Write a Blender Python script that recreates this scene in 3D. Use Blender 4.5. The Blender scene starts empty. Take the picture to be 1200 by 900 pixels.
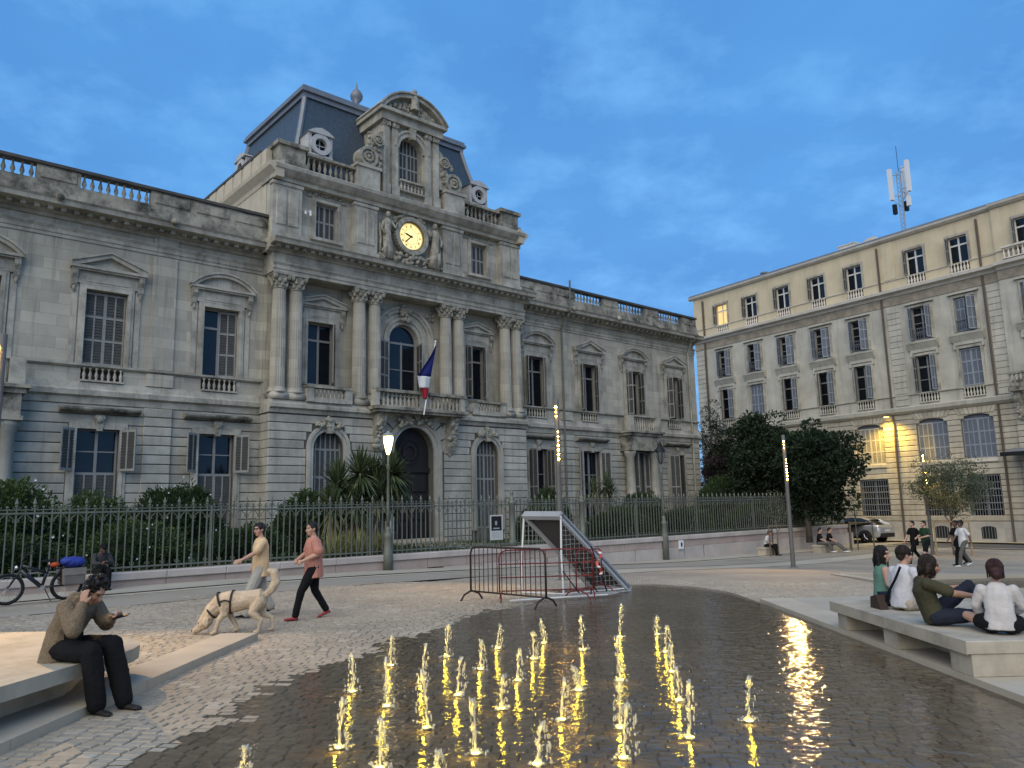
import bpy, bmesh, math, random
from mathutils import Vector, Matrix, noise as mnoise
random.seed(7)
PI = math.pi
scene = bpy.context.scene
COL = scene.collection

# ------------------------------------------------------------------ camera
CAM_H = 1.87
PITCH, ROLL = math.radians(9.16), math.radians(-1.31)
_f = Vector((0, math.cos(PITCH), math.sin(PITCH)))
_u = Vector((0, -math.sin(PITCH), math.cos(PITCH)))
_r = Vector((1, 0, 0))
_r2 = _r * math.cos(ROLL) + _u * math.sin(ROLL)
_u2 = -_r * math.sin(ROLL) + _u * math.cos(ROLL)
cam_data = bpy.data.cameras.new('camera')
cam = bpy.data.objects.new('camera', cam_data)
COL.objects.link(cam)
cam_data.sensor_width = 36.0
cam_data.lens = 27.0
cam_data.clip_start = 0.05
cam_data.clip_end = 4000
m = Matrix.Identity(4)
for i in range(3):
    m[i][0] = _r2[i]; m[i][1] = _u2[i]; m[i][2] = -_f[i]
m[2][3] = CAM_H
cam.matrix_world = m
scene.camera = cam

# ------------------------------------------------------------------ sky and sun (dusk, soft sun lamp set high behind, added as skylight)
SUN_EL, SUN_AZ = math.radians(42.0), math.radians(250.0)     # azimuth counter-clockwise from +X
world = bpy.data.worlds.new('World')
scene.world = world
world.use_nodes = True
wn, wl = world.node_tree.nodes, world.node_tree.links
wn.clear()
w_out = wn.new('ShaderNodeOutputWorld')
w_bg = wn.new('ShaderNodeBackground')
w_sky = wn.new('ShaderNodeTexSky')
w_sky.sky_type = 'NISHITA'
w_sky.sun_disc = False
w_sky.sun_elevation = SUN_EL
w_sky.sun_rotation = PI / 2 - SUN_AZ
w_sky.altitude = 100
w_sky.air_density = 1.0
w_sky.dust_density = 0.6
w_sky.ozone_density = 2.0
w_bg.inputs['Strength'].default_value = 0.15
# broken cloud cover: noise stretched over a flat cloud deck
w_tc = wn.new('ShaderNodeTexCoord')
w_sep = wn.new('ShaderNodeSeparateXYZ')
wl.new(w_tc.outputs['Generated'], w_sep.inputs[0])
def wmath(op, a, b=None, clamp=False):
    n = wn.new('ShaderNodeMath'); n.operation = op; n.use_clamp = clamp
    for i, v in enumerate((a, b)):
        if v is None: continue
        if isinstance(v, (int, float)): n.inputs[i].default_value = v
        else: wl.new(v, n.inputs[i])
    return n.outputs[0]
zc = wmath('ADD', wmath('MAXIMUM', w_sep.outputs['Z'], 0.0), 0.22)
cx = wmath('DIVIDE', w_sep.outputs['X'], zc)
cy = wmath('DIVIDE', w_sep.outputs['Y'], zc)
w_cmb = wn.new('ShaderNodeCombineXYZ')
wl.new(cx, w_cmb.inputs[0]); wl.new(cy, w_cmb.inputs[1])
def wnoise(scale, detail, rough, off):
    mp = wn.new('ShaderNodeMapping'); mp.inputs['Location'].default_value = off
    wl.new(w_cmb.outputs[0], mp.inputs['Vector'])
    n = wn.new('ShaderNodeTexNoise'); n.inputs['Scale'].default_value = scale
    n.inputs['Detail'].default_value = detail; n.inputs['Roughness'].default_value = rough
    wl.new(mp.outputs[0], n.inputs['Vector'])
    return n.outputs['Fac']
def wramp(fac, stops):
    r = wn.new('ShaderNodeValToRGB')
    el = r.color_ramp.elements
    while len(el) < len(stops): el.new(0.5)
    for e, (p, c) in zip(el, stops):
        e.position = p; e.color = c if len(c) == 4 else (*c, 1)
    wl.new(fac, r.inputs[0]); return r.outputs[0]
big = wnoise(1.3, 5, 0.55, (3.1, 1.7, 0))
small = wnoise(4.2, 6, 0.6, (7.3, 2.2, 0))
cover = wramp(big, [(0.36, (0.0,) * 3), (0.66, (1.0,) * 3)])
puff = wramp(small, [(0.47, (0.0,) * 3), (0.74, (1.0,) * 3)])
# the deck of the photograph: soft even blue, with darker and lighter drifts
mixa = wn.new('ShaderNodeMix'); mixa.data_type = 'RGBA'
mixa.inputs[6].default_value = SKY_A = (0.36, 1.38, 3.4, 1)
mixa.inputs[7].default_value = SKY_B = (0.50, 1.78, 3.95, 1)
wl.new(cover, mixa.inputs[0])
mixb = wn.new('ShaderNodeMix'); mixb.data_type = 'RGBA'
wl.new(wmath('MULTIPLY', puff, 0.75), mixb.inputs[0])
wl.new(mixa.outputs[2], mixb.inputs[6])
mixb.inputs[7].default_value = (0.95, 2.6, 4.9, 1)
# clear sky shows through the deck
mixc = wn.new('ShaderNodeMix'); mixc.data_type = 'RGBA'
mixc.inputs[0].default_value = 0.88
wl.new(w_sky.outputs[0], mixc.inputs[6])
wl.new(mixb.outputs[2], mixc.inputs[7])
wl.new(mixc.outputs[2], w_bg.inputs['Color'])
wl.new(w_bg.outputs[0], w_out.inputs[0])

sun_data = bpy.data.lights.new('sun', 'SUN')
sun_data.energy = 2.0
sun_data.angle = math.radians(75)
sun_data.color = (1.0, 0.86, 0.62)
sun = bpy.data.objects.new('sun', sun_data)
COL.objects.link(sun)
_sel = SUN_EL
_sd = Vector((math.cos(SUN_AZ) * math.cos(_sel), math.sin(SUN_AZ) * math.cos(_sel), math.sin(_sel)))
sun.rotation_euler = _sd.to_track_quat('Z', 'Y').to_euler()

scene.view_settings.view_transform = 'Standard'
scene.view_settings.look = 'None'
scene.view_settings.exposure = 0.5
scene.view_settings.gamma = 1.0
scene.view_settings.use_curve_mapping = False
scene.render.engine = 'CYCLES'
scene.cycles.max_bounces = 6
scene.cycles.transparent_max_bounces = 12
scene.cycles.use_denoising = True
scene.cycles.caustics_reflective = False
scene.cycles.caustics_refractive = False
scene.cycles.sample_clamp_indirect = 4.0

# ------------------------------------------------------------------ frames of reference
AZ = math.radians(41.35)
DX = Vector((math.cos(AZ), math.sin(AZ), 0)); NN = Vector((math.sin(AZ), -math.cos(AZ), 0))
B0 = Vector((-5.377, 37.193, 0))
def uw(u, w, z=0.0):                      # u along the palace front, w out from it
    p = B0 + DX * u + NN * w; return Vector((p.x, p.y, z))
AR = math.radians(124.78)
PR = Vector((29.3, 46.8, 0))
_SS = [-400, 14, 18.7, 24.4, 30, 33, 36, 50, 70, 4000]
_ZZ = [0, 0, -.1, -.28, -.56, -.66, -.72, -.88, -.95, -.95]
def gz(x, y):                             # height of the square's ground
    s = .55 * x + .83 * y
    for i in range(len(_SS) - 1):
        if s <= _SS[i + 1]:
            t = (s - _SS[i]) / (_SS[i + 1] - _SS[i]); return _ZZ[i] + t * (_ZZ[i + 1] - _ZZ[i])
    return _ZZ[-1]

# ------------------------------------------------------------------ mesh helpers
class MB:
    def __init__(s): s.v = []; s.f = []
    def quad(s, a, b, c, d):
        n = len(s.v); s.v += [tuple(a), tuple(b), tuple(c), tuple(d)]; s.f.append((n, n + 1, n + 2, n + 3)); return s
    def poly(s, pts):
        n = len(s.v); s.v += [tuple(p) for p in pts]; s.f.append(tuple(range(n, n + len(pts)))); return s
    def box(s, x0, y0, z0, x1, y1, z1):
        if x0 > x1: x0, x1 = x1, x0
        if y0 > y1: y0, y1 = y1, y0
        if z0 > z1: z0, z1 = z1, z0
        n = len(s.v)
        s.v += [(x0,y0,z0),(x1,y0,z0),(x1,y1,z0),(x0,y1,z0),(x0,y0,z1),(x1,y0,z1),(x1,y1,z1),(x0,y1,z1)]
        for f in ((0,3,2,1),(4,5,6,7),(0,1,5,4),(1,2,6,5),(2,3,7,6),(3,0,4,7)): s.f.append(tuple(n + i for i in f))
        return s
    def cbox(s, x0, y0, z0, x1, y1, z1, c=0.02):      # box with chamfered front (-y) edges
        n = len(s.v)
        for y, k in ((y1, 0), (y0 + c, 0), (y0, c)):
            s.v += [(x0 + k, y, z0 + k), (x1 - k, y, z0 + k), (x1 - k, y, z1 - k), (x0 + k, y, z1 - k)]
        s.f.append((n + 8, n + 9, n + 10, n + 11))
        for a in (0, 4):
            for i in range(4):
                j = (i + 1) % 4; s.f.append((n + a + i, n + a + j, n + a + 4 + j, n + a + 4 + i))
        s.f.append((n + 3, n + 2, n + 1, n)); return s
    def prism(s, pts, axis, a, b, cap=True):          # 2D profile swept along an axis; pts = (p, q)
        n = len(s.v); k = len(pts)
        def P(p, q, t):
            return (t, p, q) if axis == 'x' else (p, t, q) if axis == 'y' else (p, q, t)
        s.v += [P(p, q, a) for p, q in pts] + [P(p, q, b) for p, q in pts]
        for i in range(k):
            j = (i + 1) % k; s.f.append((n + i, n + j, n + k + j, n + k + i))
        if cap: s.f.append(tuple(range(n + k - 1, n - 1, -1))); s.f.append(tuple(range(n + k, n + 2 * k)))
        return s
    def lathe(s, prof, cx=0, cy=0, cz=0, seg=12, axis='z'):   # prof = (radius, height)
        n = len(s.v); k = len(prof)
        for i in range(seg):
            a = 2 * PI * i / seg; c, sn = math.cos(a), math.sin(a)
            for r, h in prof:
                if axis == 'z': s.v.append((cx + r * c, cy + r * sn, cz + h))
                elif axis == 'y': s.v.append((cx + r * c, cy + h, cz + r * sn))
                else: s.v.append((cx + h, cy + r * c, cz + r * sn))
        for i in range(seg):
            j = (i + 1) % seg
            for q in range(k - 1):
                s.f.append((n + i * k + q, n + j * k + q, n + j * k + q + 1, n + i * k + q + 1))
        if prof[0][0] > 1e-6: s.f.append(tuple(n + i * k for i in range(seg - 1, -1, -1)))
        if prof[-1][0] > 1e-6: s.f.append(tuple(n + i * k + k - 1 for i in range(seg)))
        return s
    def tube(s, pts, rad, seg=6, cap=True):
        pts = [Vector(p) for p in pts]; n = len(s.v); k = len(pts)
        rads = rad if isinstance(rad, (list, tuple)) else [rad] * k
        up = None
        for i, p in enumerate(pts):
            d = (pts[min(i + 1, k - 1)] - pts[max(i - 1, 0)])
            if d.length < 1e-9: d = Vector((0, 0, 1))
            d.normalize()
            if up is None:
                up = Vector((0, 0, 1)) if abs(d.z) < 0.9 else Vector((1, 0, 0))
            a = d.cross(up)
            if a.length < 1e-4: a = d.cross(Vector((0.3, 0.9, 0.1)))
            a.normalize(); b = a.cross(d); up = b
            for q in range(seg):
                t = 2 * PI * q / seg
                s.v.append(tuple(p + (a * math.cos(t) + b * math.sin(t)) * rads[i]))
        for i in range(k - 1):
            for q in range(seg):
                w = (q + 1) % seg
                s.f.append((n + i * seg + q, n + i * seg + w, n + (i + 1) * seg + w, n + (i + 1) * seg + q))
        if cap:
            s.f.append(tuple(n + q for q in range(seg - 1, -1, -1)))
            s.f.append(tuple(n + (k - 1) * seg + q for q in range(seg)))
        return s
    def ball(s, c, r, seg=10, rings=6):
        rx, ry, rz = (r, r, r) if isinstance(r, (int, float)) else r
        n = len(s.v); s.v.append((c[0], c[1], c[2] - rz))
        for i in range(1, rings):
            t = -PI / 2 + PI * i / rings
            for q in range(seg):
                a = 2 * PI * q / seg
                s.v.append((c[0] + rx * math.cos(t) * math.cos(a), c[1] + ry * math.cos(t) * math.sin(a), c[2] + rz * math.sin(t)))
        s.v.append((c[0], c[1], c[2] + rz)); last = len(s.v) - 1
        for q in range(seg):
            w = (q + 1) % seg
            s.f.append((n, n + 1 + w, n + 1 + q)); s.f.append((last, last - seg + q, last - seg + w))
        for i in range(rings - 2):
            for q in range(seg):
                w = (q + 1) % seg; a = n + 1 + i * seg
                s.f.append((a + q, a + w, a + seg + w, a + seg + q))
        return s
    def arch(s, c, half, zs, ztop, y0, y1, rise=None, seg=12, u0=None, u1=None):   # filling above an arched opening
        rise = half if rise is None else rise
        u0 = c - half if u0 is None else u0; u1 = c + half if u1 is None else u1
        for i in range(seg):
            a, b = PI - PI * i / seg, PI - PI * (i + 1) / seg
            xa, za, xb, zb = c + half * math.cos(a), zs + rise * math.sin(a), c + half * math.cos(b), zs + rise * math.sin(b)
            s.prism([(xa, za), (xb, zb), (xb, ztop), (xa, ztop)], 'y', y0, y1)
        return s
    def ring(s, c, zc, r0, r1, y0, y1, a0=0, a1=PI, seg=14, e=1.0):  # flat arched band in the x-z plane
        for i in range(seg):
            a, b = a0 + (a1 - a0) * i / seg, a0 + (a1 - a0) * (i + 1) / seg
            P = lambda r, t: (c + r * math.cos(t), zc + r * e * math.sin(t))
            s.prism([P(r0, a), P(r1, a), P(r1, b), P(r0, b)], 'y', y0, y1)
        return s
    def mesh(s, name, smooth=False):
        me = bpy.data.meshes.new(name); me.from_pydata(s.v, [], s.f); me.update()
        bm = bmesh.new(); bm.from_mesh(me); bmesh.ops.recalc_face_normals(bm, faces=bm.faces); bm.to_mesh(me); bm.free()
        if smooth:
            for p in me.polygons: p.use_smooth = True
        return me
    def build(s, name, mat, parent=None, smooth=False, loc=None):
        me = s.mesh(name, smooth)
        if mat: me.materials.append(mat)
        return put(name, me, parent, loc)

def put(name, me, parent=None, loc=None, rz=0.0, scale=None):
    o = bpy.data.objects.new(name, me); COL.objects.link(o)
    if parent: o.parent = parent
    if loc is not None: o.location = loc
    if rz: o.rotation_euler = (0, 0, rz)
    if scale is not None: o.scale = scale
    return o
def empty(name, loc=(0, 0, 0), rz=0.0, parent=None):
    o = put(name, None, parent, loc, rz); o.empty_display_size = 0.2; return o
def tag(o, label=None, cat=None, group=None, kind=None):
    if label: o['label'] = label
    if cat: o['category'] = cat
    if group: o['group'] = group
    if kind: o['kind'] = kind
    return o
def copy_tree(o, parent=None):
    c = o.copy(); COL.objects.link(c); c.parent = parent
    for ch in list(o.children): copy_tree(ch, c)
    return c

# ------------------------------------------------------------------ materials
MATS = {}
def mat(name, col, rough=0.8, metal=0.0, var=0.0, vscale=3.0, bump=0.0, bscale=20.0, streak=0.0, dark=None, dark_amt=0.0,
        dscale=1.5, spec=0.3, emit=None, estr=0.0, joints=None, trans=0.0, coat=0.0, orand=0.0):
    if name in MATS: return MATS[name]
    M = bpy.data.materials.new(name); M.use_nodes = True; MATS[name] = M
    N, L = M.node_tree.nodes, M.node_tree.links
    P = N['Principled BSDF']
    P.inputs['Roughness'].default_value = rough; P.inputs['Metallic'].default_value = metal
    P.inputs['Specular IOR Level'].default_value = spec
    P.inputs['Coat Weight'].default_value = coat
    P.inputs['Transmission Weight'].default_value = trans
    c = (*col, 1); P.inputs['Base Color'].default_value = c
    geo = N.new('ShaderNodeNewGeometry')
    cur = None
    def noi(scale, detail=5, rough=0.6, vec=None):
        n = N.new('ShaderNodeTexNoise'); n.inputs['Scale'].default_value = scale
        n.inputs['Detail'].default_value = detail; n.inputs['Roughness'].default_value = rough
        L.new(vec or geo.outputs['Position'], n.inputs['Vector']); return n.outputs['Fac']
    def rng(f, a, b, lo, hi):
        r = N.new('ShaderNodeMapRange'); L.new(f, r.inputs[0])
        r.inputs[1].default_value = a; r.inputs[2].default_value = b; r.inputs[3].default_value = lo; r.inputs[4].default_value = hi
        return r.outputs[0]
    def mixc(fac, a, b):
        x = N.new('ShaderNodeMix'); x.data_type = 'RGBA'
        if isinstance(fac, float): x.inputs[0].default_value = fac
        else: L.new(fac, x.inputs[0])
        for i, q in ((6, a), (7, b)):
            if isinstance(q, tuple): x.inputs[i].default_value = q
            else: L.new(q, x.inputs[i])
        return x.outputs[2]
    if var > 0:
        oi = N.new('ShaderNodeObjectInfo')
        lo = tuple(max(0, x * (1 - var)) for x in col) + (1,); hi = tuple(min(1, x * (1 + var)) for x in col) + (1,)
        cur = mixc(rng(noi(vscale), 0.3, 0.7, 0, 1), lo, hi)
    if joints:                                      # faint block joints and tone changes, (width, height)
        sep = N.new('ShaderNodeSeparateXYZ'); tc = N.new('ShaderNodeTexCoord'); L.new(tc.outputs['Object'], sep.inputs[0])
        cmb = N.new('ShaderNodeCombineXYZ'); L.new(sep.outputs[0], cmb.inputs[0]); L.new(sep.outputs[2], cmb.inputs[1])
        br = N.new('ShaderNodeTexBrick'); L.new(cmb.outputs[0], br.inputs['Vector'])
        br.inputs['Scale'].default_value = 1.0; br.inputs['Brick Width'].default_value = joints[0]; br.inputs['Row Height'].default_value = joints[1]
        br.inputs['Mortar Size'].default_value = 0.008; br.inputs['Color1'].default_value = (0.80, 0.79, 0.78, 1); br.inputs['Color2'].default_value = (1.10, 1.09, 1.05, 1)
        br.inputs['Mortar'].default_value = (0.72, 0.7, 0.68, 1); br.inputs['Bias'].default_value = 0.0
        x = N.new('ShaderNodeMix'); x.data_type = 'RGBA'; x.blend_type = 'MULTIPLY'; x.inputs[0].default_value = 1.0
        if cur is None: x.inputs[6].default_value = c
        else: L.new(cur, x.inputs[6])
        L.new(br.outputs['Color'], x.inputs[7]); cur = x.outputs[2]
    if streak > 0:
        mp = N.new('ShaderNodeMapping'); mp.inputs['Scale'].default_value = (2.2, 2.2, 0.16)
        L.new(geo.outputs['Position'], mp.inputs['Vector'])
        f = rng(noi(1.4, 6, 0.65, mp.outputs[0]), 0.52, 0.75, 0, streak)
        cur = mixc(f, cur or c, tuple(x * 0.33 for x in col) + (1,))
    if dark_amt > 0:
        f = rng(noi(dscale, 7, 0.7), 0.42, 0.66, 0, dark_amt)
        cur = mixc(f, cur or c, (*dark, 1))
    if orand > 0:                                   # every stone a little lighter or darker than its neighbour
        oi2 = N.new('ShaderNodeObjectInfo'); f = rng(oi2.outputs['Random'], 0, 1, 1 - orand, 1 + orand * .6)
        x = N.new('ShaderNodeMix'); x.data_type = 'RGBA'; x.blend_type = 'MULTIPLY'; x.inputs[0].default_value = 1.0
        if cur is None: x.inputs[6].default_value = c
        else: L.new(cur, x.inputs[6])
        L.new(f, x.inputs[7]); cur = x.outputs[2]
    if cur is not None: L.new(cur, P.inputs['Base Color'])
    if bump > 0:
        b = N.new('ShaderNodeBump'); b.inputs['Strength'].default_value = bump; b.inputs['Distance'].default_value = 0.02
        L.new(noi(bscale, 6, 0.6), b.inputs['Height']); L.new(b.outputs[0], P.inputs['Normal'])
    if emit: P.inputs['Emission Color'].default_value = (*emit, 1); P.inputs['Emission Strength'].default_value = estr
    return M

STONE = mat('limestone', (0.43, 0.405, 0.34), 0.9, var=0.2, vscale=0.9, streak=0.75, bump=0.35, bscale=9, dark=(0.10, 0.095, 0.08), dark_amt=0.6, dscale=1.1)
ASHLAR = mat('ashlar', (0.415, 0.392, 0.33), 0.9, var=0.18, vscale=0.7, streak=0.7, bump=0.2, bscale=9, joints=(1.15, 0.42))
RUST = mat('rusticated_stone', (0.43, 0.412, 0.352), 0.9, var=0.2, vscale=1.1, streak=0.5, bump=0.3, bscale=12, orand=.14, dark=(.15, .14, .12), dark_amt=.35, dscale=.8)
JOINT = mat('joint_stone', (0.11, 0.105, 0.09), 0.95, var=0.1)
WEATHER = mat('weathered_stone', (0.33, 0.31, 0.25), 0.95, var=0.25, vscale=1.5, streak=0.6, dark=(0.025, 0.024, 0.023), dark_amt=0.95, dscale=1.3, bump=0.4, bscale=10)
CARVED = mat('carved_stone', (0.36, 0.34, 0.275), 0.9, var=0.2, vscale=4, dark=(0.09, 0.085, 0.08), dark_amt=0.75, dscale=5, bump=0.5, bscale=14)
COPING = mat('soot_black_coping', (0.075, 0.072, 0.068), 0.95, var=0.35, vscale=1.6, bump=0.4, bscale=10)
SLATE = mat('slate', (0.046, 0.066, 0.088), 0.55, var=0.2, vscale=6, bump=0.3, bscale=18, spec=0.4)
ZINC = mat('zinc', (0.20, 0.215, 0.235), 0.5, 0.3, var=0.15, vscale=2)
GLASS = mat('window_glass', (0.010, 0.013, 0.018), 0.04, spec=0.4, var=0.1)
FRAME = mat('window_frame_paint', (0.24, 0.24, 0.235), 0.6, var=0.1)
SHUT = mat('shutter_paint', (0.25, 0.25, 0.235), 0.7, var=0.15, vscale=5)
SLATD = mat('shutter_slat_paint', (0.07, 0.072, 0.068), 0.8, var=0.15, vscale=5)
DOORM = mat('dark_door_wood', (0.018, 0.015, 0.015), 0.6, var=0.2, vscale=6)
IRON = mat('black_iron', (0.02, 0.021, 0.022), 0.5, 0.4)
GREY_IRON = mat('grey_green_iron', (0.14, 0.15, 0.125), 0.55, 0.2, var=0.2, vscale=3)
# ================================================================== the palace-like prefecture with its clock
PAL = empty('prefecture_building', B0, AZ)
tag(PAL, 'long grey stone palace with columned centre, lit clock and slate mansard roof behind the railing', 'building')
ZG = 0.2                                   # yard level at the walls
WC = [8.97, 13.34, 17.48, 21.63]           # window axes of each wing
PIECES = {}
def piece(name, key, make, matl, parent, loc=(0, 0, 0), rz=0.0, scale=None, smooth=False):
    if key not in PIECES:
        me = make().mesh(name, smooth); me.materials.append(matl); PIECES[key] = me
    return put(name, PIECES[key], parent, loc, rz, scale)

def baluster_mesh(h, r, seg=8):
    return MB().lathe([(r * .8, 0), (r * .8, h * .08), (r * .45, h * .12), (r, h * .34), (r * .9, h * .45), (r * .42, h * .72), (r * .42, h * .84), (r * .75, h * .9), (r * .75, h)], seg=seg)
def balustrade(u0, u1, z0, z1, y, parent, matl, n=None, r=None, name='balustrade', rail=True, rail_d=0.16, z_rail=0.12, thick=0.11):
    """a part: base and top rail, with each baluster under it"""
    m_ = MB()
    if rail:
        m_.box(u0, y - rail_d, z1 - z_rail, u1, y + rail_d, z1)
    m_.box(u0, y - thick, z0, u1, y + thick, z0 + 0.06)
    b = m_.build(name, matl, parent)
    h = z1 - z_rail - z0 - 0.06 if rail else z1 - z0 - 0.06
    r = r or h * .14
    n = n or max(2, int((u1 - u0) / (r * 2.9)))
    for i in range(n):
        piece('baluster', ('bal', round(h, 2), round(r, 3), matl.name), lambda: baluster_mesh(h, r), matl, b, (u0 + (u1 - u0) * (i + .5) / n, y, z0 + 0.06), smooth=True)
    return b

def wall_boxes(m_, u0, u1, z0, z1, y0, y1, holes):
    """holes: (ua, ub, za, zb)"""
    us = sorted({u0, u1, *[h[0] for h in holes], *[h[1] for h in holes]})
    us = [u for u in us if u0 <= u <= u1]
    for a, b in zip(us, us[1:]):
        c = (a + b) / 2
        hs = sorted([h for h in holes if h[0] < c < h[1]], key=lambda h: h[2])
        z = z0
        for h in hs:
            if h[2] > z: m_.box(a, y0, z, b, y1, h[2])
            z = max(z, h[3])
        if z < z1: m_.box(a, y0, z, b, y1, z1)

def louvre_leaf(parent, u0, u1, z0, z1, y, panels=3, cols=2, name='shutter', frame=None, slat=None, ang=0.0, hinge=None):
    """a shutter leaf: frame with recessed louvred panels; returned as a part/sub-part"""
    frame = frame or SHUT; slat = slat or SLATD
    w, h = u1 - u0, z1 - z0
    hx = u0 if hinge in (None, 'l') else u1
    m_ = MB(); st = min(0.055, w * .16)
    x0 = u0 - hx
    for k in range(cols + 1):
        xc = x0 + (w - st) * k / cols
        m_.box(xc, -0.02, 0, xc + st, 0.02, h)
    for k in range(panels + 1):
        zc = (h - 0.09) * k / panels
        m_.box(x0 + st * .5, -0.017, zc, x0 + w - st * .5, 0.017, zc + 0.09)
    o = m_.build(name, frame, parent, loc=(hx, y, z0))
    o.rotation_euler = (0, 0, ang)
    s_ = MB(); ns = max(8, int(h / 0.11))
    for k in range(ns):
        zc = h * (k + .5) / ns
        s_.quad((x0 + st * .4, -0.010, zc - h / ns * .5), (x0 + w - st * .4, -0.010, zc - h / ns * .5), (x0 + w - st * .4, 0.012, zc + h / ns * .45), (x0 + st * .4, 0.012, zc + h / ns * .45))
    so = s_.build('louvre_panel', slat, o)
    return o

def casement(parent, u0, u1, z0, z1, y, transom=None, bars=1, mull=True, fm=None, glass=None, name='window', arch=0.0):
    """window part with frame; the panes are its sub-parts"""
    fm = fm or FRAME; glass = glass or GLASS
    m_ = MB(); t = 0.065; c = (u0 + u1) / 2
    m_.box(u0, y - .03, z0, u0 + t, y + .05, z1); m_.box(u1 - t, y - .03, z0, u1, y + .05, z1)
    m_.box(u0 + t, y - .028, z0, u1 - t, y + .05, z0 + t)
    if not arch: m_.box(u0 + t, y - .028, z1 - t, u1 - t, y + .05, z1)
    if mull: m_.box(c - .05, y - .035, z0 + t, c + .05, y + .05, z1 - (0 if arch else t))
    if transom: m_.box(u0 + t, y - .032, transom - .05, u1 - t, y + .05, transom + .05)
    zt = transom or z1
    for k in range(1, bars + 1):
        zc = z0 + (zt - z0) * k / (bars + 1)
        m_.box(u0 + t, y - .018, zc - .022, u1 - t, y + .04, zc + .022)
    if arch: m_.ring(c, z1, (u1 - u0) / 2 - t, (u1 - u0) / 2, y - .03, y + .05)
    o = m_.build(name, fm, parent)
    zs = [z0] + ([transom] if transom else []) + [z1]
    for k, (a, b) in enumerate(zip(zs, zs[1:])):
        for (p, q) in (((u0 + .01, c), (c, u1 - .01)) if mull else ((u0 + .01, u1 - .01),)):
            tilt = random.uniform(-.012, .012)
            g = MB().quad((p, y + .02 + tilt, a), (q, y + .02 - tilt, a), (q, y + .02 - tilt, b), (p, y + .02 + tilt, b))
            g.build('pane', glass, o)
    if arch:
        r = (u1 - u0) / 2 - .02
        for a0, a1 in ((0, PI / 2), (PI / 2, PI)):
            pts = [(c, y + .02, z1)] + [(c + r * math.cos(a0 + (a1 - a0) * i / 8), y + .02, z1 + r * math.sin(a0 + (a1 - a0) * i / 8)) for i in range(9)]
            MB().poly(pts).build('pane', glass, o)
    return o

def moulding(prof, u0, u1, matl, name, parent, ret=None):
    """profile (out, z) swept along the front; y = -out"""
    return MB().prism([(-o, z) for o, z in prof], 'x', u0, u1).build(name, matl, parent)

def scroll_bracket(m_, u, w, z1, z0, out, y):
    pts = [(y, z1), (y - out, z1), (y - out, z1 - (z1 - z0) * .25), (y - out * .55, z1 - (z1 - z0) * .5), (y - out * .5, z1 - (z1 - z0) * .8), (y - out * .2, z0), (y, z0)]
    m_.prism(pts, 'x', u - w / 2, u + w / 2)

def pediment(parent, c, half, z0, apex, y, kind, out=0.32):
    """entablature, cornice and triangular or segmental pediment over a first-floor window"""
    p = empty('pediment', (c, y, 0), 0, parent)
    m_ = MB()
    m_.box(-half, -out, z0, half, 0, z0 + .10)                       # horizontal cornice
    m_.box(-half + .06, -out + .07, z0 - .07, half - .06, 0, z0)
    m_.build('cornice', STONE, p)
    rake = MB(); tym = MB()
    if kind == 'tri':
        ah = apex - z0 - .10
        for s in (-1, 1):
            rake.prism([(s * half, z0 + .102), (s * half, z0 + .19), (0, apex), (0, apex - .15), (s * (half - .28), z0 + .102)], 'y', -out - .004, 0)
            rake.prism([(s * half, z0 + .19), (s * (half - .02), z0 + .25), (0, apex + .07), (0, apex)], 'y', -out - .07, 0)
        tym.prism([(-half + .25, z0 + .1), (half - .25, z0 + .1), (0, apex - .13)], 'y', -out * .45, 0)
    else:
        H = apex - z0 - .08; R = (half * half + H * H) / (2 * H); zc = apex - R; a = math.asin(half / R)
        rake.ring(0, zc, R - .13, R, -out - .004, 0, PI / 2 - a, PI / 2 + a, 14)
        rake.ring(0, zc, R, R + .07, -out - .07, 0, PI / 2 - a, PI / 2 + a, 14)
        pts = [((R - .12) * math.sin(-a + 2 * a * i / 12), zc + (R - .12) * math.cos(-a + 2 * a * i / 12)) for i in range(13)]
        pts = [(x, max(z, z0 + .1)) for x, z in pts]
        tym.prism([(-half + .2, z0 + .1)] + pts[1:-1] + [(half - .2, z0 + .1)], 'y', -out * .45, 0)
    rake.build('raking_cornice', STONE, p); tym.build('tympanum', STONE, p)
    fr = MB().box(-half + .25, -.10, z0 - .55, half - .25, 0, z0 - .07); fr.box(-half + .55, -.12, z0 - .46, half - .55, -.09, z0 - .16)
    fr.build('frieze', STONE, p)
    for s in (-1, 1):
        b = MB(); scroll_bracket(b, s * (half - .17), .2, z0 - .07, z0 - .75, .24, 0)
        b.ball((s * (half - .17), -.16, z0 - .22), (.1, .1, .1), 8, 5); b.ball((s * (half - .17), -.1, z0 - .8), (.06, .07, .12), 8, 5)
        b.build('bracket', CARVED, p)
    return p

def window_surround(parent, u0, u1, z0, z1, y, t=.22, d=.09, name='surround'):
    m_ = MB()
    for k, (a, dd) in enumerate(((t, d), (t * .55, d + .035))):
        m_.box(u0 - a, y - dd, z0, u0 - (0 if k else t * .55), y, z1 + a); m_.box(u1 + (0 if k else t * .55), y - dd, z0, u1 + a, y, z1 + a)
        m_.box(u0 - (0 if k else t * .55), y - dd, z1 + (0 if k else t * .55), u1 + (0 if k else t * .55), y, z1 + a)
    return m_.build(name, STONE, parent)

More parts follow.
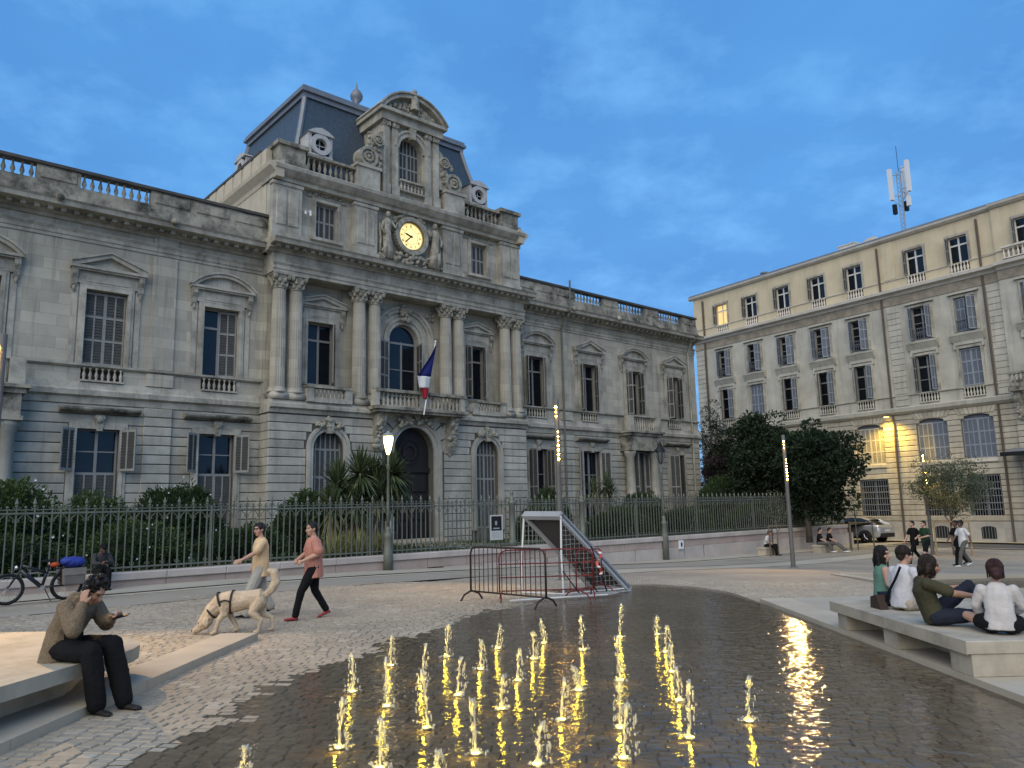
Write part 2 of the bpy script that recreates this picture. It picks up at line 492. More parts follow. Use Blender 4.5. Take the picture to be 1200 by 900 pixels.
# ---------------- wings: walls with real openings
FZ0, FZ1 = 7.5, 10.36                       # first-floor openings
GZ1 = 5.10                                  # ground-floor opening heads
DEPTH = 0.45
def wing(sgn):
    ax = [sgn * a for a in WC]
    u_in, u_out = sgn * 7.15, sgn * 24.3
    lo, hi = min(u_in, u_out), max(u_in, u_out)
    holes = [(a - .73, a + .73, FZ0, FZ1) for a in ax] + [(a - .73, a + .73, 6.85, 7.36) for a in ax]
    up = MB(); wall_boxes(up, lo, hi, 6.0, 13.2, 0, DEPTH, holes)
    up.box(lo, DEPTH, ZG, hi, 10, 13.3)      # body behind
    up.build('upper_wall', ASHLAR, PAL)
    gh = [(a - .73, a + .73, 1.35 if sgn < 0 else 0.9, GZ1) for a in ax]
    gw = MB(); wall_boxes(gw, lo, hi, ZG, 6.0, 0.035, DEPTH, gh); gw.build('ground_floor_wall', JOINT, PAL)
    # rusticated courses, one stone course at a time
    n = 16; ch = (6.0 - ZG) / n
    for k in range(n):
        z0, z1 = ZG + k * ch, ZG + (k + 1) * ch
        segs = []; x = lo
        edges = sorted([(a - 1.0, a + 1.0) for a in ax])
        for (p, q) in edges:
            if z1 <= GZ1 + .33 and z0 >= .8: segs.append((x, p)); x = q
        segs.append((x, hi))
        for (p, q) in segs:
            c_in = 0.0
            MB().cbox(p, -0.02, z0 + .014, q, 0.04, z1 - .014, .022).build('stone_course', RUST, PAL)
    # pilaster strip
    pu = sgn * 11.3
    for k in range(n):
        z0, z1 = ZG + k * ch, ZG + (k + 1) * ch
        MB().cbox(pu - .52, -0.13, z0 + .014, pu + .52, -.018, z1 - .014, .022).build('stone_course', RUST, PAL)
    MB().box(pu - .46, -.09, 7.52, pu + .46, 0, 12.12).box(pu - .5, -.1, 6.85, pu + .5, 0, 7.34).box(pu - .46, -.085, 12.62, pu + .46, 0, 13.05).build('pilaster', ASHLAR, PAL)
    # string course and sill course
    moulding([(0, 6.02), (.05, 6.02), (.08, 6.25), (.22, 6.32), (.24, 6.50), (.10, 6.58), (.06, 6.82), (0, 6.82)], lo, hi, STONE, 'string_course', PAL)
    moulding([(0, 7.36), (.06, 7.36), (.15, 7.42), (.15, 7.495), (0, 7.5)], lo, hi, STONE, 'sill_course', PAL)
    # entablature
    moulding([(0, 12.17), (.05, 12.17), (.05, 12.30), (.09, 12.31), (.09, 12.45), (.17, 12.56), (.17, 12.60), (0, 12.62)], lo, hi, STONE, 'architrave', PAL)
    moulding([(-.01, 12.86), (.10, 12.86), (.16, 12.97), (.32, 12.99), (.32, 13.12), (.88, 13.14), (.92, 13.29), (1.0, 13.36), (.55, 13.5), (-.01, 13.55)], lo, hi, STONE, 'cornice', PAL)
    md = MB(); nm = int((hi - lo) / .42)
    for i in range(nm):
        u = lo + (hi - lo) * (i + .5) / nm
        md.box(u - .085, -.60, 13.0, u + .085, -.30, 13.135)
    tag(md.build('modillion_row', STONE, PAL), kind='stuff')
    # parapet with balusters
    y = -.20
    groups = [sorted((sgn * a, sgn * b)) for a, b in ((12.05, 14.55), (16.0, 18.6), (20.1, 22.6))]
    par = MB().box(lo, y - .24, 13.45, hi, y + .2, 13.9).box(lo, y - .19, 13.9, hi, y + .18, 14.08)
    MB().box(lo, y - .25, 14.706, hi, y + .22, 14.82).build('parapet_coping', COPING, PAL)
    solid = []; x = lo
    for a, b in sorted(groups): solid.append((x, a)); x = b
    solid.append((x, hi))
    for a, b in solid: par.box(a, y - .14, 14.08, b, y + .14, 14.70)
    par.build('parapet', WEATHER, PAL)
    for a, b in solid:
        k = max(1, round((b - a) / 1.5)); wd = (b - a) / k
        for i in range(k): MB().cbox(a + wd * i + .12, y - .185, 14.2, a + wd * (i + 1) - .12, y - .138, 14.63, .03).build('parapet_panel', WEATHER, PAL)
    for a, b in groups: balustrade(a, b, 14.08, 14.705, y, PAL, WEATHER, n=9, r=.085, rail=False)
    for (px) in (11.3, 15.3, 19.4, 23.4):
        g = MB(); g.ball((sgn * px, -1.0, 13.36), (.15, .11, .15), 8, 6); g.ball((sgn * px, -1.1, 13.31), (.07, .08, .07), 6, 4); g.build('lion_head', WEATHER, PAL)
    # windows of the first floor
    for i, a in enumerate(ax):
        kind = ('seg', 'tri')[i % 2]
        pediment(PAL, a, 1.33, 11.1, 11.78, 0, kind)
        window_surround(PAL, a - .73, a + .73, FZ0, FZ1, 0)
        for q in (a - 1.2, a + 1.0): MB().box(q, -.05, 7.52, q + .2, 0, 10.5).build('window_strip', STONE, PAL)
        balustrade(a - .73, a + .73, 6.85, 7.355, -.07, PAL, STONE, n=7, r=.068, rail=False, thick=.06)
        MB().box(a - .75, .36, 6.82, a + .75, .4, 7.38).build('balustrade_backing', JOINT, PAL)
        closed = (sgn < 0 and i in (1, 3))
        if closed:
            louvre_leaf(PAL, a - .71, a, FZ0 + .02, FZ1 - .05, .16, hinge='l'); louvre_leaf(PAL, a, a + .71, FZ0 + .02, FZ1 - .05, .16, hinge='r')
        else:
            casement(PAL, a - .72, a + .72, FZ0, FZ1, .3, transom=9.55, bars=0)
            if sgn < 0:
                louvre_leaf(PAL, a + .0, a + .70, FZ0 + .02, FZ1 - .05, .12, hinge='r', ang=-.22)
            else:
                louvre_leaf(PAL, a - .70, a, FZ0 + .02, FZ1 - .05, .12, hinge='l', ang=-2.0 if i < 2 else -1.5)
                louvre_leaf(PAL, a, a + .70, FZ0 + .02, FZ1 - .05, .12, hinge='r', ang=(.9, 1.1, 1.3, 1.2)[i])
    # ground-floor windows with hood and keystone
    for i, a in enumerate(ax):
        zb = gh[i][2]
        window_surround(PAL, a - .73, a + .73, zb - .05, GZ1, -.0, .26, .06)
        MB().prism([(0, 5.66), (-.10, 5.66), (-.34, 5.74), (-.38, 5.80), (-.38, 5.86), (0, 5.92)], 'x', a - 1.36, a + 1.36).build('window_hood', WEATHER, PAL)
        k = MB().prism([(a - .17, 5.62), (a + .17, 5.62), (a + .10, 5.02), (a - .10, 5.02)], 'y', -.16, -.055)
        k.ball((a, -.16, 5.45), (.13, .09, .15), 8, 6); k.ball((a - .13, -.14, 5.5), .07, 6, 4); k.ball((a + .13, -.14, 5.5), .07, 6, 4)
        k.build('keystone', CARVED, PAL)
        if sgn < 0: casement(PAL, a - .72, a + .72, 3.45, GZ1, .26, bars=1); MB().box(a - .72, .2, 1.3, a + .72, .32, 3.45).build('shutter_base', SHUT, PAL)
        else: casement(PAL, a - .72, a + .72, zb, GZ1, .26, bars=2)
        zl = 3.55 if sgn < 0 else zb
        if sgn < 0:
            louvre_leaf(PAL, a - .72, a - .02, zl, GZ1, -.02, panels=1, hinge='l', ang=-2.5)
            louvre_leaf(PAL, a + .02, a + .72, zl, GZ1, -.02, panels=1, hinge='r', ang=2.25)
            for s in (-1, 1): louvre_leaf(PAL, min(a, a + s * .7), max(a, a + s * .7), 1.4, 3.5, .15, panels=1)
        elif i == 3:
            louvre_leaf(PAL, a - .72, a - .02, zl, GZ1, .0, panels=2, hinge='l', ang=-.55); louvre_leaf(PAL, a + .02, a + .72, zl, GZ1, .0, panels=2, hinge='r', ang=.8)
        else:
            louvre_leaf(PAL, a + .02, a + .72, zl, GZ1, .0, panels=2, hinge='r', ang=(1.5, 2.4, 2.2, 1)[i]); louvre_leaf(PAL, a - .72, a - .02, zl, GZ1, .0, panels=2, hinge='l', ang=(-1.5, -2.6, -1.3, 1)[i])
        # porch on small columns round the third window of each wing
        if i == 2:
            po = empty('porch', (a, 0, 0), 0, PAL)
            MB().box(-1.62, -.95, 6.12, 1.62, -.03, 6.30).box(-1.74, -1.08, 6.30, 1.74, -.245, 6.42).box(-1.5, -.85, 5.35, 1.5, -.05, 6.12).box(-1.58, -.93, 5.2, 1.58, -.05, 5.35).build('entablature', WEATHER, po)
            for s in (-1, 1):
                MB().lathe([(.36, ZG), (.36, .6), (.30, .7), (.29, 3), (.26, 4.8), (.32, 4.85), (.34, 5.0), (.38, 5.05), (.38, 5.2)], s * 1.18, -.5, 0, 14).build('porch_column', RUST, po, True)
                MB().box(s * 1.32 - .24, -.9, 6.42, s * 1.32 + .24, -.5, 7.36).build('balcony_pier', STONE, po)
            balustrade(-1.08, 1.08, 6.42, 7.42, -.72, po, STONE, n=10, r=.075, rail_d=.14)
for s in (-1, 1): wing(s)
# downpipes on the right wing
for u in (10.95, 23.45):
    MB().tube([(u, -.22 if u < 12 else -.1, ZG), (u, -.22 if u < 12 else -.1, 12.2), (u, -.5, 13.0), (u, -1.0, 13.2), (u, -1.04, 15.0 if u < 12 else 13.4)], .055, 8).build('downpipe', GREY_IRON if u < 12 else STONE, PAL)
# right end of the building
MB().box(24.302, .05, ZG, 24.36, 10, 13.2).build('side_wall', ASHLAR, PAL)

# ---------------- projecting centre
PW = 7.2; YF = -1.0                         # half width and front plane of the ground floor
n = 16; ch = (6.0 - ZG) / n
AW, AZS, AR_ = .73, 4.62, .75                # arched ground windows: half width, springing, rise
ctr = MB()
holes = [(-1.14, 1.14, ZG, 5.75), (-4.47 - AW, -4.47 + AW, .9, AZS + AR_), (4.47 - AW, 4.47 + AW, .9, AZS + AR_)]
wall_boxes(ctr, -PW, PW, ZG, 6.05, YF + .035, 0.02, holes)
ctr.arch(-4.47, AW, AZS, AZS + AR_, YF + .035, -.5, AR_ - .001); ctr.arch(4.47, AW, AZS, AZS + AR_, YF + .035, -.5, AR_ - .001)
ctr.arch(0, 1.14, 4.62, 5.75, YF + .035, -.3, 1.128)
ctr.build('centre_ground_wall', JOINT, PAL)
for k in range(n):
    z0, z1 = ZG + k * ch, ZG + (k + 1) * ch
    segs = []; x = -PW - .02
    cuts = []
    for c, hw, top in ((-4.47, 1.06, AZS + AR_ + .42), (0, 1.75, 6.2), (4.47, 1.06, AZS + AR_ + .42)):
        zc = AZS if c else 4.62
        zm = (z0 + z1) / 2
        if c and zm > zc:
            dz = zm - zc; R_ = 1.15
            if dz < R_: cuts.append((c - max(.45, math.sqrt(R_ * R_ - dz * dz)), c + max(.45, math.sqrt(R_ * R_ - dz * dz))))
        elif z1 < top: cuts.append((c - hw, c + hw))
    for p, q in cuts:
        segs.append((x, p)); x = q
    segs.append((x, PW + .02))
    for p, q in segs: MB().cbox(p, YF - .02, z0 + .014, q, YF + .06, z1 - .014, .022).build('stone_course', RUST, PAL)
    for s in (-1, 1):
        MB().box(s * (PW - .04), YF + .062, z0 + .014, s * (PW + .02), -.02, z1 - .014).build('stone_course', RUST, PAL)
for c in (-4.47, 4.47):
    fr = MB()
    for a, b, d in ((AW, AW + .16, .05), (AW + .16, AW + .30, .11)):
        fr.ring(c, AZS, a, b, YF - d, YF + .05, 0, PI, 16)
        for s in (-1, 1): fr.box(c + s * a, YF - d, .8, c + s * b, YF + .05, AZS)
    fr.build('arch_surround', RUST, PAL)
    cart = MB()
    for i in range(26):
        t = random.uniform(-1, 1); cart.ball((c + t * .62, YF - .12 + random.uniform(-.05, .05), 5.72 + random.uniform(-.18, .2) * (1.2 - abs(t)) - .12 * abs(t)), (random.uniform(.06, .14), .1, random.uniform(.06, .15)), 7, 5)
    cart.prism([(c - .2, 5.9), (c + .2, 5.9), (c + .13, 5.25), (c - .13, 5.25)], 'y', YF - .2, YF - .02)
    cart.build('carved_cartouche', CARVED, PAL)
    sh = louvre_leaf(PAL, c - AW, c, .9, AZS, YF + .3, panels=3, cols=3); sh2 = louvre_leaf(PAL, c, c + AW, .9, AZS, YF + .3, panels=3, cols=3)
    top = MB()
    for k in range(7):
        x = c - AW + .03 + (2 * AW - .06) * k / 6; hh = math.sqrt(max(.01, 1 - ((x - c) / (AW + .01)) ** 2)) * AR_
        top.box(x - .03, YF + .28, AZS, x + .03, YF + .32, AZS + hh)
    top.build('shutter_head', SHUT, PAL)
    MB().box(c - AW - .02, YF + .33, .8, c + AW + .02, YF + .40, AZS + AR_).build('shutter_backing', SLATD, PAL)
    # wall recess left/right of this bay closes behind
# door
dr = empty('door', (0, YF, 0), 0, PAL)
MB().box(-1.14, .45, ZG, 1.14, .55, 5.75).build('door_panel', DOORM, dr)
dd = MB()
for s in (-1, 1):
    for z0, z1 in ((.35, 1.25), (1.4, 2.55), (2.7, 3.55)):
        dd.cbox(s * .57 - .42, .38, z0, s * .57 + .42, .45, z1, .05)
dd.box(-.06, .36, ZG, .06, .45, 3.7); dd.box(-1.14, .34, 3.65, 1.14, .45, 3.85); dd.ring(0, 4.62, .28, .4, .36, .45, 0, 2 * PI, 20); dd.ring(0, 4.62, .55, .62, .39, .45, 0, 2 * PI, 20)
dd.build('door_moulding', DOORM, dr)
MB().ball((.18, .34, 1.9), .05, 8, 6).build('door_handle', mat('brass', (.35, .25, .1), .35, .9), dr)
fr = MB()
for a, b, d in ((1.14, 1.34, .06), (1.34, 1.55, .14)):
    fr.ring(0, 4.62, a, b, YF - d, YF + .05, 0, PI, 20)
    for s in (-1, 1): fr.box(s * a, YF - d, ZG, s * b, YF + .05, 4.62)
fr.build('door_arch', RUST, PAL)
vz = 9
for i in range(vz):
    a0 = PI * (i + .06) / vz; a1 = PI * (i + .94) / vz
    MB().ring(0, 4.62, 1.58, 2.05, YF - .03, YF + .05, a0, a1, 3).build('voussoir', RUST, PAL)
kc = MB()
for i in range(44):
    a = random.uniform(-.95, .95); kc.ball((a, YF - .25 + random.uniform(-.1, .1), 6.0 + .22 * math.cos(a * 1.6) + random.uniform(-.28, .16)), (random.uniform(.07, .17), .13, random.uniform(.06, .16)), 7, 5)
kc.build('carved_keystone', CARVED, PAL)
for s in (-1, 1):
    b = MB(); scroll_bracket(b, s * 2.05, .42, 6.42, 4.55, .55, YF)
    for i in range(24):
        t = random.random(); b.ball((s * 2.05 + random.uniform(-.2, .2), YF - .5 * (1 - t) - .08, 6.25 - 1.75 * t), random.uniform(.07, .15), 7, 5)
    b.build('balcony_bracket', CARVED, PAL)
# balcony
bc = empty('balcony', (0, 0, 0), 0, PAL)
MB().box(-2.62, -1.95, 6.42, 2.62, -.7, 6.56).box(-2.5, -1.85, 6.30, 2.5, -.7, 6.42).build('balcony_slab', WEATHER, bc)
for s in (-1, 1): MB().box(s * 2.43 - .22, -1.78, 6.56, s * 2.43 + .06, -1.5, 7.3).build('balcony_pier', STONE, bc)
MB().box(-.14, -1.76, 6.562, .14, -1.52, 7.27).build('balcony_pier', STONE, bc)
for a, b in ((-2.2, -.15), (.15, 2.2)): balustrade(a, b, 6.562, 7.2, -1.64, bc, STONE, n=9, r=.085, rail=False)
MB().box(-2.56, -1.84, 7.22, 2.56, -1.45, 7.36).build('balcony_rail', WEATHER, bc)
for s in (-1, 1): MB().box(s * 2.3 - .1, -1.45, 7.22, s * 2.3 + .12, -.75, 7.33).build('balcony_rail', WEATHER, bc)
# side balconies between the columns
for c in (-4.53, 4.53):
    sb = empty('window_balcony', (c, 0, 0), 0, PAL)
    for s in (-1, 1): MB().box(s * .93 - .17, -1.22, 6.6, s * .93 + .17, -.9, 7.2).build('balcony_pier', STONE, sb)
    MB().box(-1.1, -1.2, 6.58, 1.1, -.92, 6.74).build('balcony_base', STONE, sb)
    balustrade(-.76, .76, 6.74, 7.2, -1.06, sb, STONE, n=8, r=.07, rail=False)
    MB().box(-1.14, -1.26, 7.2, 1.14, -.88, 7.31).build('balcony_rail', WEATHER, sb)
moulding([(.9, 6.05), (1.06, 6.05), (1.10, 6.2), (1.24, 6.26), (1.24, 6.42), (1.10, 6.48), (1.05, 6.60), (-.02, 6.62), (-.02, 6.05)], -PW - .06, PW + .06, STONE, 'string_course', PAL)

# first floor of the centre: wall set back behind paired columns
up = MB()
wall_boxes(up, -PW, PW, 6.62, 12.1, -.1, .35, [(-4.47 - .68, -4.47 + .68, 7.55, 10.38), (4.47 - .68, 4.47 + .68, 7.55, 10.38), (-.85, .85, 6.9, 10.95)])
up.arch(0, .85, 10.1, 10.95, -.1, .35, .849)
up.box(-PW, .36, 6.6, PW, 9.9, 13.6); up.build('centre_upper_wall', ASHLAR, PAL)
for c in (-4.47, 4.47):
    pediment(PAL, c, 1.2, 11.1, 11.62, -.1, 'tri', .26)
    window_surround(PAL, c - .68, c + .68, 7.5, 10.38, -.1)
    casement(PAL, c - .67, c + .67, 7.55, 10.38, .18, transom=9.6, bars=0)
    louvre_leaf(PAL, c + .0, c + .66, 7.6, 10.33, .02, hinge='r', ang=1.15)
    if c > 0: louvre_leaf(PAL, c - .66, c, 7.6, 10.33, .02, hinge='l', ang=-1.45)
fr = MB()
for a, b, d in ((.85, 1.05, .06), (1.05, 1.18, .12), (1.45, 1.62, .1), (1.62, 1.75, .16)):
    fr.ring(0, 10.1, a, b, -.1 - d, -.098, 0, PI, 20)
    for s in (-1, 1): fr.box(s * a, -.1 - d, 7.4, s * b, -.098, 10.1)
fr.build('arch_surround', STONE, PAL)
sc_ = MB()
for i in range(60):
    s = random.choice((-1, 1)); a = random.uniform(1.0, 1.75); sc_.ball((s * a, -.16, 11.1 + random.uniform(.25, .85) * (a - .55) * .8), (random.uniform(.06, .13), .08, random.uniform(.05, .12)), 6, 4)
for i in range(16): sc_.ball((random.uniform(-.22, .22), -.28, 11.35 + random.uniform(-.3, .5)), random.uniform(.08, .16), 7, 5)
sc_.build('carved_spandrel', CARVED, PAL)
casement(PAL, -.84, .84, 7.36, 10.1, .15, transom=10.02, bars=1, arch=1)
louvre_leaf(PAL, -.84, -.05, 7.4, 10.0, -.12, hinge='l', ang=-2.7); louvre_leaf(PAL, .05, .84, 7.4, 10.0, .0, hinge='r', ang=1.35)

def corinthian(u):
    c = empty('column', (u, -.78, 0), 0, PAL)
    MB().box(-.36, -.36, 6.62, .36, .36, 6.9).lathe([(.42, 6.9), (.43, 6.96), (.40, 7.0), (.36, 7.03), (.38, 7.09), (.34, 7.13)], seg=18).build('column_base', STONE, c, True)
    sh = MB(); seg = 40; prof = [(.315, 7.1), (.32, 8.5), (.305, 9.8), (.275, 11.45)]
    k = len(prof); nv = len(sh.v)
    for i in range(seg):
        a = 2 * PI * i / seg; fl = 1.0 if i % 2 == 0 else .945
        for r, h in prof: sh.v.append((r * fl * math.cos(a), r * fl * math.sin(a), h))
    for i in range(seg):
        j = (i + 1) % seg
        for q in range(k - 1): sh.f.append((i * k + q, j * k + q, j * k + q + 1, i * k + q + 1))
    sh.build('shaft', ASHLAR, c, False)
    cp = MB().lathe([(.29, 11.42), (.32, 11.46), (.28, 11.5), (.28, 11.75), (.38, 12.0)], seg=16)
    for row, (zz, rr, nn, sz) in enumerate(((11.6, .31, 8, .085), (11.78, .33, 8, .085), (11.95, .42, 4, .12))):
        for i in range(nn):
            a = 2 * PI * (i + .5 * row) / nn + PI / 4 * (nn == 4); cp.ball((rr * math.cos(a), rr * math.sin(a), zz), (sz, sz, sz * 1.2), 6, 5)
            cp.ball((rr * 1.14 * math.cos(a), rr * 1.14 * math.sin(a), zz + .08), sz * .6, 5, 4)
    cp.box(-.4, -.4, 12.02, .4, .4, 12.11); cp.build('capital', CARVED, c)
for a in (6.8, 6.03, 2.88, 2.07):
    for s in (-1, 1):
        corinthian(s * a)
        MB().box(s * a - .3, -.16, 6.9, s * a + .3, -.1, 12.1).build('pilaster', ASHLAR, PAL)
MB().box(-7.2, -.9, 12.11, 7.2, -.1, 12.14).build('soffit', STONE, PAL)
moulding([(.3, 12.115), (1.06, 12.115), (1.06, 12.26), (1.10, 12.27), (1.10, 12.42), (1.18, 12.52), (1.18, 12.57), (1.02, 12.6), (1.02, 12.998), (-.5, 12.998), (-.5, 12.15), (.3, 12.145)], -PW - .05, PW + .05, STONE, 'entablature', PAL)
moulding([(-.5, 13.0), (1.10, 13.0), (1.16, 13.08), (1.32, 13.10), (1.32, 13.21), (1.74, 13.23), (1.78, 13.37), (1.85, 13.44), (.95, 13.58), (-.5, 13.6)], -PW - .3, PW + .3, STONE, 'cornice', PAL)
md = MB()
for i in range(38):
    u = -PW - .2 + (2 * PW + .4) * (i + .5) / 38; md.box(u - .085, -1.55, 13.105, u + .085, -1.3, 13.225)
tag(md.build('modillion_row', STONE, PAL), kind='stuff')

# ---------------- attic storey with the clock
YA = -.5
at = MB(); wall_boxes(at, -PW, PW, 13.5, 17.0, YA, -.1, [(-5.05, -3.95, 14.25, 15.95), (3.95, 5.05, 14.25, 15.95)])
at.box(-PW, -.1, 13.6, PW, 10.2, 17.0); at.build('attic_wall', ASHLAR, PAL)
for c in (-4.5, 4.5):
    window_surround(PAL, c - .55, c + .55, 14.25, 15.95, YA, .18, .07)
    MB().box(c - .8, YA - .16, 14.1, c + .8, YA, 14.24).build('window_sill', STONE, PAL)
    g = MB()
    for i in range(20): g.ball((c + random.uniform(-.85, .85), YA - .05, 16.38 + random.uniform(-.1, .12)), (random.uniform(.06, .14), .06, random.uniform(.05, .1)), 6, 4)
    g.box(c - 1.0, YA - .1, 16.14, c + 1.0, YA, 16.2); g.build('carved_swag', CARVED, PAL)
    louvre_leaf(PAL, c - .54, c, 14.27, 15.93, YA + .2, panels=2); louvre_leaf(PAL, c, c + .54, 14.27, 15.93, YA + .2, panels=2)
    MB().box(c - .55, YA + .26, 14.2, c + .55, YA + .3, 16).build('shutter_backing', SLATD, PAL)
for a, b in ((-7.22, -5.85), (5.85, 7.22), (-3.2, -1.95), (1.95, 3.2)):
    MB().box(a, -.8, 13.5, b, YA, 16.35).box(a - .06, -.88, 13.52, b + .06, YA, 14.0).box(a - .05, -.86, 16.2, b + .05, YA, 16.35).build('attic_pier', STONE, PAL)
    for k in (0, 1):
        x0 = a + .12 + (b - a - .24) * k / 2 + .03; x1 = a + .12 + (b - a - .24) * (k + 1) / 2 - .03
        MB().cbox(x0, -.85, 14.35, x1, -.798, 16.05, .04).build('pier_panel', STONE, PAL)
def attic_cornice(prof, nm, matl):
    moulding(prof, -PW - .1, PW + .1, matl, nm, PAL)
attic_cornice([(-.3, 16.4), (.86, 16.4), (.9, 16.55), (1.02, 16.6), (1.26, 16.82), (1.30, 16.98), (1.2, 17.05), (-.3, 17.2)], 'attic_cornice', STONE)
# side of the attic that shows over the left wing
for s in (-1, 1):
    MB().box(s * PW, -.1, 13.8, s * (PW + .03), 10.2, 16.4).build('attic_side', mat('side_lit_stone', (.46, .41, .32), .9, var=.1, streak=.2), PAL)  # warm evening light on the sides put into this stone colour
    MB().prism([(s * (PW - .3), 16.4), (s * (PW + .06), 16.4), (s * (PW + .1), 16.6), (s * (PW + .36), 16.84), (s * (PW + .4), 17.0), (s * (PW - .3), 17.2)], 'y', -1.2, 10.4).build('attic_cornice', mat('side_lit_stone', (0, 0, 0)), PAL)
    MB().box(s * (PW - .15), -.2, 17.1, s * (PW + .12), 10.2, 18.0).build('side_parapet', mat('side_lit_stone', (0, 0, 0)), PAL)
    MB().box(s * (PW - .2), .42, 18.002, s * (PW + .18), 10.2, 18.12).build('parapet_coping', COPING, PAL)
    for k in range(9): MB().box(s * (PW + .12), .3 + k * 1.1, 17.18, s * (PW + .17), 1.1 + k * 1.1, 17.95).build('parapet_panel', mat('side_lit_stone', (0, 0, 0)), PAL)
    MB().box(s * 7.15, -1.05, 17.1, s * 5.7, .4, 17.35).box(s * 7.05, -.95, 17.35, s * 5.8, .3, 18.02).box(s * 7.17, -1.08, 18.02, s * 5.68, .4, 18.2).build('corner_pedestal', WEATHER, PAL)
    a, b = sorted((s * 5.7, s * 3.2)); balustrade(a, b, 17.16, 18.0, -.75, PAL, WEATHER, n=9, r=.09, rail_d=.2)
    MB().box(s * 3.2, -1.05, 17.1, s * 1.95, -.3, 18.1).box(s * 3.28, -1.13, 18.1, s * 1.9, -.3, 18.25).build('scroll_pedestal', STONE, PAL)
    v = MB()
    for (r, cx, cz) in ((.52, 2.55, 18.75), (.3, 2.0, 19.75)):
        v.ring(s * cx, cz, r * .72, r, -1.0, -.35, 0, 2 * PI, 18); v.ring(s * cx, cz, r * .3, r * .5, -1.03, -.4, 0, 2 * PI, 12); v.ball((s * cx, -.98, cz), (r * .22, .1, r * .22), 8, 6)
        v.ring(s * cx, cz, 0.01, r * .75, -.9, -.4, 0, 2 * PI, 14)
    v.prism([(s * 1.7, 18.25), (s * 2.9, 18.25), (s * 2.45, 19.0), (s * 2.1, 19.5), (s * 1.95, 20.2), (s * 1.7, 20.4)], 'y', -.85, -.45)
    for i in range(26): v.ball((s * random.uniform(1.8, 2.6), -.9, 18.4 + random.random() * 1.7), random.uniform(.06, .13), 6, 4)
    v.build('carved_scroll', CARVED, PAL)
# clock
ck = empty('clock', (0, -.72, 15.32), 0, PAL)
DIAL = mat('lit_dial', (.9, .8, .45), .6, emit=(1.0, .76, .24), estr=.66)
dl = MB(); dl.lathe([(.02, 0), (.70, 0), (.70, .04), (.02, .04)], 0, -.05, 0, 36, 'y'); dl.build('dial', DIAL, ck)
MB().ring(0, 0, .69, .75, -.12, .1, 0, 2 * PI, 32).build('dial_ring', mat('bronze_ring', (.20, .15, .10), .6, .2), ck)
rg = MB().ring(0, 0, .75, .97, -.2, .25, 0, 2 * PI, 32)
for i in range(40): rg.ball((.97 * math.cos(2 * PI * i / 40), -.14, .97 * math.sin(2 * PI * i / 40)), .05, 6, 4)
rg.build('clock_wreath', CARVED, ck)
MB().ring(0, 0, .40, .415, -.058, -.04, 0, 2 * PI, 32).ring(0, 0, .655, .67, -.058, -.04, 0, 2 * PI, 32).build('dial_ring_line', mat('dial_mark', (.25, .16, .03), .7), ck)
NUM = 'XII I II III IIII V VI VII VIII IX X XI'.split()
for i, t_ in enumerate(NUM):                      # roman numerals as small strokes
    a = PI / 2 - 2 * PI * i / 12; nm = MB(); xs = []
    wd = {'I': .03, 'V': .055, 'X': .055}; tot = sum(wd[c_] for c_ in t_); x = -tot / 2
    def st(x0, x1, nm=nm):
        nm.prism([(x0 - .008, -.065), (x0 + .008, -.065), (x1 + .008, .065), (x1 - .008, .065)], 'y', -.056, -.048)
    for c_ in t_:
        q = x + wd[c_] / 2
        if c_ == 'I': st(q, q)
        elif c_ == 'V': st(q, q - .022); st(q, q + .022)
        else: st(q - .02, q + .02); st(q + .02, q - .02)
        x += wd[c_]
    o = nm.build('numeral', mat('dial_mark', (0, 0, 0)), ck, loc=(.535 * math.cos(a), 0, .535 * math.sin(a))); o.rotation_euler = (0, PI / 2 - a, 0)
for nm_, ang, ln, wd in (('hour_hand', PI / 2 - 2 * PI * (9.62 / 12), .40, .035), ('minute_hand', PI / 2 - 2 * PI * (37.5 / 60), .56, .024)):
    h = MB().prism([(-.1, -wd), (-.1, wd), (ln * .7, wd * 1.3), (ln, 0), (ln * .7, -wd * 1.3)], 'y', -.08, -.062).build(nm_, IRON, ck); h.rotation_euler = (0, -ang, 0)
# carved figures either side of the clock: one shaped relief each
def relief_figure(s):
    f = MB(); x = s * 1.42
    f.tube([(x - s * .1, -.72, 13.95), (x - s * .08, -.8, 14.4), (x, -.82, 14.9), (x + s * .02, -.84, 15.3), (x, -.82, 15.75), (x - s * .02, -.8, 15.95)], [.26, .25, .24, .2, .24, .1], 10)
    f.ball((x - s * .03, -.88, 16.12), (.13, .14, .17), 10, 8)
    f.tube([(x - s * .2, -.86, 15.78), (x - s * .42, -.95, 15.5), (x - s * .48, -1.0, 15.75)], [.09, .075, .06], 8)
    f.tube([(x + s * .2, -.86, 15.75), (x + s * .36, -.92, 15.35), (x + s * .25, -1.0, 15.05)], [.09, .075, .06], 8)
    f.tube([(x + s * .12, -.9, 14.7), (x + s * .16, -.95, 14.3), (x + s * .14, -.85, 13.95)], [.14, .11, .1], 8)
    f.tube([(x + s * .38, -.8, 13.95), (x + s * .34, -.8, 14.9), (x + s * .4, -.8, 15.6)], [.05, .06, .04], 6)
    for i in range(14): f.ball((x + random.uniform(-.35, .4), -.78, 13.95 + random.random() * .5), random.uniform(.06, .13), 6, 5)
    return f.build('relief_figure', CARVED, PAL, True)
for s in (-1, 1): relief_figure(s)
g = MB()
for i in range(90): a = random.uniform(0, PI); g.ball((random.uniform(1.02, 1.25) * math.cos(a), -.65 - random.random() * .12, 15.4 + random.uniform(.98, 1.12) * math.sin(a)), random.uniform(.04, .10), 6, 4)
for i in range(90): g.ball((random.uniform(-1.85, 1.85), -.68 - random.random() * .2, 13.72 + random.random() * .62), random.uniform(.06, .13), 6, 4)
g.build('carved_foliage', CARVED, PAL)

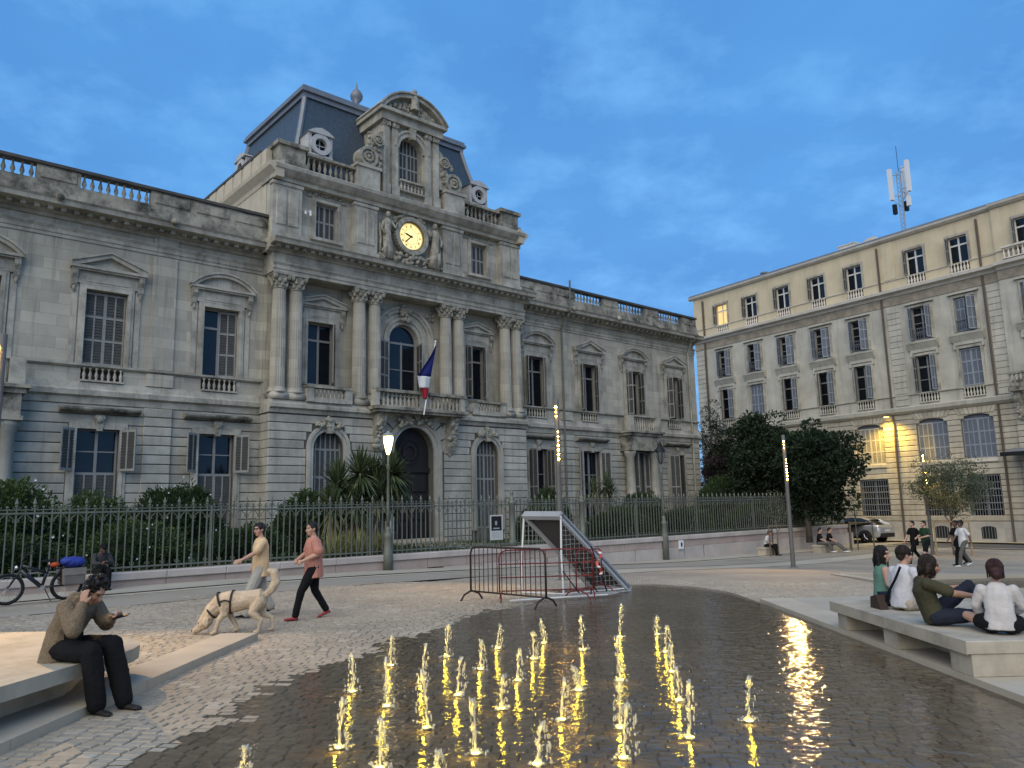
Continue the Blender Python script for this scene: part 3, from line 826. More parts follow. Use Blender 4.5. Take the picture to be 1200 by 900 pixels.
# ---------------- roof and dormer
rf = empty('mansard_roof', (0, 0, 0), 0, PAL)
b0, t0 = (-6.0, 6.0, .05, 9.6), (-4.8, 4.8, 1.35, 8.1)
zb, zt = 17.2, 22.1
def fp(k, t):   # corner k at fraction t between base and top (slightly concave)
    x = (b0[0] if k in (0, 3) else b0[1]) * (1 - t) + (t0[0] if k in (0, 3) else t0[1]) * t
    y = (b0[2] if k in (0, 1) else b0[3]) * (1 - t) + (t0[2] if k in (0, 1) else t0[3]) * t
    return (x, y)
m_ = MB()
for k in range(4):
    for i in range(5):
        t1_, t2_ = i / 5, (i + 1) / 5
        e = lambda t: 1 - (1 - t) ** 1.12
        a, b, c, d = fp(k, e(t1_)), fp((k + 1) % 4, e(t1_)), fp((k + 1) % 4, e(t2_)), fp(k, e(t2_))
        z1_, z2_ = zb + (zt - zb) * t1_, zb + (zt - zb) * t2_
        m_.quad((*a, z1_), (*b, z1_), (*c, z2_), (*d, z2_))
m_.build('slate_slope', SLATE, rf)
z = MB().box(t0[0] - .12, t0[2] - .12, 22.05, t0[1] + .12, t0[3] + .12, 22.3).box(t0[0] - .25, t0[2] - .25, 22.3, t0[1] + .25, t0[3] + .25, 22.45).box(t0[0] - .18, t0[2] - .18, 22.45, t0[1] + .18, t0[3] + .18, 22.62)
z.build('zinc_crown', ZINC, rf)
for k in range(4):
    pts = []
    for i in range(6): t = i / 5; x, y = fp(k, 1 - (1 - t) ** 1.12); pts.append((x, y, zb + (zt - zb) * t + .02))
    MB().tube(pts, .13, 6).build('hip_roll', ZINC, rf)
MB().lathe([(.12, 22.6), (.2, 22.68), (.1, 22.8), (.3, 23.05), (.33, 23.25), (.2, 23.5), (.07, 23.62), (.03, 23.95)], -1.85, 1.5, 0, 14).build('ball_finial', ZINC, rf, True)
for (ux, uy, rz) in ((-4.75, -.05, 0), (4.75, -.05, 0), (-6.35, 4.5, -PI / 2)):
    oc = empty('oculus_dormer', (ux, uy, 18.9), rz, PAL)
    MB().ring(0, 0, .30, .52, -.35, 1.0, 0, 2 * PI, 20).prism([(-.62, -.62), (-.45, -.62), (-.45, .5), (-.62, .5)], 'y', -.25, 1).prism([(.62, -.62), (.45, -.62), (.45, .5), (.62, .5)], 'y', -.25, 1).prism([(-.7, .5), (.7, .5), (.35, .72), (0, .82), (-.35, .72)], 'y', -.38, 1).box(-.62, -.3, -.8, .62, 1, -.5).build('oculus_frame', mat('pale_zinc', (.42, .42, .41), .7, var=.15), oc)
    MB().lathe([(.01, 0), (.31, 0)], 0, -.1, 0, 16, 'y').build('pane', GLASS, oc)
    MB().box(-.02, -.16, -.3, .02, -.12, .3).box(-.3, -.158, -.02, .3, -.122, .02).build('glazing_bar', mat('pale_zinc', (0, 0, 0)), oc)
dm = empty('clock_dormer', (0, 0, 0), 0, PAL)
Y0 = -.72
w_ = MB(); wall_boxes(w_, -1.65, 1.65, 17.1, 21.3, Y0, 2.6, [(-.72, .72, 18.0, 20.55)])
w_.arch(0, .72, 19.83, 20.55, Y0, 0, .719); w_.build('dormer_wall', STONE, dm)
for s in (-1, 1):
    for a in (1.5, .98):
        MB().box(s * a - .17, Y0 - .16, 17.2, s * a + .17, Y0, 20.75).box(s * a - .22, Y0 - .22, 17.2, s * a + .22, Y0, 17.7).build('dormer_pilaster', STONE, dm)
        cp = MB().box(s * a - .2, Y0 - .2, 20.75, s * a + .2, Y0, 21.0)
        for i in range(8): cp.ball((s * a + random.uniform(-.18, .18), Y0 - .2, 20.85 + random.uniform(-.12, .12)), .08, 6, 4)
        cp.build('pilaster_capital', CARVED, dm)
MB().ring(0, 19.83, .72, .95, Y0 - .14, Y0, 0, PI, 16).ring(0, 19.83, .95, 1.06, Y0 - .2, Y0, 0, PI, 16).build('dormer_arch', STONE, dm)
MB().prism([(-.14, 20.4), (.14, 20.4), (.2, 21.0), (-.2, 21.0)], 'y', Y0 - .28, Y0).build('dormer_keystone', CARVED, dm)
MB().box(-1.85, Y0 - .3, 21.0, 1.85, 2.6, 21.42).box(-2.0, Y0 - .5, 21.42, 2.0, 2.6, 21.6).build('dormer_cornice', STONE, dm)
half, H = 2.0, 1.12; R_ = (half * half + H * H) / (2 * H); zc = 21.6 + H - R_; a_ = math.asin(half / R_)
MB().ring(0, zc, R_ - .2, R_, Y0 - .45, 3.0, PI / 2 - a_, PI / 2 + a_, 16).ring(0, zc, R_, R_ + .08, Y0 - .55, 3.0, PI / 2 - a_, PI / 2 + a_, 16).build('arched_pediment', STONE, dm)
pts = [((R_ - .15) * math.sin(-a_ + 2 * a_ * i / 12), max(21.6, zc + (R_ - .15) * math.cos(-a_ + 2 * a_ * i / 12))) for i in range(13)]
MB().prism(pts, 'y', Y0 - .1, 2.9).build('pediment_field', STONE, dm)
g = MB()
for i in range(46): u = random.gauss(0, .6); g.ball((u, Y0 - .2, 21.78 + random.random() * max(.1, .75 - abs(u) * .5)), random.uniform(.07, .15), 6, 4)
g.tube([(0, Y0 - .4, 21.9), (0, Y0 - .42, 22.5), (0, Y0 - .4, 22.75)], [.25, .2, .1], 8); g.ball((0, Y0 - .4, 22.92), (.14, .14, .17), 8, 6)
g.build('carved_crest', CARVED, dm)
louvre_leaf(dm, -.7, 0, 18.2, 19.83, Y0 + .35, panels=2, cols=3); louvre_leaf(dm, 0, .7, 18.2, 19.83, Y0 + .35, panels=2, cols=3)
tp = MB()
for k in range(7):
    x = -.66 + 1.32 * k / 6; tp.box(x - .03, Y0 + .33, 19.83, x + .03, Y0 + .37, 19.83 + math.sqrt(max(.02, 1 - (x / .73) ** 2)) * .7)
tp.build('shutter_head', SHUT, dm); MB().box(-.73, Y0 + .4, 18, .73, Y0 + .44, 20.56).build('shutter_backing', SLATD, dm)
balustrade(-.72, .72, 17.55, 18.15, Y0 - .12, dm, STONE, n=7, r=.07, rail_d=.12, z_rail=.09)
# security cameras by the attic window
MB().box(-5.45, YA - .3, 15.3, -5.4, YA, 15.36).tube([(-5.42, YA - .28, 15.3), (-5.42, YA - .28, 15.1)], .06, 8).tube([(-5.62, YA - .2, 15.3), (-5.62, YA - .2, 15.15)], .06, 8).box(-5.64, YA - .2, 15.3, -5.6, YA, 15.34).build('security_camera', mat('white_plastic', (.7, .7, .7), .5), PAL)

# ---------------- flag on the balcony
fl = empty('flag', uw(.12, 2.05, 6.35), AZ); fl.scale = (1.18, 1.18, 1.18)
tag(fl, 'blue white and red flag hanging limp from a white staff on the central balcony', 'flag')
MB().tube([(-.25, -.02, -.1), (.02, 0, 1.2), (.38, .05, 2.9)], .028, 8).ball((.385, .05, 2.95), .05, 8, 6).build('flag_staff', mat('white_plastic', (0, 0, 0)), fl)
def flag_band(z0, z1, w0, w1, matl, nm, ph):
    m_ = MB(); nz, nx = 8, 8
    for i in range(nz + 1):
        t = i / nz; zz = z0 + (z1 - z0) * t; wd = w0 + (w1 - w0) * t
        xc = .02 + .36 * (zz - 1.2) / 1.7
        for j in range(nx + 1):
            s = j / nx; m_.v.append((xc - wd * s, -.04 + .10 * math.sin(s * 7 + ph + zz * 1.5) * s, zz - .35 * s * (1 if z0 < 1.5 else .3) * 0))
    for i in range(nz):
        for j in range(nx): a = i * (nx + 1) + j; m_.f.append((a, a + 1, a + nx + 2, a + nx + 1))
    o = m_.build(nm, matl, fl, True); sm = o.modifiers.new('solid', 'SOLIDIFY'); sm.thickness = .012
flag_band(2.75, 1.45, .02, .62, mat('flag_blue', (.012, .016, .12), .8), 'blue_band', 0)
flag_band(1.45, .98, .62, .40, mat('flag_white', (.62, .62, .62), .8), 'white_band', 0)
flag_band(.98, .55, .36, .12, mat('flag_red', (.30, .012, .02), .8), 'red_band', 1)
# ================================================================== the corner office building on the right
OFF = empty('office_building', PR, AR - PI)
tag(OFF, 'five storey pale stone and cream office block on the right with shuttered windows', 'building')
RST = mat('pale_office_stone', (.44, .42, .355), .9, var=.18, vscale=.8, streak=.5, bump=.2, bscale=9)
RCR = mat('cream_render', (.56, .475, .325), .9, var=.10, vscale=.9, streak=.25, bump=.1)
RRU = mat('office_rusticated_stone', (.43, .39, .31), .9, var=.2, vscale=1.2, streak=.4, bump=.25, bscale=10, orand=.14)
RFZ = mat('brown_stained_frieze', (.33, .285, .22), .95, var=.25, vscale=1.5, dark=(.14, .12, .09), dark_amt=.6, dscale=1.2)
RCO = mat('pale_cornice_stone', (.58, .54, .47), .9, var=.12, vscale=1.2, streak=.3)
BSH = mat('blue_grey_shutter', (.23, .26, .30), .7, var=.1); BSL = mat('blue_grey_slat', (.13, .15, .18), .8, var=.1)
LSH = mat('lamplit_shutter', (.44, .41, .34), .7, var=.1); LSL = mat('lamplit_slat', (.24, .22, .18), .8, var=.1)  # shutter colours with the wall lamp's warm light put in
WHF = mat('white_window_frame', (.62, .62, .60), .5, var=.05)
VC = [-20.05, -17.05, -14.0, -10.95, -8.0, -3.6, -0.8, 3.2, 6.6]
V0, V1 = -23.1, 10.0
def vy(v): return -.22 if v > 1.4 else 0.0
gl = MB()
holesA = [(v - .6, v + .6, 16.75, 18.5) for v in VC] + [(v - .6, v + .6, 16.1, 16.68) for v in VC]; holesB = [(v - .64, v + .64, 12.25, 14.5) for v in VC]; holesC = [(v - .65, v + .65, 8.75, 11.2) for v in VC] + [(v - .65, v + .65, 8.1, 8.66) for v in VC]
GWIN = [(-20.6, 1.0), (-16.4, 1.0), (-12.2, 1.0), (-8.0, 1.03), (-3.68, .98), (-.9, .95)]
holesG = [(v - h, v + h, 4.2, 7.0) for v, h in GWIN] + [(v - h, v + h, .63, 3.27) for v, h in GWIN]
for a, b, y in ((V0, 1.4, 0.0), (1.4, V1, -.22)):
    m_ = MB(); wall_boxes(m_, a, b, 15.95, 19.55, y, .45, [h for h in holesA if a < h[0] < b]); m_.build('attic_wall', RCR, OFF)
    m_ = MB(); wall_boxes(m_, a, b, 7.6, 15.6, y, .45, [h for h in holesB + holesC if a < h[0] < b]); m_.build('upper_wall', RST, OFF)
    m_ = MB(); wall_boxes(m_, a, b, -1.2, 7.6, y + .03, .45, [h for h in holesG if a < h[0] < b]); m_.build('ground_floor_wall', mat('office_joint', (.20, .175, .14), .95), OFF)
    moulding([(-y, 19.5), (.12 - y, 19.5), (.3 - y, 19.62), (.34 - y, 19.74), (-y, 19.78)], a - (.3 if a == V0 else 0), b, RCO, 'roof_cornice', OFF)
    moulding([(-y, 15.55), (.12 - y, 15.55), (.2 - y, 15.72), (.52 - y, 15.78), (.56 - y, 15.96), (.3 - y, 16.04), (-y, 16.06)], a - (.4 if a == V0 else 0), b, RCO, 'main_cornice', OFF)
    moulding([(-y, 14.95), (.05 - y, 14.95), (.05 - y, 15.548), (-y, 15.548)], a, b, RFZ, 'frieze', OFF)
    moulding([(-y, 7.45), (.1 - y, 7.45), (.3 - y, 7.62), (.34 - y, 7.86), (.1 - y, 7.95), (-y, 7.97)], a - .02, b, RST, 'string_course', OFF)
    moulding([(-y, 8.66), (.05 - y, 8.66), (.1 - y, 8.7), (.1 - y, 8.745), (-y, 8.75)], a, b, RST, 'sill_course', OFF)
    moulding([(-y, 16.68), (.05 - y, 16.68), (.08 - y, 16.72), (.08 - y, 16.745), (-y, 16.75)], a, b, RCO, 'sill_course', OFF)
MB().box(V0 + .01, .46, -1.2, V1, 13, 19.5).build('building_core', RST, OFF)
MB().box(V0 - .25, -.25, 19.78, V1, 13, 19.9).build('roof', ZINC, OFF)
# rusticated ground floor, one course at a time
n = 20; z_a, z_b = .42, 7.44; ch = (z_b - z_a) / n
for k in range(n):
    z0, z1 = z_a + k * ch, z_a + (k + 1) * ch; zm = (z0 + z1) / 2
    x = V0; segs = []
    for v, h in GWIN:
        hw = h + .02
        if 3.3 < zm < 4.2 or zm < .63: continue
        if zm > 6.62:
            if zm > 7.02: continue
            hw = h * .8
        segs.append((x, v - hw)); x = v + hw
    segs.append((x, 1.4))
    for p, q in segs: MB().cbox(p, -.03, z0 + .016, q, .05, z1 - .016, .025).build('stone_course', RRU, OFF)
    MB().cbox(1.4, -.25, z0 + .016, V1, -.17, z1 - .016, .025).build('stone_course', RRU, OFF)
MB().box(V0 - .05, -.1, -1.2, 1.38, .05, .40).box(1.36, -.32, -1.2, V1, .05, .402).build('base_course', mat('base_stone', (.40, .385, .35), .9, var=.15, vscale=1.2, joints=(2.0, 1.3), bump=.2), OFF)
for v, h in GWIN:
    # flat-arched window, flared voussoirs over it
    m_ = MB()
    for i in range(10):
        xa, xb = v - h + 2 * h * i / 10, v - h + 2 * h * (i + 1) / 10
        za = lambda x: 6.72 + .28 * math.sqrt(max(0, 1 - ((x - v) / h) ** 2))
        m_.prism([(xa, za(xa)), (xb, za(xb)), (xb, 7.02), (xa, 7.02)], 'y', -.02, .4)
    m_.build('arch_head', RRU, OFF)
    for i in range(9):
        a0 = -.55 + 1.1 * (i + .06) / 9; a1 = -.55 + 1.1 * (i + .94) / 9
        P = lambda r, a: (v + r * math.sin(a), 5.0 + r * math.cos(a))
        r0 = 2.0
        MB().prism([(P(2.02, a0)[0], 7.03), (P(2.02, a1)[0], 7.03), (v + (P(2.02, a1)[0] - v) * 1.22, 7.43), (v + (P(2.02, a0)[0] - v) * 1.22, 7.43)], 'y', -.075, .0).build('voussoir', RRU, OFF)
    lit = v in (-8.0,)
    fm, sm = (LSH, LSL) if lit or v == -3.68 else (BSH, BSL)
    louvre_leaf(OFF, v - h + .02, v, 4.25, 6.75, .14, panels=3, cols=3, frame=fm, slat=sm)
    louvre_leaf(OFF, v, v + h - .02, 4.25, 6.75, .14, panels=3, cols=3, frame=LSH if lit else BSH, slat=LSL if lit else BSL)
    MB().box(v - h, .2, 4.2, v + h, .26, 7.0).build('shutter_backing', BSL, OFF)
    MB().box(v - h - .05, -.1, 4.02, v + h + .05, .2, 4.19).build('window_sill', RST, OFF)
    MB().box(v - h, .16, 3.27, v + h, .3, 4.02).build('spandrel_panel', RST, OFF)
    # iron grille below
    grl = MB()
    for k in range(13):
        x = v - h + .06 + (2 * h - .12) * k / 12; grl.box(x - .017, .06, .65, x + .017, .09, 3.25)
    for k in range(7): z = .72 + 2.45 * k / 6; grl.box(v - h, .05, z - .025, v + h, .1, z + .025)
    g_ = grl.build('window_grille', mat('grey_grille', (.17, .18, .19), .6), OFF)
    casement(OFF, v - h, v + h, .63, 3.27, .3, bars=2, fm=BSH)
for v in (-18.5, -14.2, -10.1, -3.68, -.9):
    vt = MB().box(v - .42, -.12, -.62, v + .42, -.095, .02).ring(v, .0, .01, .42, -.12, -.096, 0, PI, 10, .28)
    o = vt.build('cellar_vent', IRON, OFF)
    bb = MB()
    for k in range(5): bb.box(v - .35 + k * .17, -.14, -.6, v - .32 + k * .17, -.121, .06)
    bb.build('vent_grille', mat('grey_grille', (0, 0, 0)), o)
# quoined strips and downpipes
for v, w in ((-22.6, .9), (-5.4, .9), (.98, .82)):
    k = 0; z = 8.0
    while z < 14.8:
        MB().cbox(v - w / 2, -.07, z + .012, v + w / 2, .02, z + .39, .02).build('quoin', RST, OFF); z += .40
    MB().box(v - w / 2, -.06, 16.78, v + w / 2, 0, 19.45).build('attic_strip', RCR, OFF)
for v in (-21.95, -6.1, .48):
    MB().tube([(v, -.12, 16.1), (v, -.12, 19.2)], .07, 8).build('downpipe', mat('brown_pipe', (.09, .07, .055), .6), OFF)
    MB().tube([(v, -.14, 7.98), (v, -.14, 15.5)], .07, 8).build('downpipe', mat('brown_pipe', (0, 0, 0)), OFF)
    MB().tube([(v, -.14, -1.0), (v, -.14, 7.44)], .07, 8).build('downpipe', mat('brown_pipe', (0, 0, 0)), OFF)
# windows
LITP = mat('lit_room_glass', (.5, .4, .2), .3, emit=(1.0, .68, .22), estr=.55)
for i, v in enumerate(VC):
    y = vy(v); wd = .6
    # attic row
    o = casement(OFF, v - wd, v + wd, 16.75, 18.5, y + .22, transom=17.95, bars=0, fm=WHF, glass=LITP if i == 0 else None)
    window_surround(OFF, v - wd, v + wd, 16.75, 18.5, y, .16, .03, 'surround'); OFF.children[-1].data.materials[0] = RCO
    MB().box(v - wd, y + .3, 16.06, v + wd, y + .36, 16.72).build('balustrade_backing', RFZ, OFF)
    balustrade(v - wd, v + wd, 16.08, 16.68, y - .05, OFF, RCO, n=6, r=.075, rail=False, thick=.06)
    sh = louvre_leaf(OFF, v - wd, v - .02, 16.78, 18.45, y + .1, panels=2, hinge='l', ang=-1.5, frame=SHUT, slat=SLATD)
    # second floor with iron railing
    casement(OFF, v - .64, v + .64, 12.25, 14.5, y + .25, transom=14.0, bars=2, fm=FRAME)
    window_surround(OFF, v - .64, v + .64, 12.25, 14.5, y, .16, .05, 'surround')
    MB().box(v - .95, y - .2, 14.72, v + .95, y, 14.8).build('window_hood', RST, OFF)
    louvre_leaf(OFF, v - .64, v, 12.3, 14.45, y + .1, panels=3, hinge='l', ang=(-1.3, -1.0, -1.4, -1.5, -1.35, -1.5, -.1, -1, -1)[i], frame=BSH, slat=BSL)
    louvre_leaf(OFF, v, v + .64, 12.3, 14.45, y + .1, panels=3, hinge='r', ang=(1.2, 1.1, .5, .45, .9, 1.4, 1.0, 1, 1)[i], frame=BSH, slat=BSL)
    rl = MB().box(v - .64, y - .03, 13.0, v + .64, y + .01, 13.05).box(v - .64, y - .03, 12.3, v + .64, y + .01, 12.34)
    for k in range(9):
        x = v - .58 + 1.16 * k / 8; rl.box(x - .012, y - .02, 12.3, x + .012, y, 13.0)
        if k % 2: rl.ring(x, 12.66, .09, .115, y - .025, y, 0, 2 * PI, 10)
    rl.build('iron_railing', mat('blue_grey_iron', (.15, .17, .2), .5, .2), OFF)
    # first floor with hood on brackets
    MB().prism([(y, 11.62), (y - .1, 11.62), (y - .3, 11.98), (y - .34, 12.02), (y - .36, 12.14), (y, 12.2)], 'x', v - 1.02, v + 1.02).box(v - .9, y - .1, 11.42, v + .9, y, 11.62).build('window_hood', RST, OFF)
    for s in (-1, 1): MB().box(v + s * .85 - .07, y - .12, 11.18, v + s * .85 + .07, y, 11.42).build('bracket', RST, OFF)
    window_surround(OFF, v - .65, v + .65, 8.75, 11.2, y, .16, .05, 'surround')
    casement(OFF, v - .65, v + .65, 8.75, 11.2, y + .25, transom=10.45, bars=1, fm=FRAME)
    if i in (1, 6):
        louvre_leaf(OFF, v - .64, v, 8.8, 11.15, y + .1, panels=3, frame=BSH, slat=BSL); louvre_leaf(OFF, v, v + .64, 8.8, 11.15, y + .1, panels=3, frame=BSH, slat=BSL)
    else:
        louvre_leaf(OFF, v - .64, v, 8.8, 11.15, y + .1, panels=3, hinge='l', ang=(-.8, 0, -.9, -.95, -1.2, -1.5, 0, -1, -1)[i], frame=SHUT, slat=SLATD)
        louvre_leaf(OFF, v, v + .64, 8.8, 11.15, y + .1, panels=3, hinge='r', ang=1.4, frame=BSH, slat=BSL)
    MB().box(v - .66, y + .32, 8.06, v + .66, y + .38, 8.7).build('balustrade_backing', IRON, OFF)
    balustrade(v - .65, v + .65, 8.08, 8.66, y - .05, OFF, RST, n=7, r=.07, rail=False, thick=.06)
# the projecting middle bay: balcony and glass canopy, seen at the edge of the picture
bl = empty('balcony', (3.3, -.22, 0), 0, OFF)
MB().box(-1.75, -.95, 7.98, 1.75, -.345, 8.2).build('balcony_slab', WEATHER, bl)
balustrade(-1.7, 1.7, 8.2, 9.1, -.85, bl, WEATHER, n=15, r=.08, rail_d=.12)
for s in (-1, 1):
    b = MB(); scroll_bracket(b, s * 1.45, .35, 7.98, 6.3, .65, 0)
    for i in range(14): b.ball((s * 1.45 + random.uniform(-.15, .15), -.2 - random.random() * .3, 6.4 + random.random() * 1.5), .1, 6, 4)
    b.build('balcony_bracket', CARVED, bl)
bl2 = empty('balcony', (3.2, -.22, 0), 0, OFF)
balustrade(-1.3, 1.3, 16.07, 16.85, -.35, bl2, RCO, n=10, r=.08, rail_d=.12)
cn = empty('entrance_canopy', (3.3, -.22, 0), 0, OFF)
MB().prism([(0, 4.7), (-1.6, 4.35), (-1.6, 4.27), (0, 4.6)], 'x', -2.3, 2.3).build('canopy_roof', ZINC, cn)
MB().box(-2.32, -1.65, 4.18, 2.32, -1.6, 4.42).build('canopy_fascia', IRON, cn)
MB().box(-1.2, -.06, -.9, 1.2, .0, 3.9).build('entrance_door', DOORM, cn)
MB().box(1.9, -.4, 1.9, 2.35, -.345, 2.3).build('name_plate', IRON, OFF)
# wall lamp that lights the corner
wl_ = empty('wall_lamp', OFF.matrix_basis @ Vector((-6.45, -.34, 7.40)), AR - PI)
tag(wl_, 'small lit yellow floodlight high on the office wall beside a downpipe', 'lamp')
MB().box(-.16, -.12, -.02, .16, .1, .05).build('lamp_housing', IRON, wl_)
MB().box(-.13, -.1, -.04, .13, .08, -.021).build('lamp_lens', mat('floodlight_lens', (1, .8, .3), .4, emit=(1, .66, .12), estr=14), wl_)
sl = bpy.data.lights.new('wall_lamp_light', 'SPOT'); sl.energy = 1100; sl.color = (1.0, .66, .10); sl.spot_size = math.radians(150); sl.spot_blend = .8; sl.shadow_soft_size = .15
so = bpy.data.objects.new('wall_lamp_light', sl); COL.objects.link(so); so.parent = wl_; so.location = (0, -.35, -.12); so.rotation_euler = (math.radians(-8), 0, 0)

# ---------------- things on its roof
an = empty('antenna_mast', OFF.matrix_basis @ Vector((-5.35, 2.6, 19.9)), .4); an.scale = (1.05, 1.05, 1.12)
tag(an, 'lattice telecom mast with three white panel antennas on the office roof', 'antenna')
lm = MB()
for i in range(3):
    a = 2 * PI * i / 3; lm.tube([(.16 * math.cos(a), .16 * math.sin(a), 0), (.16 * math.cos(a), .16 * math.sin(a), 4.9)], .03, 6)
for k in range(16):
    z0 = .3 * k
    for i in range(3):
        a, b = 2 * PI * i / 3, 2 * PI * (i + 1) / 3
        lm.tube([(.16 * math.cos(a), .16 * math.sin(a), z0), (.16 * math.cos(b), .16 * math.sin(b), z0 + .3)], .014, 4)
lm.build('lattice_mast', mat('galvanised_steel', (.32, .33, .34), .5, .5), an)
MB().tube([(0, 0, 4.9), (0, 0, 6.6)], .018, 5).build('whip_aerial', IRON, an)
for i, (a, z) in enumerate(((2.7, 2.9), (4.9, 3.3), (.1, 3.2))):
    c = Vector((.62 * math.cos(a), .62 * math.sin(a), 0))
    MB().box(c.x - .14, c.y - .09, z, c.x + .14, c.y + .09, z + 2.1).build('panel_antenna', mat('white_plastic', (0, 0, 0)), an)
    MB().tube([(0, 0, z + .3), (c.x, c.y, z + .3)], .025, 5).tube([(0, 0, z + 1.7), (c.x, c.y, z + 1.7)], .025, 5).tube([(0, 0, z - .5), (c.x, c.y, z + .1)], .02, 5).build('antenna_arm', mat('galvanised_steel', (0, 0, 0)), an)
    MB().box(c.x * .8 - .12, c.y * .8 - .1, z - .95, c.x * .8 + .12, c.y * .8 + .1, z - .3).build('radio_unit', mat('white_plastic', (0, 0, 0)) if i == 1 else IRON, an)
vn = empty('roof_vent', OFF.matrix_basis @ Vector((-16.6, 1.5, 19.9)), 0)
tag(vn, 'small capped metal flue on the office roof left of the mast', 'chimney')
MB().tube([(0, 0, 0), (0, 0, .55)], .14, 10).build('flue_pipe', ZINC, vn); MB().lathe([(.34, .6), (.34, .68), (.05, .8)], seg=12).tube([(.15, 0, .5), (.2, 0, .62)], .02, 4).tube([(-.15, 0, .5), (-.2, 0, .62)], .02, 4).build('flue_cap', ZINC, vn)
for k, (v, w, h) in enumerate(((-9.0, 1.3, .75), (-8.0, .6, .5), (-7.1, 1.2, .7))):
    r = empty('roof_unit', OFF.matrix_basis @ Vector((v, 1.6, 19.9)), AR - PI)
    tag(r, ('wide leftmost low white box on the office roof', 'smallest low white box between two others on the office roof', 'white rounded box on the office roof nearest the mast')[k], 'roof unit', 'white service boxes on the office roof')
    if k == 2: MB().prism([(-.6, 0), (.6, 0), (.6, .45), (.3, .68), (-.2, .72), (-.6, .5)], 'y', -.5, .5).build('casing', RCO, r)
    else: MB().box(-w / 2, -.5, 0, w / 2, .5, h - .07).build('casing', RCO, r); MB().box(-w / 2 - .05, -.55, h - .07, w / 2 + .05, .55, h).build('lid', RCO, r)
# ================================================================== ground, paving, pools, benches
def sett_material(name, wet=False):
    M = bpy.data.materials.new(name); M.use_nodes = True; N, L = M.node_tree.nodes, M.node_tree.links; P = N['Principled BSDF']
    geo = N.new('ShaderNodeNewGeometry'); oi = N.new('ShaderNodeObjectInfo')
    ad = N.new('ShaderNodeMath'); ad.operation = 'ADD'; L.new(geo.outputs['Random Per Island'], ad.inputs[0]); L.new(oi.outputs['Random'], ad.inputs[1])
    fr = N.new('ShaderNodeMath'); fr.operation = 'FRACT'; L.new(ad.outputs[0], fr.inputs[0])
    r = N.new('ShaderNodeValToRGB'); L.new(fr.outputs[0], r.inputs[0])
    cs = [(0, (.27, .235, .18)), (.25, (.315, .27, .205)), (.5, (.335, .28, .21)), (.7, (.295, .255, .195)), (.9, (.345, .30, .23)), (1, (.39, .345, .275))]
    el = r.color_ramp.elements
    while len(el) < len(cs): el.new(.5)
    for e, (p, c) in zip(el, cs): e.position = p; e.color = (*c, 1)
    n = N.new('ShaderNodeTexNoise'); n.inputs['Scale'].default_value = 14; n.inputs['Detail'].default_value = 6; L.new(geo.outputs['Position'], n.inputs['Vector'])
    n2 = N.new('ShaderNodeTexNoise'); n2.inputs['Scale'].default_value = .55; n2.inputs['Detail'].default_value = 4; L.new(geo.outputs['Position'], n2.inputs['Vector'])
    mx = N.new('ShaderNodeMix'); mx.data_type = 'RGBA'; mx.blend_type = 'OVERLAY'; mx.inputs[0].default_value = .28
    L.new(r.outputs[0], mx.inputs[6]); L.new(n.outputs['Fac'], mx.inputs[7])
    mx2 = N.new('ShaderNodeMix'); mx2.data_type = 'RGBA'; mx2.blend_type = 'OVERLAY'; mx2.inputs[0].default_value = .35
    L.new(mx.outputs[2], mx2.inputs[6]); L.new(n2.outputs['Fac'], mx2.inputs[7]); L.new(mx2.outputs[2], P.inputs['Base Color'])
    P.inputs['Roughness'].default_value = .75; P.inputs['Specular IOR Level'].default_value = .35
    b = N.new('ShaderNodeBump'); b.inputs['Strength'].default_value = .5; b.inputs['Distance'].default_value = .01
    L.new(n.outputs['Fac'], b.inputs['Height']); L.new(b.outputs[0], P.inputs['Normal'])
    return M
SETT = sett_material('stone_setts')
def paving_material(name, tint=(1, 1, 1)):
    M = bpy.data.materials.new(name); M.use_nodes = True; N, L = M.node_tree.nodes, M.node_tree.links; P = N['Principled BSDF']
    geo = N.new('ShaderNodeNewGeometry')
    mp = N.new('ShaderNodeMapping'); mp.inputs['Rotation'].default_value = (0, 0, math.radians(8)); L.new(geo.outputs['Position'], mp.inputs['Vector'])
    br = N.new('ShaderNodeTexBrick'); L.new(mp.outputs[0], br.inputs['Vector']); br.inputs['Scale'].default_value = 1
    br.inputs['Brick Width'].default_value = .17; br.inputs['Row Height'].default_value = .112; br.inputs['Mortar Size'].default_value = .008
    br.inputs['Color1'].default_value = (.335 * tint[0], .285 * tint[1], .215 * tint[2], 1); br.inputs['Color2'].default_value = (.28 * tint[0], .24 * tint[1], .185 * tint[2], 1)
    br.inputs['Mortar'].default_value = (.14, .13, .12, 1); br.inputs['Bias'].default_value = -.1
    n2 = N.new('ShaderNodeTexNoise'); n2.inputs['Scale'].default_value = .4; n2.inputs['Detail'].default_value = 6; n2.inputs['Roughness'].default_value = .65; L.new(geo.outputs['Position'], n2.inputs['Vector'])
    mx2 = N.new('ShaderNodeMix'); mx2.data_type = 'RGBA'; mx2.blend_type = 'OVERLAY'; mx2.inputs[0].default_value = .6
    L.new(br.outputs['Color'], mx2.inputs[6]); L.new(n2.outputs['Fac'], mx2.inputs[7]); L.new(mx2.outputs[2], P.inputs['Base Color'])
    P.inputs['Roughness'].default_value = .8; P.inputs['Specular IOR Level'].default_value = .3
    return M
PAVE = paving_material('square_paving', (1.1, 1.1, 1.1))
SLAB = mat('grey_slab', (.37, .335, .27), .8, var=.12, vscale=.6, joints=None, bump=.15, bscale=12)
KERB = mat('pale_kerb_stone', (.42, .365, .28), .8, var=.12, vscale=1.2, bump=.15, bscale=15)
BENCHM = mat('bench_stone', (.43, .38, .295), .7, var=.08, vscale=2.0, bump=.08, bscale=25, dark=(.20, .175, .14), dark_amt=.6, dscale=2.2, streak=.25)
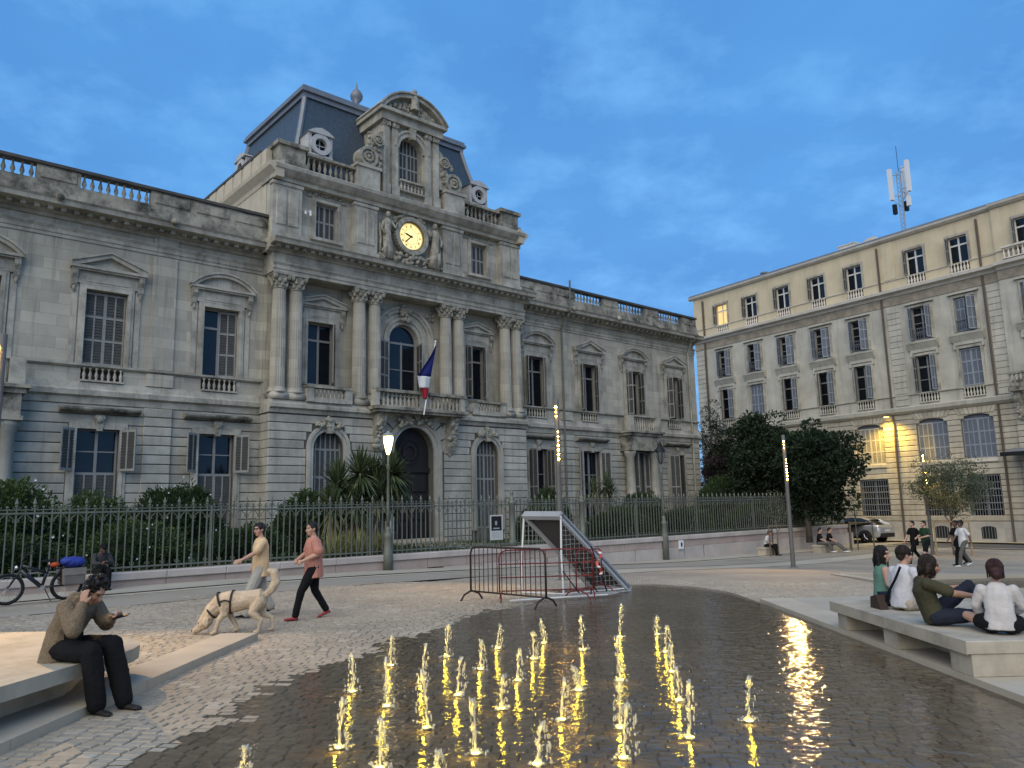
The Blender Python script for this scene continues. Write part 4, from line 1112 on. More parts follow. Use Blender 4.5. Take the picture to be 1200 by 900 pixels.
ASPH = mat('asphalt', (.085, .085, .088), .9, var=.2, vscale=.7, bump=.3, bscale=60)

POOL = [(-3.5, 4.0), (-3.2, 7.3), (-3.1, 9.5), (-2.1, 12.1), (-.8, 15.2), (.6, 16.8), (2.2, 18.7), (3.7, 18.5), (4.7, 17.2), (5.6, 14), (5.6, 4.0)]
def poly_sd(x, y, poly):
    d = 1e9; inside = False; n = len(poly)
    for i in range(n):
        x0, y0 = poly[i]; x1, y1 = poly[(i + 1) % n]
        ex, ey = x1 - x0, y1 - y0; t = max(0, min(1, ((x - x0) * ex + (y - y0) * ey) / (ex * ex + ey * ey)))
        d = min(d, math.hypot(x - x0 - t * ex, y - y0 - t * ey))
        if (y0 > y) != (y1 > y) and x < (x1 - x0) * (y - y0) / (y1 - y0) + x0: inside = not inside
    return d if inside else -d
def pool_dip(x, y):
    sd = poly_sd(x, y, POOL); t = max(0, min(1, (sd + .7) / 2.0)); t = t * t * (3 - 2 * t)
    return -.040 * t
B2 = (9.5, 18.0, 17.5, 23.0)                   # second, lower basin behind the right bench
def gsink(x, y):
    d = math.hypot(x, y)
    return -.075 * max(0, min(1, (23.5 - d) / 2.5)) if y > 0 else -.075
xs = [-1500, -700, -300, -150, -80, -50] + [-40 + i for i in range(0, 81) if i != 0] + [9.5, 50, 80, 150, 300, 700, 1500]
ys = [-1500, -600, -200, -60, -20, -8] + [-4 + i for i in range(0, 80)] + [17.5, 85, 100, 150, 300, 700, 1500]
xs = sorted(set(xs)); ys = sorted(set(ys))
m_ = MB(); nx = len(xs)
for y in ys:
    for x in xs: m_.v.append((x, y, gz(x, y) + gsink(x, y)))
for j in range(len(ys) - 1):
    for i in range(nx - 1):
        cx_, cy_ = (xs[i] + xs[i + 1]) / 2, (ys[j] + ys[j + 1]) / 2
        if B2[0] < cx_ < B2[1] and B2[2] < cy_ < B2[3]: continue
        a = j * nx + i; m_.f.append((a, a + 1, a + nx + 1, a + nx))
GROUND = m_.build('ground', PAVE); tag(GROUND, 'pale stone paving of the open square', kind='structure')

# setts near the viewer: single stones with open joints; the nearest 300 are pieces of their own
random.seed(21)
ca, sa = math.cos(math.radians(-8)), math.sin(math.radians(-8))
near, rest = [], []
row = 0; SD = .112
yy = 3.0
while yy < 26:
    xx = -22 + (row % 2) * .085
    while xx < 22:
        L_ = random.uniform(.14, .20); cx_, cy_ = xx + L_ / 2, yy
        xx += L_
        wx, wy = cx_ * ca - cy_ * sa, cx_ * sa + cy_ * ca + 2.0
        if wy < 4.9 or abs(wx) > .70 * wy + 1.6: continue
        if math.hypot(wx, wy) > 21.6: continue
        if wx > 4.55 and wy < 15.2 and wx < 8.0: continue
        if wx < -4.25 and wx > -6.6 and wy < 9.4: continue
        if B2[0] - .2 < wx < B2[1] and B2[2] - .2 < wy < B2[3]: continue
        z = gz(wx, wy) + pool_dip(wx, wy) + .012 * mnoise.noise(Vector((wx * .9, wy * .9, 0))) + .006 * mnoise.noise(Vector((wx * 2.7, wy * 2.7, 3))) + random.gauss(0, .0022)
        rec = (wx, wy, z, L_ - .009, SD - .009, random.gauss(0, .007), random.gauss(0, .007), math.radians(-8) + random.gauss(0, .02))
        (near if wy < 7.4 else rest).append(rec)
    yy += SD; row += 1
near.sort(key=lambda r: (abs(r[0]) > .66 * r[1] or r[1] < 6.0, math.hypot(r[0], r[1]))); rest += near[300:]; near = near[:300]
def sett_add(m_, rec, full=True):
    x, y, z, l, w, ta, tb, rz = rec; c, s = math.cos(rz), math.sin(rz); n = len(m_.v); e = .009
    for (k, dz) in ((0.0, -.10), (0.0, -.010), (e, 0.0)):
        for p, q in ((-1, -1), (1, -1), (1, 1), (-1, 1)):
            lx, ly = p * (l / 2 - k), q * (w / 2 - k)
            m_.v.append((x + lx * c - ly * s, y + lx * s + ly * c, z + dz + lx * ta + ly * tb))
    for a in (0, 4):
        for i in range(4): j = (i + 1) % 4; m_.f.append((n + a + i, n + a + j, n + a + 4 + j, n + a + 4 + i))
    m_.f.append((n + 8, n + 9, n + 10, n + 11))
m_ = MB()
for r in rest: sett_add(m_, r)
fld = m_.build('sett_field', SETT, GROUND); tag(fld, kind='stuff')
variants = []
for k in range(8):
    m_ = MB(); sett_add(m_, (0, 0, 0, .128 + .009 * k, SD - .010, 0, 0, 0)); me = m_.mesh('sett'); me.materials.append(SETT); variants.append(me)
for r in near:
    o = put('sett', min(variants, key=lambda q: abs((q.vertices[1].co.x * 2) - r[3])), GROUND, (r[0], r[1], r[2])); o.rotation_euler = (r[6], -r[5], r[7])
print('SETTS', len(near), len(rest))

def water_material(name, tint, wave, scl):
    M = bpy.data.materials.new(name); M.use_nodes = True; N, L = M.node_tree.nodes, M.node_tree.links; N.clear()
    out = N.new('ShaderNodeOutputMaterial'); tr = N.new('ShaderNodeBsdfTransparent'); gl = N.new('ShaderNodeBsdfGlossy'); mx = N.new('ShaderNodeMixShader'); fz = N.new('ShaderNodeFresnel')
    tr.inputs[0].default_value = (*tint, 1); gl.inputs['Roughness'].default_value = .07; gl.inputs['Color'].default_value = (.95, .95, .95, 1); fz.inputs[0].default_value = 1.32
    geo = N.new('ShaderNodeNewGeometry'); mp = N.new('ShaderNodeMapping'); L.new(geo.outputs['Position'], mp.inputs['Vector']); mp.inputs['Scale'].default_value = (1.0, 1.25, 1)
    h = None
    for s, d, w in ((scl, 2, 1.0), (scl * 2.4, 2, .38), (scl * 6, 2, .06)):
        n = N.new('ShaderNodeTexNoise'); n.inputs['Scale'].default_value = s; n.inputs['Detail'].default_value = d; n.inputs['Distortion'].default_value = .6; L.new(mp.outputs[0], n.inputs['Vector'])
        k = N.new('ShaderNodeMath'); k.operation = 'MULTIPLY'; k.inputs[1].default_value = w; L.new(n.outputs['Fac'], k.inputs[0])
        if h is None: h = k.outputs[0]
        else:
            a = N.new('ShaderNodeMath'); a.operation = 'ADD'; L.new(h, a.inputs[0]); L.new(k.outputs[0], a.inputs[1]); h = a.outputs[0]
    b = N.new('ShaderNodeBump'); b.inputs['Strength'].default_value = 1.0; b.inputs['Distance'].default_value = wave; L.new(h, b.inputs['Height'])
    L.new(b.outputs[0], gl.inputs['Normal']); L.new(b.outputs[0], fz.inputs['Normal'])
    L.new(fz.outputs[0], mx.inputs[0]); L.new(tr.outputs[0], mx.inputs[1]); L.new(gl.outputs[0], mx.inputs[2]); L.new(mx.outputs[0], out.inputs[0])
    return M
WATER = water_material('pool_water', (.82, .77, .70), .014, 4.2)
WZ = -.024
m_ = MB().poly([(-4.0, 3.0, WZ), (4.66, 3.0, WZ), (4.66, 15.0, WZ), (4.6, 17.0, WZ), (4.2, 18.2, WZ), (3.4, 19.0, WZ), (2.0, 19.2, WZ), (.2, 17.6, WZ), (-1.6, 15.6, WZ), (-2.9, 12.6, WZ), (-3.9, 9.8, WZ)])
tag(m_.build('pool_water', WATER), 'thin rippled sheet of water over dark wet setts', kind='structure')

# second basin
bx0, bx1, by0, by1 = B2
bw = MB()
zt2 = lambda x, y: gz(x, y) + .005
m_ = MB().quad((bx0, by0, -.75), (bx1, by0, -.75), (bx1, by1, -.75), (bx0, by1, -.75)); tag(m_.build('basin_floor', ASPH), kind='structure')
for (a, b) in (((bx0, by1), (bx1, by1)), ((bx0, by0), (bx0, by1)), ((bx0, by0), (bx1, by0)), ((bx1, by0), (bx1, by1))):
    d = Vector((b[0] - a[0], b[1] - a[1], 0)).normalized(); nrm = Vector((-d.y, d.x, 0)); mm = MB()
    if a == (bx0, by1): nrm = Vector((0, 1, 0))
    elif a == (bx0, by0) and b == (bx0, by1): nrm = Vector((-1, 0, 0))
    elif b == (bx1, by0): nrm = Vector((0, -1, 0))
    else: nrm = Vector((1, 0, 0))
    pa, pb = Vector((*a, 0)), Vector((*b, 0)); t = .35
    q = [pa, pb, pb + nrm * t, pa + nrm * t]
    zz = [zt2(p.x, p.y) + .03 for p in q]
    n0 = len(mm.v); mm.v += [(p.x, p.y, -.8) for p in q] + [(p.x, p.y, z) for p, z in zip(q, zz)]
    for f in ((0, 1, 2, 3), (4, 5, 6, 7), (0, 1, 5, 4), (1, 2, 6, 5), (2, 3, 7, 6), (3, 0, 4, 7)): mm.f.append(f)
    tag(mm.build('basin_wall', SLAB), kind='structure')
tag(MB().quad((bx0, by0, -.47), (bx1, by0, -.47), (bx1, by1, -.47), (bx0, by1, -.47)).build('basin_water', water_material('basin_water', (.3, .3, .3), .016, 4)), 'rippled water of the lower basin behind the stone bench', kind='structure')

# right: platform with stepped edge and stone bench on blocks
pl = empty('bench_platform', (0, 0, 0)); tag(pl, kind='structure')
for k in range(9):
    y0 = 3.0 + k * 1.36
    MB().box(4.66, y0 + .004, -.12, 5.25, y0 + 1.356, .045).build('kerb_stone', KERB, pl)
for k in range(4): MB().box(5.30 + k * .09 - .04, 3.0, -.1, 5.30 + k * .09 + .042, 8.0, .052 + .004 * k).build('ribbed_step', KERB, pl)
MB().box(5.25, 8.0, -.1, 8.0, 15.2, .047).build('paving_slab', SLAB, pl); MB().box(5.63, 3, -.1, 8.0, 7.99, .06).build('paving_slab', SLAB, pl)
bn = empty('stone_bench', (4.62, 0, .05)); tag(bn, 'long flat stone bench on blocks beside the fountain pool with four people on it', 'bench')
for a, b in ((8.26, 10.0), (10.012, 11.75)): MB().cbox(0, a, .22, 1.55, b, .355, .01).build('seat_slab', BENCHM, bn)
for a, b in ((8.275, 8.68), (9.85, 10.2), (11.3, 11.6)): MB().box(.05, a, 0, 1.5, b, .219).build('bench_block', BENCHM, bn)
MB().box(.5, 8.72, 0, .62, 11.3, .218).build('bench_beam', SLAB, bn)

# left: low kerb and rounded bench
kl = empty('bench_kerb', (0, 0, 0)); tag(kl, kind='structure')
MB().box(-6.6, 4.5, -.1, -4.7, 9.3, .06).build('paving_slab', SLAB, kl)
for k in range(7):
    a, b = 4.5 + k * 1.08, 4.5 + (k + 1) * 1.08 - .008
    xa = lambda y: -4.13 + .045 * (y - 7.5)
    m_ = MB(); q = [(xa(a) - .57, a), (xa(a), a), (xa(b), b), (xa(b) - .57, b)]
    n0 = len(m_.v); m_.v += [(x, y, -.1) for x, y in q] + [(x, y, .095) for x, y in q]
    for f in ((0, 3, 2, 1), (4, 5, 6, 7), (0, 1, 5, 4), (1, 2, 6, 5), (2, 3, 7, 6), (3, 0, 4, 7)): m_.f.append(f)
    m_.build('kerb_stone', KERB, kl)
bl_ = empty('stone_bench', (0, 0, 0)); tag(bl_, 'low stone bench with a rounded end where the man in black trousers sits', 'bench')
out = [(-4.42, 4.6), (-4.40, 6.8), (-4.27, 7.75)]
for i in range(9):
    a = -.15 + (PI * .62 + .15) * i / 8; out.append((-4.95 + .83 * math.cos(a), 8.45 + 1.0 * math.sin(a)))
out += [(-5.9, 10.0), (-7.2, 10.0), (-6.6, 7.0), (-6.4, 4.6)]
m_ = MB().prism(out, 'z', .335, .47); m_.build('seat_slab', BENCHM, bl_)
MB().prism([(-4.75, 7.1), (-4.62, 8.2), (-5.0, 9.2), (-5.9, 9.4), (-6.1, 8.2), (-6.0, 7.1)], 'z', .06, .335).build('bench_block', BENCHM, bl_)
MB().box(-6.1, 4.7, .06, -5.3, 5.6, .335).build('bench_block', BENCHM, bl_)

# strips in front of the railing: slab footway, gutter and darker carriageway
def strip(name, u0, u1, w0, w1, dz, matl, step=2.0, nsub=3, label=None):
    m_ = MB(); n = int((u1 - u0) / step)
    for i in range(n + 1):
        for j in range(nsub + 1):
            p = uw(u0 + (u1 - u0) * i / n, w0 + (w1 - w0) * j / nsub); m_.v.append((p.x, p.y, gz(p.x, p.y) + dz))
    for i in range(n):
        for j in range(nsub): a = i * (nsub + 1) + j; m_.f.append((a, a + 1, a + nsub + 2, a + nsub + 1))
    o = m_.build(name, matl); tag(o, label, kind='structure'); return o
strip('pavement', -40, 31, 8.7, 10.6, .035, SLAB, label='grey slab footway along the railing plinth')
strip('gutter', -40, 31, 10.6, 11.0, .012, KERB)
strip('side_road', -40, 31, 11.0, 13.4, .007, mat('worn_paving', (.32, .28, .22), .85, var=.25, vscale=.5, bump=.25, bscale=40, dark=(.19, .18, .165), dark_amt=.5, dscale=.5))
strip('cross_path', -4, 40, 13.9, 15.4, .010, mat('pale_path', (.40, .355, .28), .8, var=.12, vscale=.5, bump=.15, bscale=30), label='pale strip of paving crossing the square')
# street in front of the office building
def rstrip(name, v0, v1, o0, o1, dz, matl, label=None):
    m_ = MB(); mw = OFF.matrix_basis; n = int((v1 - v0) / 2); ns = max(1, int((o1 - o0) / 1.5))
    for i in range(n + 1):
        for j in range(ns + 1):
            p = mw @ Vector((v0 + (v1 - v0) * i / n, -(o0 + (o1 - o0) * j / ns), 0)); m_.v.append((p.x, p.y, gz(p.x, p.y) + dz))
    for i in range(n):
        for j in range(ns): a = i * (ns + 1) + j; m_.f.append((a, a + 1, a + ns + 2, a + ns + 1))
    o = m_.build(name, matl); tag(o, label, kind='structure'); return o
rstrip('pavement', -40, 20, 0, 1.1, .10, SLAB, 'narrow footway along the office wall')
rstrip('kerb', -40, 20, 1.1, 1.25, .095, KERB)
rstrip('road', -40, 20, 1.25, 6.2, .012, ASPH, 'dark asphalt street in front of the office building')
rstrip('kerb', -40, 20, 6.2, 6.6, .05, KERB)
# yard behind the railing
m_ = MB()
for u in range(-40, 33, 2):
    for w in (8.4, 6, 4, 2, 0, -.5): p = uw(u, w); m_.v.append((p.x, p.y, .33 if w > 1 else .28))
n = 6
for i in range((72) // 2):
    for j in range(5): a = i * n + j; m_.f.append((a, a + 1, a + n + 1, a + n))
tag(m_.build('yard_lawn', mat('lawn_soil', (.045, .055, .022), .95, var=.4, vscale=1.5, bump=.5, bscale=25)), 'dark planted yard between railing and palace', kind='structure')
# path to the door
m_ = MB()
for w in (8.3, 1.0):
    for u in (-1.5, 1.5): p = uw(u, w); m_.v.append((p.x, p.y, .345))
m_.f.append((0, 1, 3, 2)); tag(m_.build('door_path', SLAB), kind='structure')
for k in range(2):
    p = MB().box(-1.5 - .2 * (1 - k), -1.0 - .7 * (2 - k) / 2 - .05, .2, 1.5 + .2 * (1 - k), -1.06, .36 + .1 * (k + 1)).build('door_step', KERB, PAL)

# ---------------- fountain jets
NOZ = mat('nozzle_steel', (.3, .3, .3), .4, .8)
def froth_material():
    M = bpy.data.materials.new('fountain_water'); M.use_nodes = True; N, L = M.node_tree.nodes, M.node_tree.links; N.clear()
    out = N.new('ShaderNodeOutputMaterial'); d = N.new('ShaderNodeBsdfDiffuse'); t = N.new('ShaderNodeBsdfTranslucent'); g = N.new('ShaderNodeBsdfGlossy'); tp = N.new('ShaderNodeBsdfTransparent')
    d.inputs[0].default_value = (.62, .62, .58, 1); t.inputs[0].default_value = (.9, .9, .85, 1); g.inputs['Roughness'].default_value = .15
    a = N.new('ShaderNodeMixShader'); a.inputs[0].default_value = .55; L.new(d.outputs[0], a.inputs[1]); L.new(t.outputs[0], a.inputs[2])
    b = N.new('ShaderNodeMixShader'); b.inputs[0].default_value = .15; L.new(a.outputs[0], b.inputs[1]); L.new(g.outputs[0], b.inputs[2])
    c = N.new('ShaderNodeMixShader'); c.inputs[0].default_value = .28; L.new(b.outputs[0], c.inputs[1]); L.new(tp.outputs[0], c.inputs[2])
    L.new(c.outputs[0], out.inputs[0]); return M
FROTH = froth_material()
LENS = mat('jet_lens', (1, .9, .4), .4, emit=(1, .74, .14), estr=8)
JETS = [(398, -1.47, 6.62, .40), (445, -1.05, 6.09, .36), (413, -1.77, 8.58, .40), (458, -1.58, 9.92, .36), (453, -1.3, 7.93, .46), (500, -.82, 7.14, .50), (495, -1.08, 9.05, .40), (523, -.93, 10.4, .42),
        (537, -.63, 8.32, .38), (557, -.35, 6.39, .42), (583, -.28, 10.94, .32), (563, -.45, 9.59, .34), (588, -.17, 7.73, .33), (607, -.01, 8.94, .34), (625, .19, 10.15, .34), (638, .37, 11.26, .34),
        (683, .86, 10.66, .46), (730, .78, 6.2, .40), (727, .87, 7.0, .40), (727, 1.11, 8.82, .48), (727, 1.49, 11.62, .48), (770, 2.05, 11.77, .28), (780, 1.92, 10.41, .34), (787, 1.75, 9.2, .30),
        (795, 1.56, 7.9, .32), (808, 1.39, 6.67, .46), (877, 2.01, 7.12, .38), (310, -2.05, 6.02, .20), (508, -.62, 6.0, .14), (655, .38, 7.3, .36), (625, .12, 6.1, .30), (665, .62, 8.4, .24), (1188, 6.9, 11.3, .62)]
random.seed(5)
JW = ['beside the seated man', 'nearest the viewer', 'in the front row', 'in the second row', 'near the barriers', 'in the middle of the pool', 'by the pool edge', 'under the lamp reflection']
def jet(i, x, y, h):
    z0 = WZ if x < 4.6 else .0
    j = empty('fountain_jet', (x, y, z0))
    m_ = MB(); lean = random.uniform(-.05, .05); lny = random.uniform(-.05, .05)
    pts, rad = [], []
    for k in range(9):
        t = k / 8; pts.append((lean * t * t + random.gauss(0, .006), lny * t * t + random.gauss(0, .006), h * t)); rad.append(.006 + .006 * math.sin(t * 9 + i) ** 2 + (.009 if .78 < t < .98 else 0) + random.uniform(0, .005))
    m_.tube(pts, rad, 6)
    for k in range(26):                         # falling lumps and drops round the stem
        t = random.random(); a = random.random() * 2 * PI; r = .012 + .05 * (1 - t) * random.random() + .01
        m_.ball((lean * t + r * math.cos(a) + .02 * (1 - t), lny * t + r * math.sin(a), h * t * .97 + .01), (random.uniform(.003, .012), random.uniform(.003, .012), random.uniform(.006, .03)), 6, 4)
    fa = random.random() * 2 * PI
    for k in range(16):
        t = random.random() ** .8; r = .02 + .05 * math.sqrt(1 - t) + random.gauss(0, .006)
        m_.ball((lean + r * math.cos(fa + random.gauss(0, .25)), lny + r * math.sin(fa + random.gauss(0, .25)), h * t * .97), (random.uniform(.004, .011), random.uniform(.004, .011), random.uniform(.006, .024)), 6, 4)
    for k in range(22): m_.ball((lean + random.gauss(0, .05), lny + random.gauss(0, .05), random.uniform(.02, h * 1.05)), random.uniform(.003, .006), 5, 4)
    for k in range(10):
        a = random.random() * 2 * PI; r = random.uniform(.02, .10); m_.ball((r * math.cos(a), r * math.sin(a), random.uniform(.0, .025)), (random.uniform(.008, .02), random.uniform(.008, .02), random.uniform(.005, .02)), 6, 4)
    m_.build('water_column', FROTH, j, True)
    MB().lathe([(.05, .0), (.05, .006), (.035, .008)], 0, 0, .001, 10).build('nozzle', NOZ, j)
    MB().lathe([(.032, .004), (.034, .010), (.01, .012)], 0, 0, .002, 10).build('lamp_lens', LENS, j)
    for q, (t, p_) in enumerate(((.12, .30), (.48, .42), (.85, .42))):
        ld = bpy.data.lights.new('jet_light', 'POINT'); ld.energy = p_ * (h / .38); ld.color = (1.0, .70, .04); ld.shadow_soft_size = .012
        lo = bpy.data.objects.new('jet_light', ld); COL.objects.link(lo); lo.parent = j; lo.location = (lean * t * t - .02, lny * t * t - .075, h * t)
    return j
rows = {}
ORD = ['nearest', 'second', 'third', 'fourth', 'fifth', 'sixth', 'seventh', 'eighth', 'ninth', 'tenth']
for rec in sorted(JETS, key=lambda r: r[2]):
    px, x, y, h = rec
    col = 'leftmost file beside the dry paving' if px < 430 else 'file below the palace door' if px < 515 else 'file in line with the brown barrier' if px < 600 else 'file below the tilted goal' if px < 700 else 'straight file right of the goal' if px < 750 else 'slanting file farthest right'
    rows.setdefault(col, []).append(rec)
for col, rs in rows.items():
    for k, (px, x, y, h) in enumerate(rs):
        j = jet(int(px), x, y, h)
        if px > 1000: lab = 'tall lit fountain jet behind the woman in white at the right edge'
        elif px == 877: lab = 'lone yellow jet farthest right in the near pool'
        else: lab = '%s yellow fountain jet of the %s' % (ORD[k], col)
        tag(j, lab, 'fountain jet', 'lit jets of the fountain pool')
# ================================================================== iron railing on a stone plinth
FW = 8.6
FEN = empty('iron_railing', uw(0, FW), AZ)
tag(FEN, 'long grey green iron spear railing on a pale stone plinth in front of the palace', 'fence')
PLS = mat('plinth_stone', (.46, .405, .36), .85, var=.15, vscale=1.0, streak=.2, bump=.2, bscale=12)
PLR = mat('pink_plinth_stone', (.40, .315, .27), .85, var=.18, vscale=1.3, bump=.2, bscale=12)
U0, U1 = -27.0, 26.6
k = 0; u = U0
random.seed(3)
while u < U1 - .05:
    ln = min(random.uniform(1.55, 1.9), U1 - u)
    p = uw(u + ln / 2, FW + .25); zg = gz(p.x, p.y) - .15
    MB().cbox(u + .004, -.32, .20, u + ln - .004, .22, .40, .02).build('coping_stone', PLS, FEN)
    MB().cbox(u + .006, -.24, -.12 if zg < -.3 else zg, u + ln - .006, .2, .195, .012).build('plinth_stone', PLR, FEN)
    if zg < -.3: MB().cbox(u + ln * .4, -.25, zg - .1, u + ln * 1.4 - .01, .2, -.125, .012).build('plinth_stone', PLS, FEN)
    u += ln
for z0, z1, d in ((.50, .545, .022), (1.985, 2.03, .026), (2.085, 2.105, .014)):
    MB().box(U0, -d, z0, U1, d, z1).build('rail', GREY_IRON, FEN)
def tall():
    m_ = MB().box(-.017, -.017, .42, .017, .017, 2.16)
    m_.lathe([(.017, 2.14), (.045, 2.18), (.02, 2.21), (.048, 2.25), (.03, 2.31), (.003, 2.40)], seg=6)
    for s in (-1, 1):
        m_.tube([(0, 0, 1.80), (s * .05, 0, 1.86), (s * .12, 0, 1.93), (s * .17, 0, 1.985)], .012, 4)
        m_.tube([(0, 0, 1.78), (s * .055, 0, 1.80), (s * .075, 0, 1.84)], .013, 4)
        m_.tube([(0, 0, 2.12), (s * .06, 0, 2.13), (s * .08, 0, 2.17)], .013, 4)
        m_.tube([(0, 0, .56), (s * .05, 0, .60), (s * .05, 0, .65)], .012, 4)
    return m_
def short():
    m_ = MB().box(-.014, -.014, .42, .014, .014, 2.12); m_.ball((0, 0, 2.16), .034, 6, 5); m_.tube([(-.05, 0, 2.11), (0, 0, 2.08), (.05, 0, 2.11)], .012, 4); return m_
POSTS = [-.56, 3.37, -24.6, 26.4]
u = U0 + .1; k = 0
TIP = mat('pale_spear_tip', (.30, .31, .29), .5, .3)
while u < U1:
    if all(abs(u - q) > .2 for q in POSTS):
        if k % 2 == 0: piece('picket', 'tall_picket', tall, GREY_IRON, FEN, (u, 0, 0))
        else: piece('picket', 'short_picket', short, GREY_IRON, FEN, (u, 0, 0))
    u += .197; k += 1
for q in POSTS:
    MB().lathe([(.17, .40), (.17, .62), (.13, .66), (.12, 2.0), (.15, 2.03), (.15, 2.12), (.10, 2.16), (.13, 2.22), (.09, 2.28), (.05, 2.32), (.085, 2.40), (.06, 2.5), (.01, 2.6)], q, 0, 0, 12).build('fence_post', GREY_IRON, FEN, True)
for q in (-1.95, 1.28, 3.02, 6.9, -6.9, -12.2, -17.6, 11.5, 16.6, 21.4):
    MB().box(q - .03, -.03, .40, q + .03, .03, 2.15).tube([(q, .05, .42), (q, .5, .4), (q, .05, 1.5)], .018, 5).build('stay', GREY_IRON, FEN)
# poster tied to the railing
po = empty('poster', uw(-1.42, FW + .06, 1.15), AZ); tag(po, 'black and white portrait poster tied to the iron railing by the lamp and barriers', 'poster')
MB().box(-.32, -.012, -.47, .32, 0, .47).build('poster_board', mat('poster_paper', (.50, .50, .47), .8), po)
MB().box(-.255, -.016, -.12, .255, -.0125, .42).build('poster_picture', mat('poster_dark', (.012, .012, .013), .7), po)
MB().ball((-.02, -.016, .16), (.06, .003, .09), 10, 6).box(-.17, -.0185, -.06, .15, -.0165, -.01).build('poster_portrait', mat('poster_grey', (.32, .32, .31), .8), po)
tx = MB()
for r in range(5): tx.box(-.24, -.0155, -.2 - r * .05, .24 - .05 * (r % 2), -.0125, -.185 - r * .05)
tx.build('poster_print', mat('poster_grey', (0, 0, 0)), po)
# small white box on the plinth
wb = empty('utility_box', uw(9.69, FW + .27, -.02), AZ); tag(wb, 'small white utility box with a grey mark on the stone plinth', 'box')
MB().cbox(-.17, -.07, -.2, .17, 0, .2, .01).build('box_cover', mat('white_plastic', (0, 0, 0)), wb); MB().box(-.06, -.075, -.08, .06, -.071, .1).build('box_mark', IRON, wb)

# ================================================================== lamps
LANT = mat('lit_lantern_glass', (1, .95, .8), .3, emit=(1.0, .78, .38), estr=4)
DARKGL = mat('unlit_lantern_glass', (.10, .11, .12), .1, spec=.5)
def old_lamp(u, label, lit, cat='street lamp'):
    p = uw(u, FW + .3); zg = gz(p.x, p.y)
    e = empty('lamp_post', (p.x, p.y, .40), AZ); tag(e, label, cat, 'old iron lamp posts at the railing')
    MB().lathe([(.17, zg - .40), (.17, .0), (.165, .05), (.15, .09), (.12, .55), (.145, .60), (.13, .68), (.085, .75), (.10, .82), (.06, .95)], seg=10).build('post_base', GREY_IRON, e, True)
    MB().lathe([(.06, .94), (.052, 1.6), (.042, 2.85), (.07, 2.88), (.06, 2.95), (.075, 2.98), (.04, 3.06), (.035, 3.35)], seg=10).build('post_shaft', GREY_IRON, e, True)
    if lit:
        MB().lathe([(.05, 3.36), (.09, 3.5), (.155, 3.78), (.17, 3.93), (.16, 3.98)], seg=12).build('lantern_glass', LANT, e, True)
        cg = MB()
        for i in range(4):
            a = i * PI / 2 + .5; cg.tube([(.04 * math.cos(a), .04 * math.sin(a), 3.33), (.12 * math.cos(a), .12 * math.sin(a), 3.5), (.205 * math.cos(a), .205 * math.sin(a), 3.8), (.21 * math.cos(a), .21 * math.sin(a), 4.0)], .011, 5)
        cg.build('lantern_cage', IRON, e); MB().lathe([(.21, 4.0), (.215, 4.04), (.17, 4.08), (.06, 4.12), (.03, 4.17)], seg=12).build('lantern_cap', mat('pale_spear_tip', (0, 0, 0)), e)
    else:
        MB().lathe([(.04, 3.35), (.14, 3.75), (.17, 3.95)], seg=6).build('lantern_glass', DARKGL, e)
        cg = MB()
        for i in range(6):
            a = i * PI / 3; cg.tube([(.04 * math.cos(a), .04 * math.sin(a), 3.33), (.20 * math.cos(a), .20 * math.sin(a), 3.72), (.18 * math.cos(a), .18 * math.sin(a), 3.96)], .013, 5)
        cg.build('lantern_cage', IRON, e); MB().lathe([(.26, 3.95), (.24, 4.0), (.10, 4.18), (.10, 4.26), (.02, 4.42)], seg=8).build('lantern_cap', IRON, e)
old_lamp(-6.38, 'old iron lamp post with a glowing heart shaped lantern by the yucca', True)
old_lamp(8.5, 'old iron lamp post with an unlit dark lantern at the right wing', False)
POLE = mat('grey_lamp_pole', (.13, .125, .115), .55, .2, var=.08)
LED = mat('amber_led', (1, .8, .4), .3, emit=(1.0, .52, .075), estr=110)
def led_pole(u, w, label, aim, power=500):
    p = uw(u, w); z = gz(p.x, p.y)
    e = empty('led_lamp_post', (p.x, p.y, z), AZ + .6); tag(e, label, 'street lamp', 'slim modern lamp poles across the square')
    MB().lathe([(.085, -.05), (.085, .0), (.08, .9), (.07, 3.0), (.066, 4.95), (.02, 4.97)], seg=14).build('lamp_pole', POLE, e, True)
    MB().lathe([(.17, -.05), (.17, .015), (.10, .02)], seg=14).build('pole_foot', POLE, e)
    hs = [(4.72, -.9), (4.58, -.9), (4.46, -.9)] + [(4.02 - .125 * k, -.35) for k in range(7)]
    for i, (h, a) in enumerate(hs):
        c, s = math.cos(a - AZ - .6 - PI / 2 + .55), math.sin(a - AZ - .6 - PI / 2 + .55)
        r = .027 if i in (0, 6, 7, 8, 9) else .016
        MB().ball(((.072) * c, .072 * s, h), r, 8, 6).build('led', LED, e)
    ld = bpy.data.lights.new('projector_light', 'SPOT'); ld.energy = power; ld.color = (1.0, .62, .24); ld.spot_size = math.radians(78); ld.spot_blend = .9; ld.shadow_soft_size = .06
    lo = bpy.data.objects.new('projector_light', ld); COL.objects.link(lo); lo.parent = e
    d = Vector((aim[0] - p.x, aim[1] - p.y, -4.2)); h_ = Vector((d.x, d.y, 0)).normalized() * .24
    Q = Matrix.Rotation(-(AZ + .6), 3, 'Z'); lo.location = Q @ Vector((h_.x, h_.y, 4.2)); lo.rotation_euler = (Q @ d).to_track_quat('-Z', 'Y').to_euler()
    return e
led_pole(-18.62, 16.35, 'slim lamp pole with amber lights cut off by the left edge', (-5.9, 10.2), 950)
led_pole(-5.5, 16.25, 'slim lamp pole with amber lights behind the tilted goal', (-2.6, 17.5), 600)
led_pole(6.7, 16.2, 'slim lamp pole with amber lights before the dark trees', (7.5, 24.0), 600)
led_pole(19.3, 16.4, 'slim lamp pole with amber lights beside the young olive tree', (20.0, 36.0), 500)
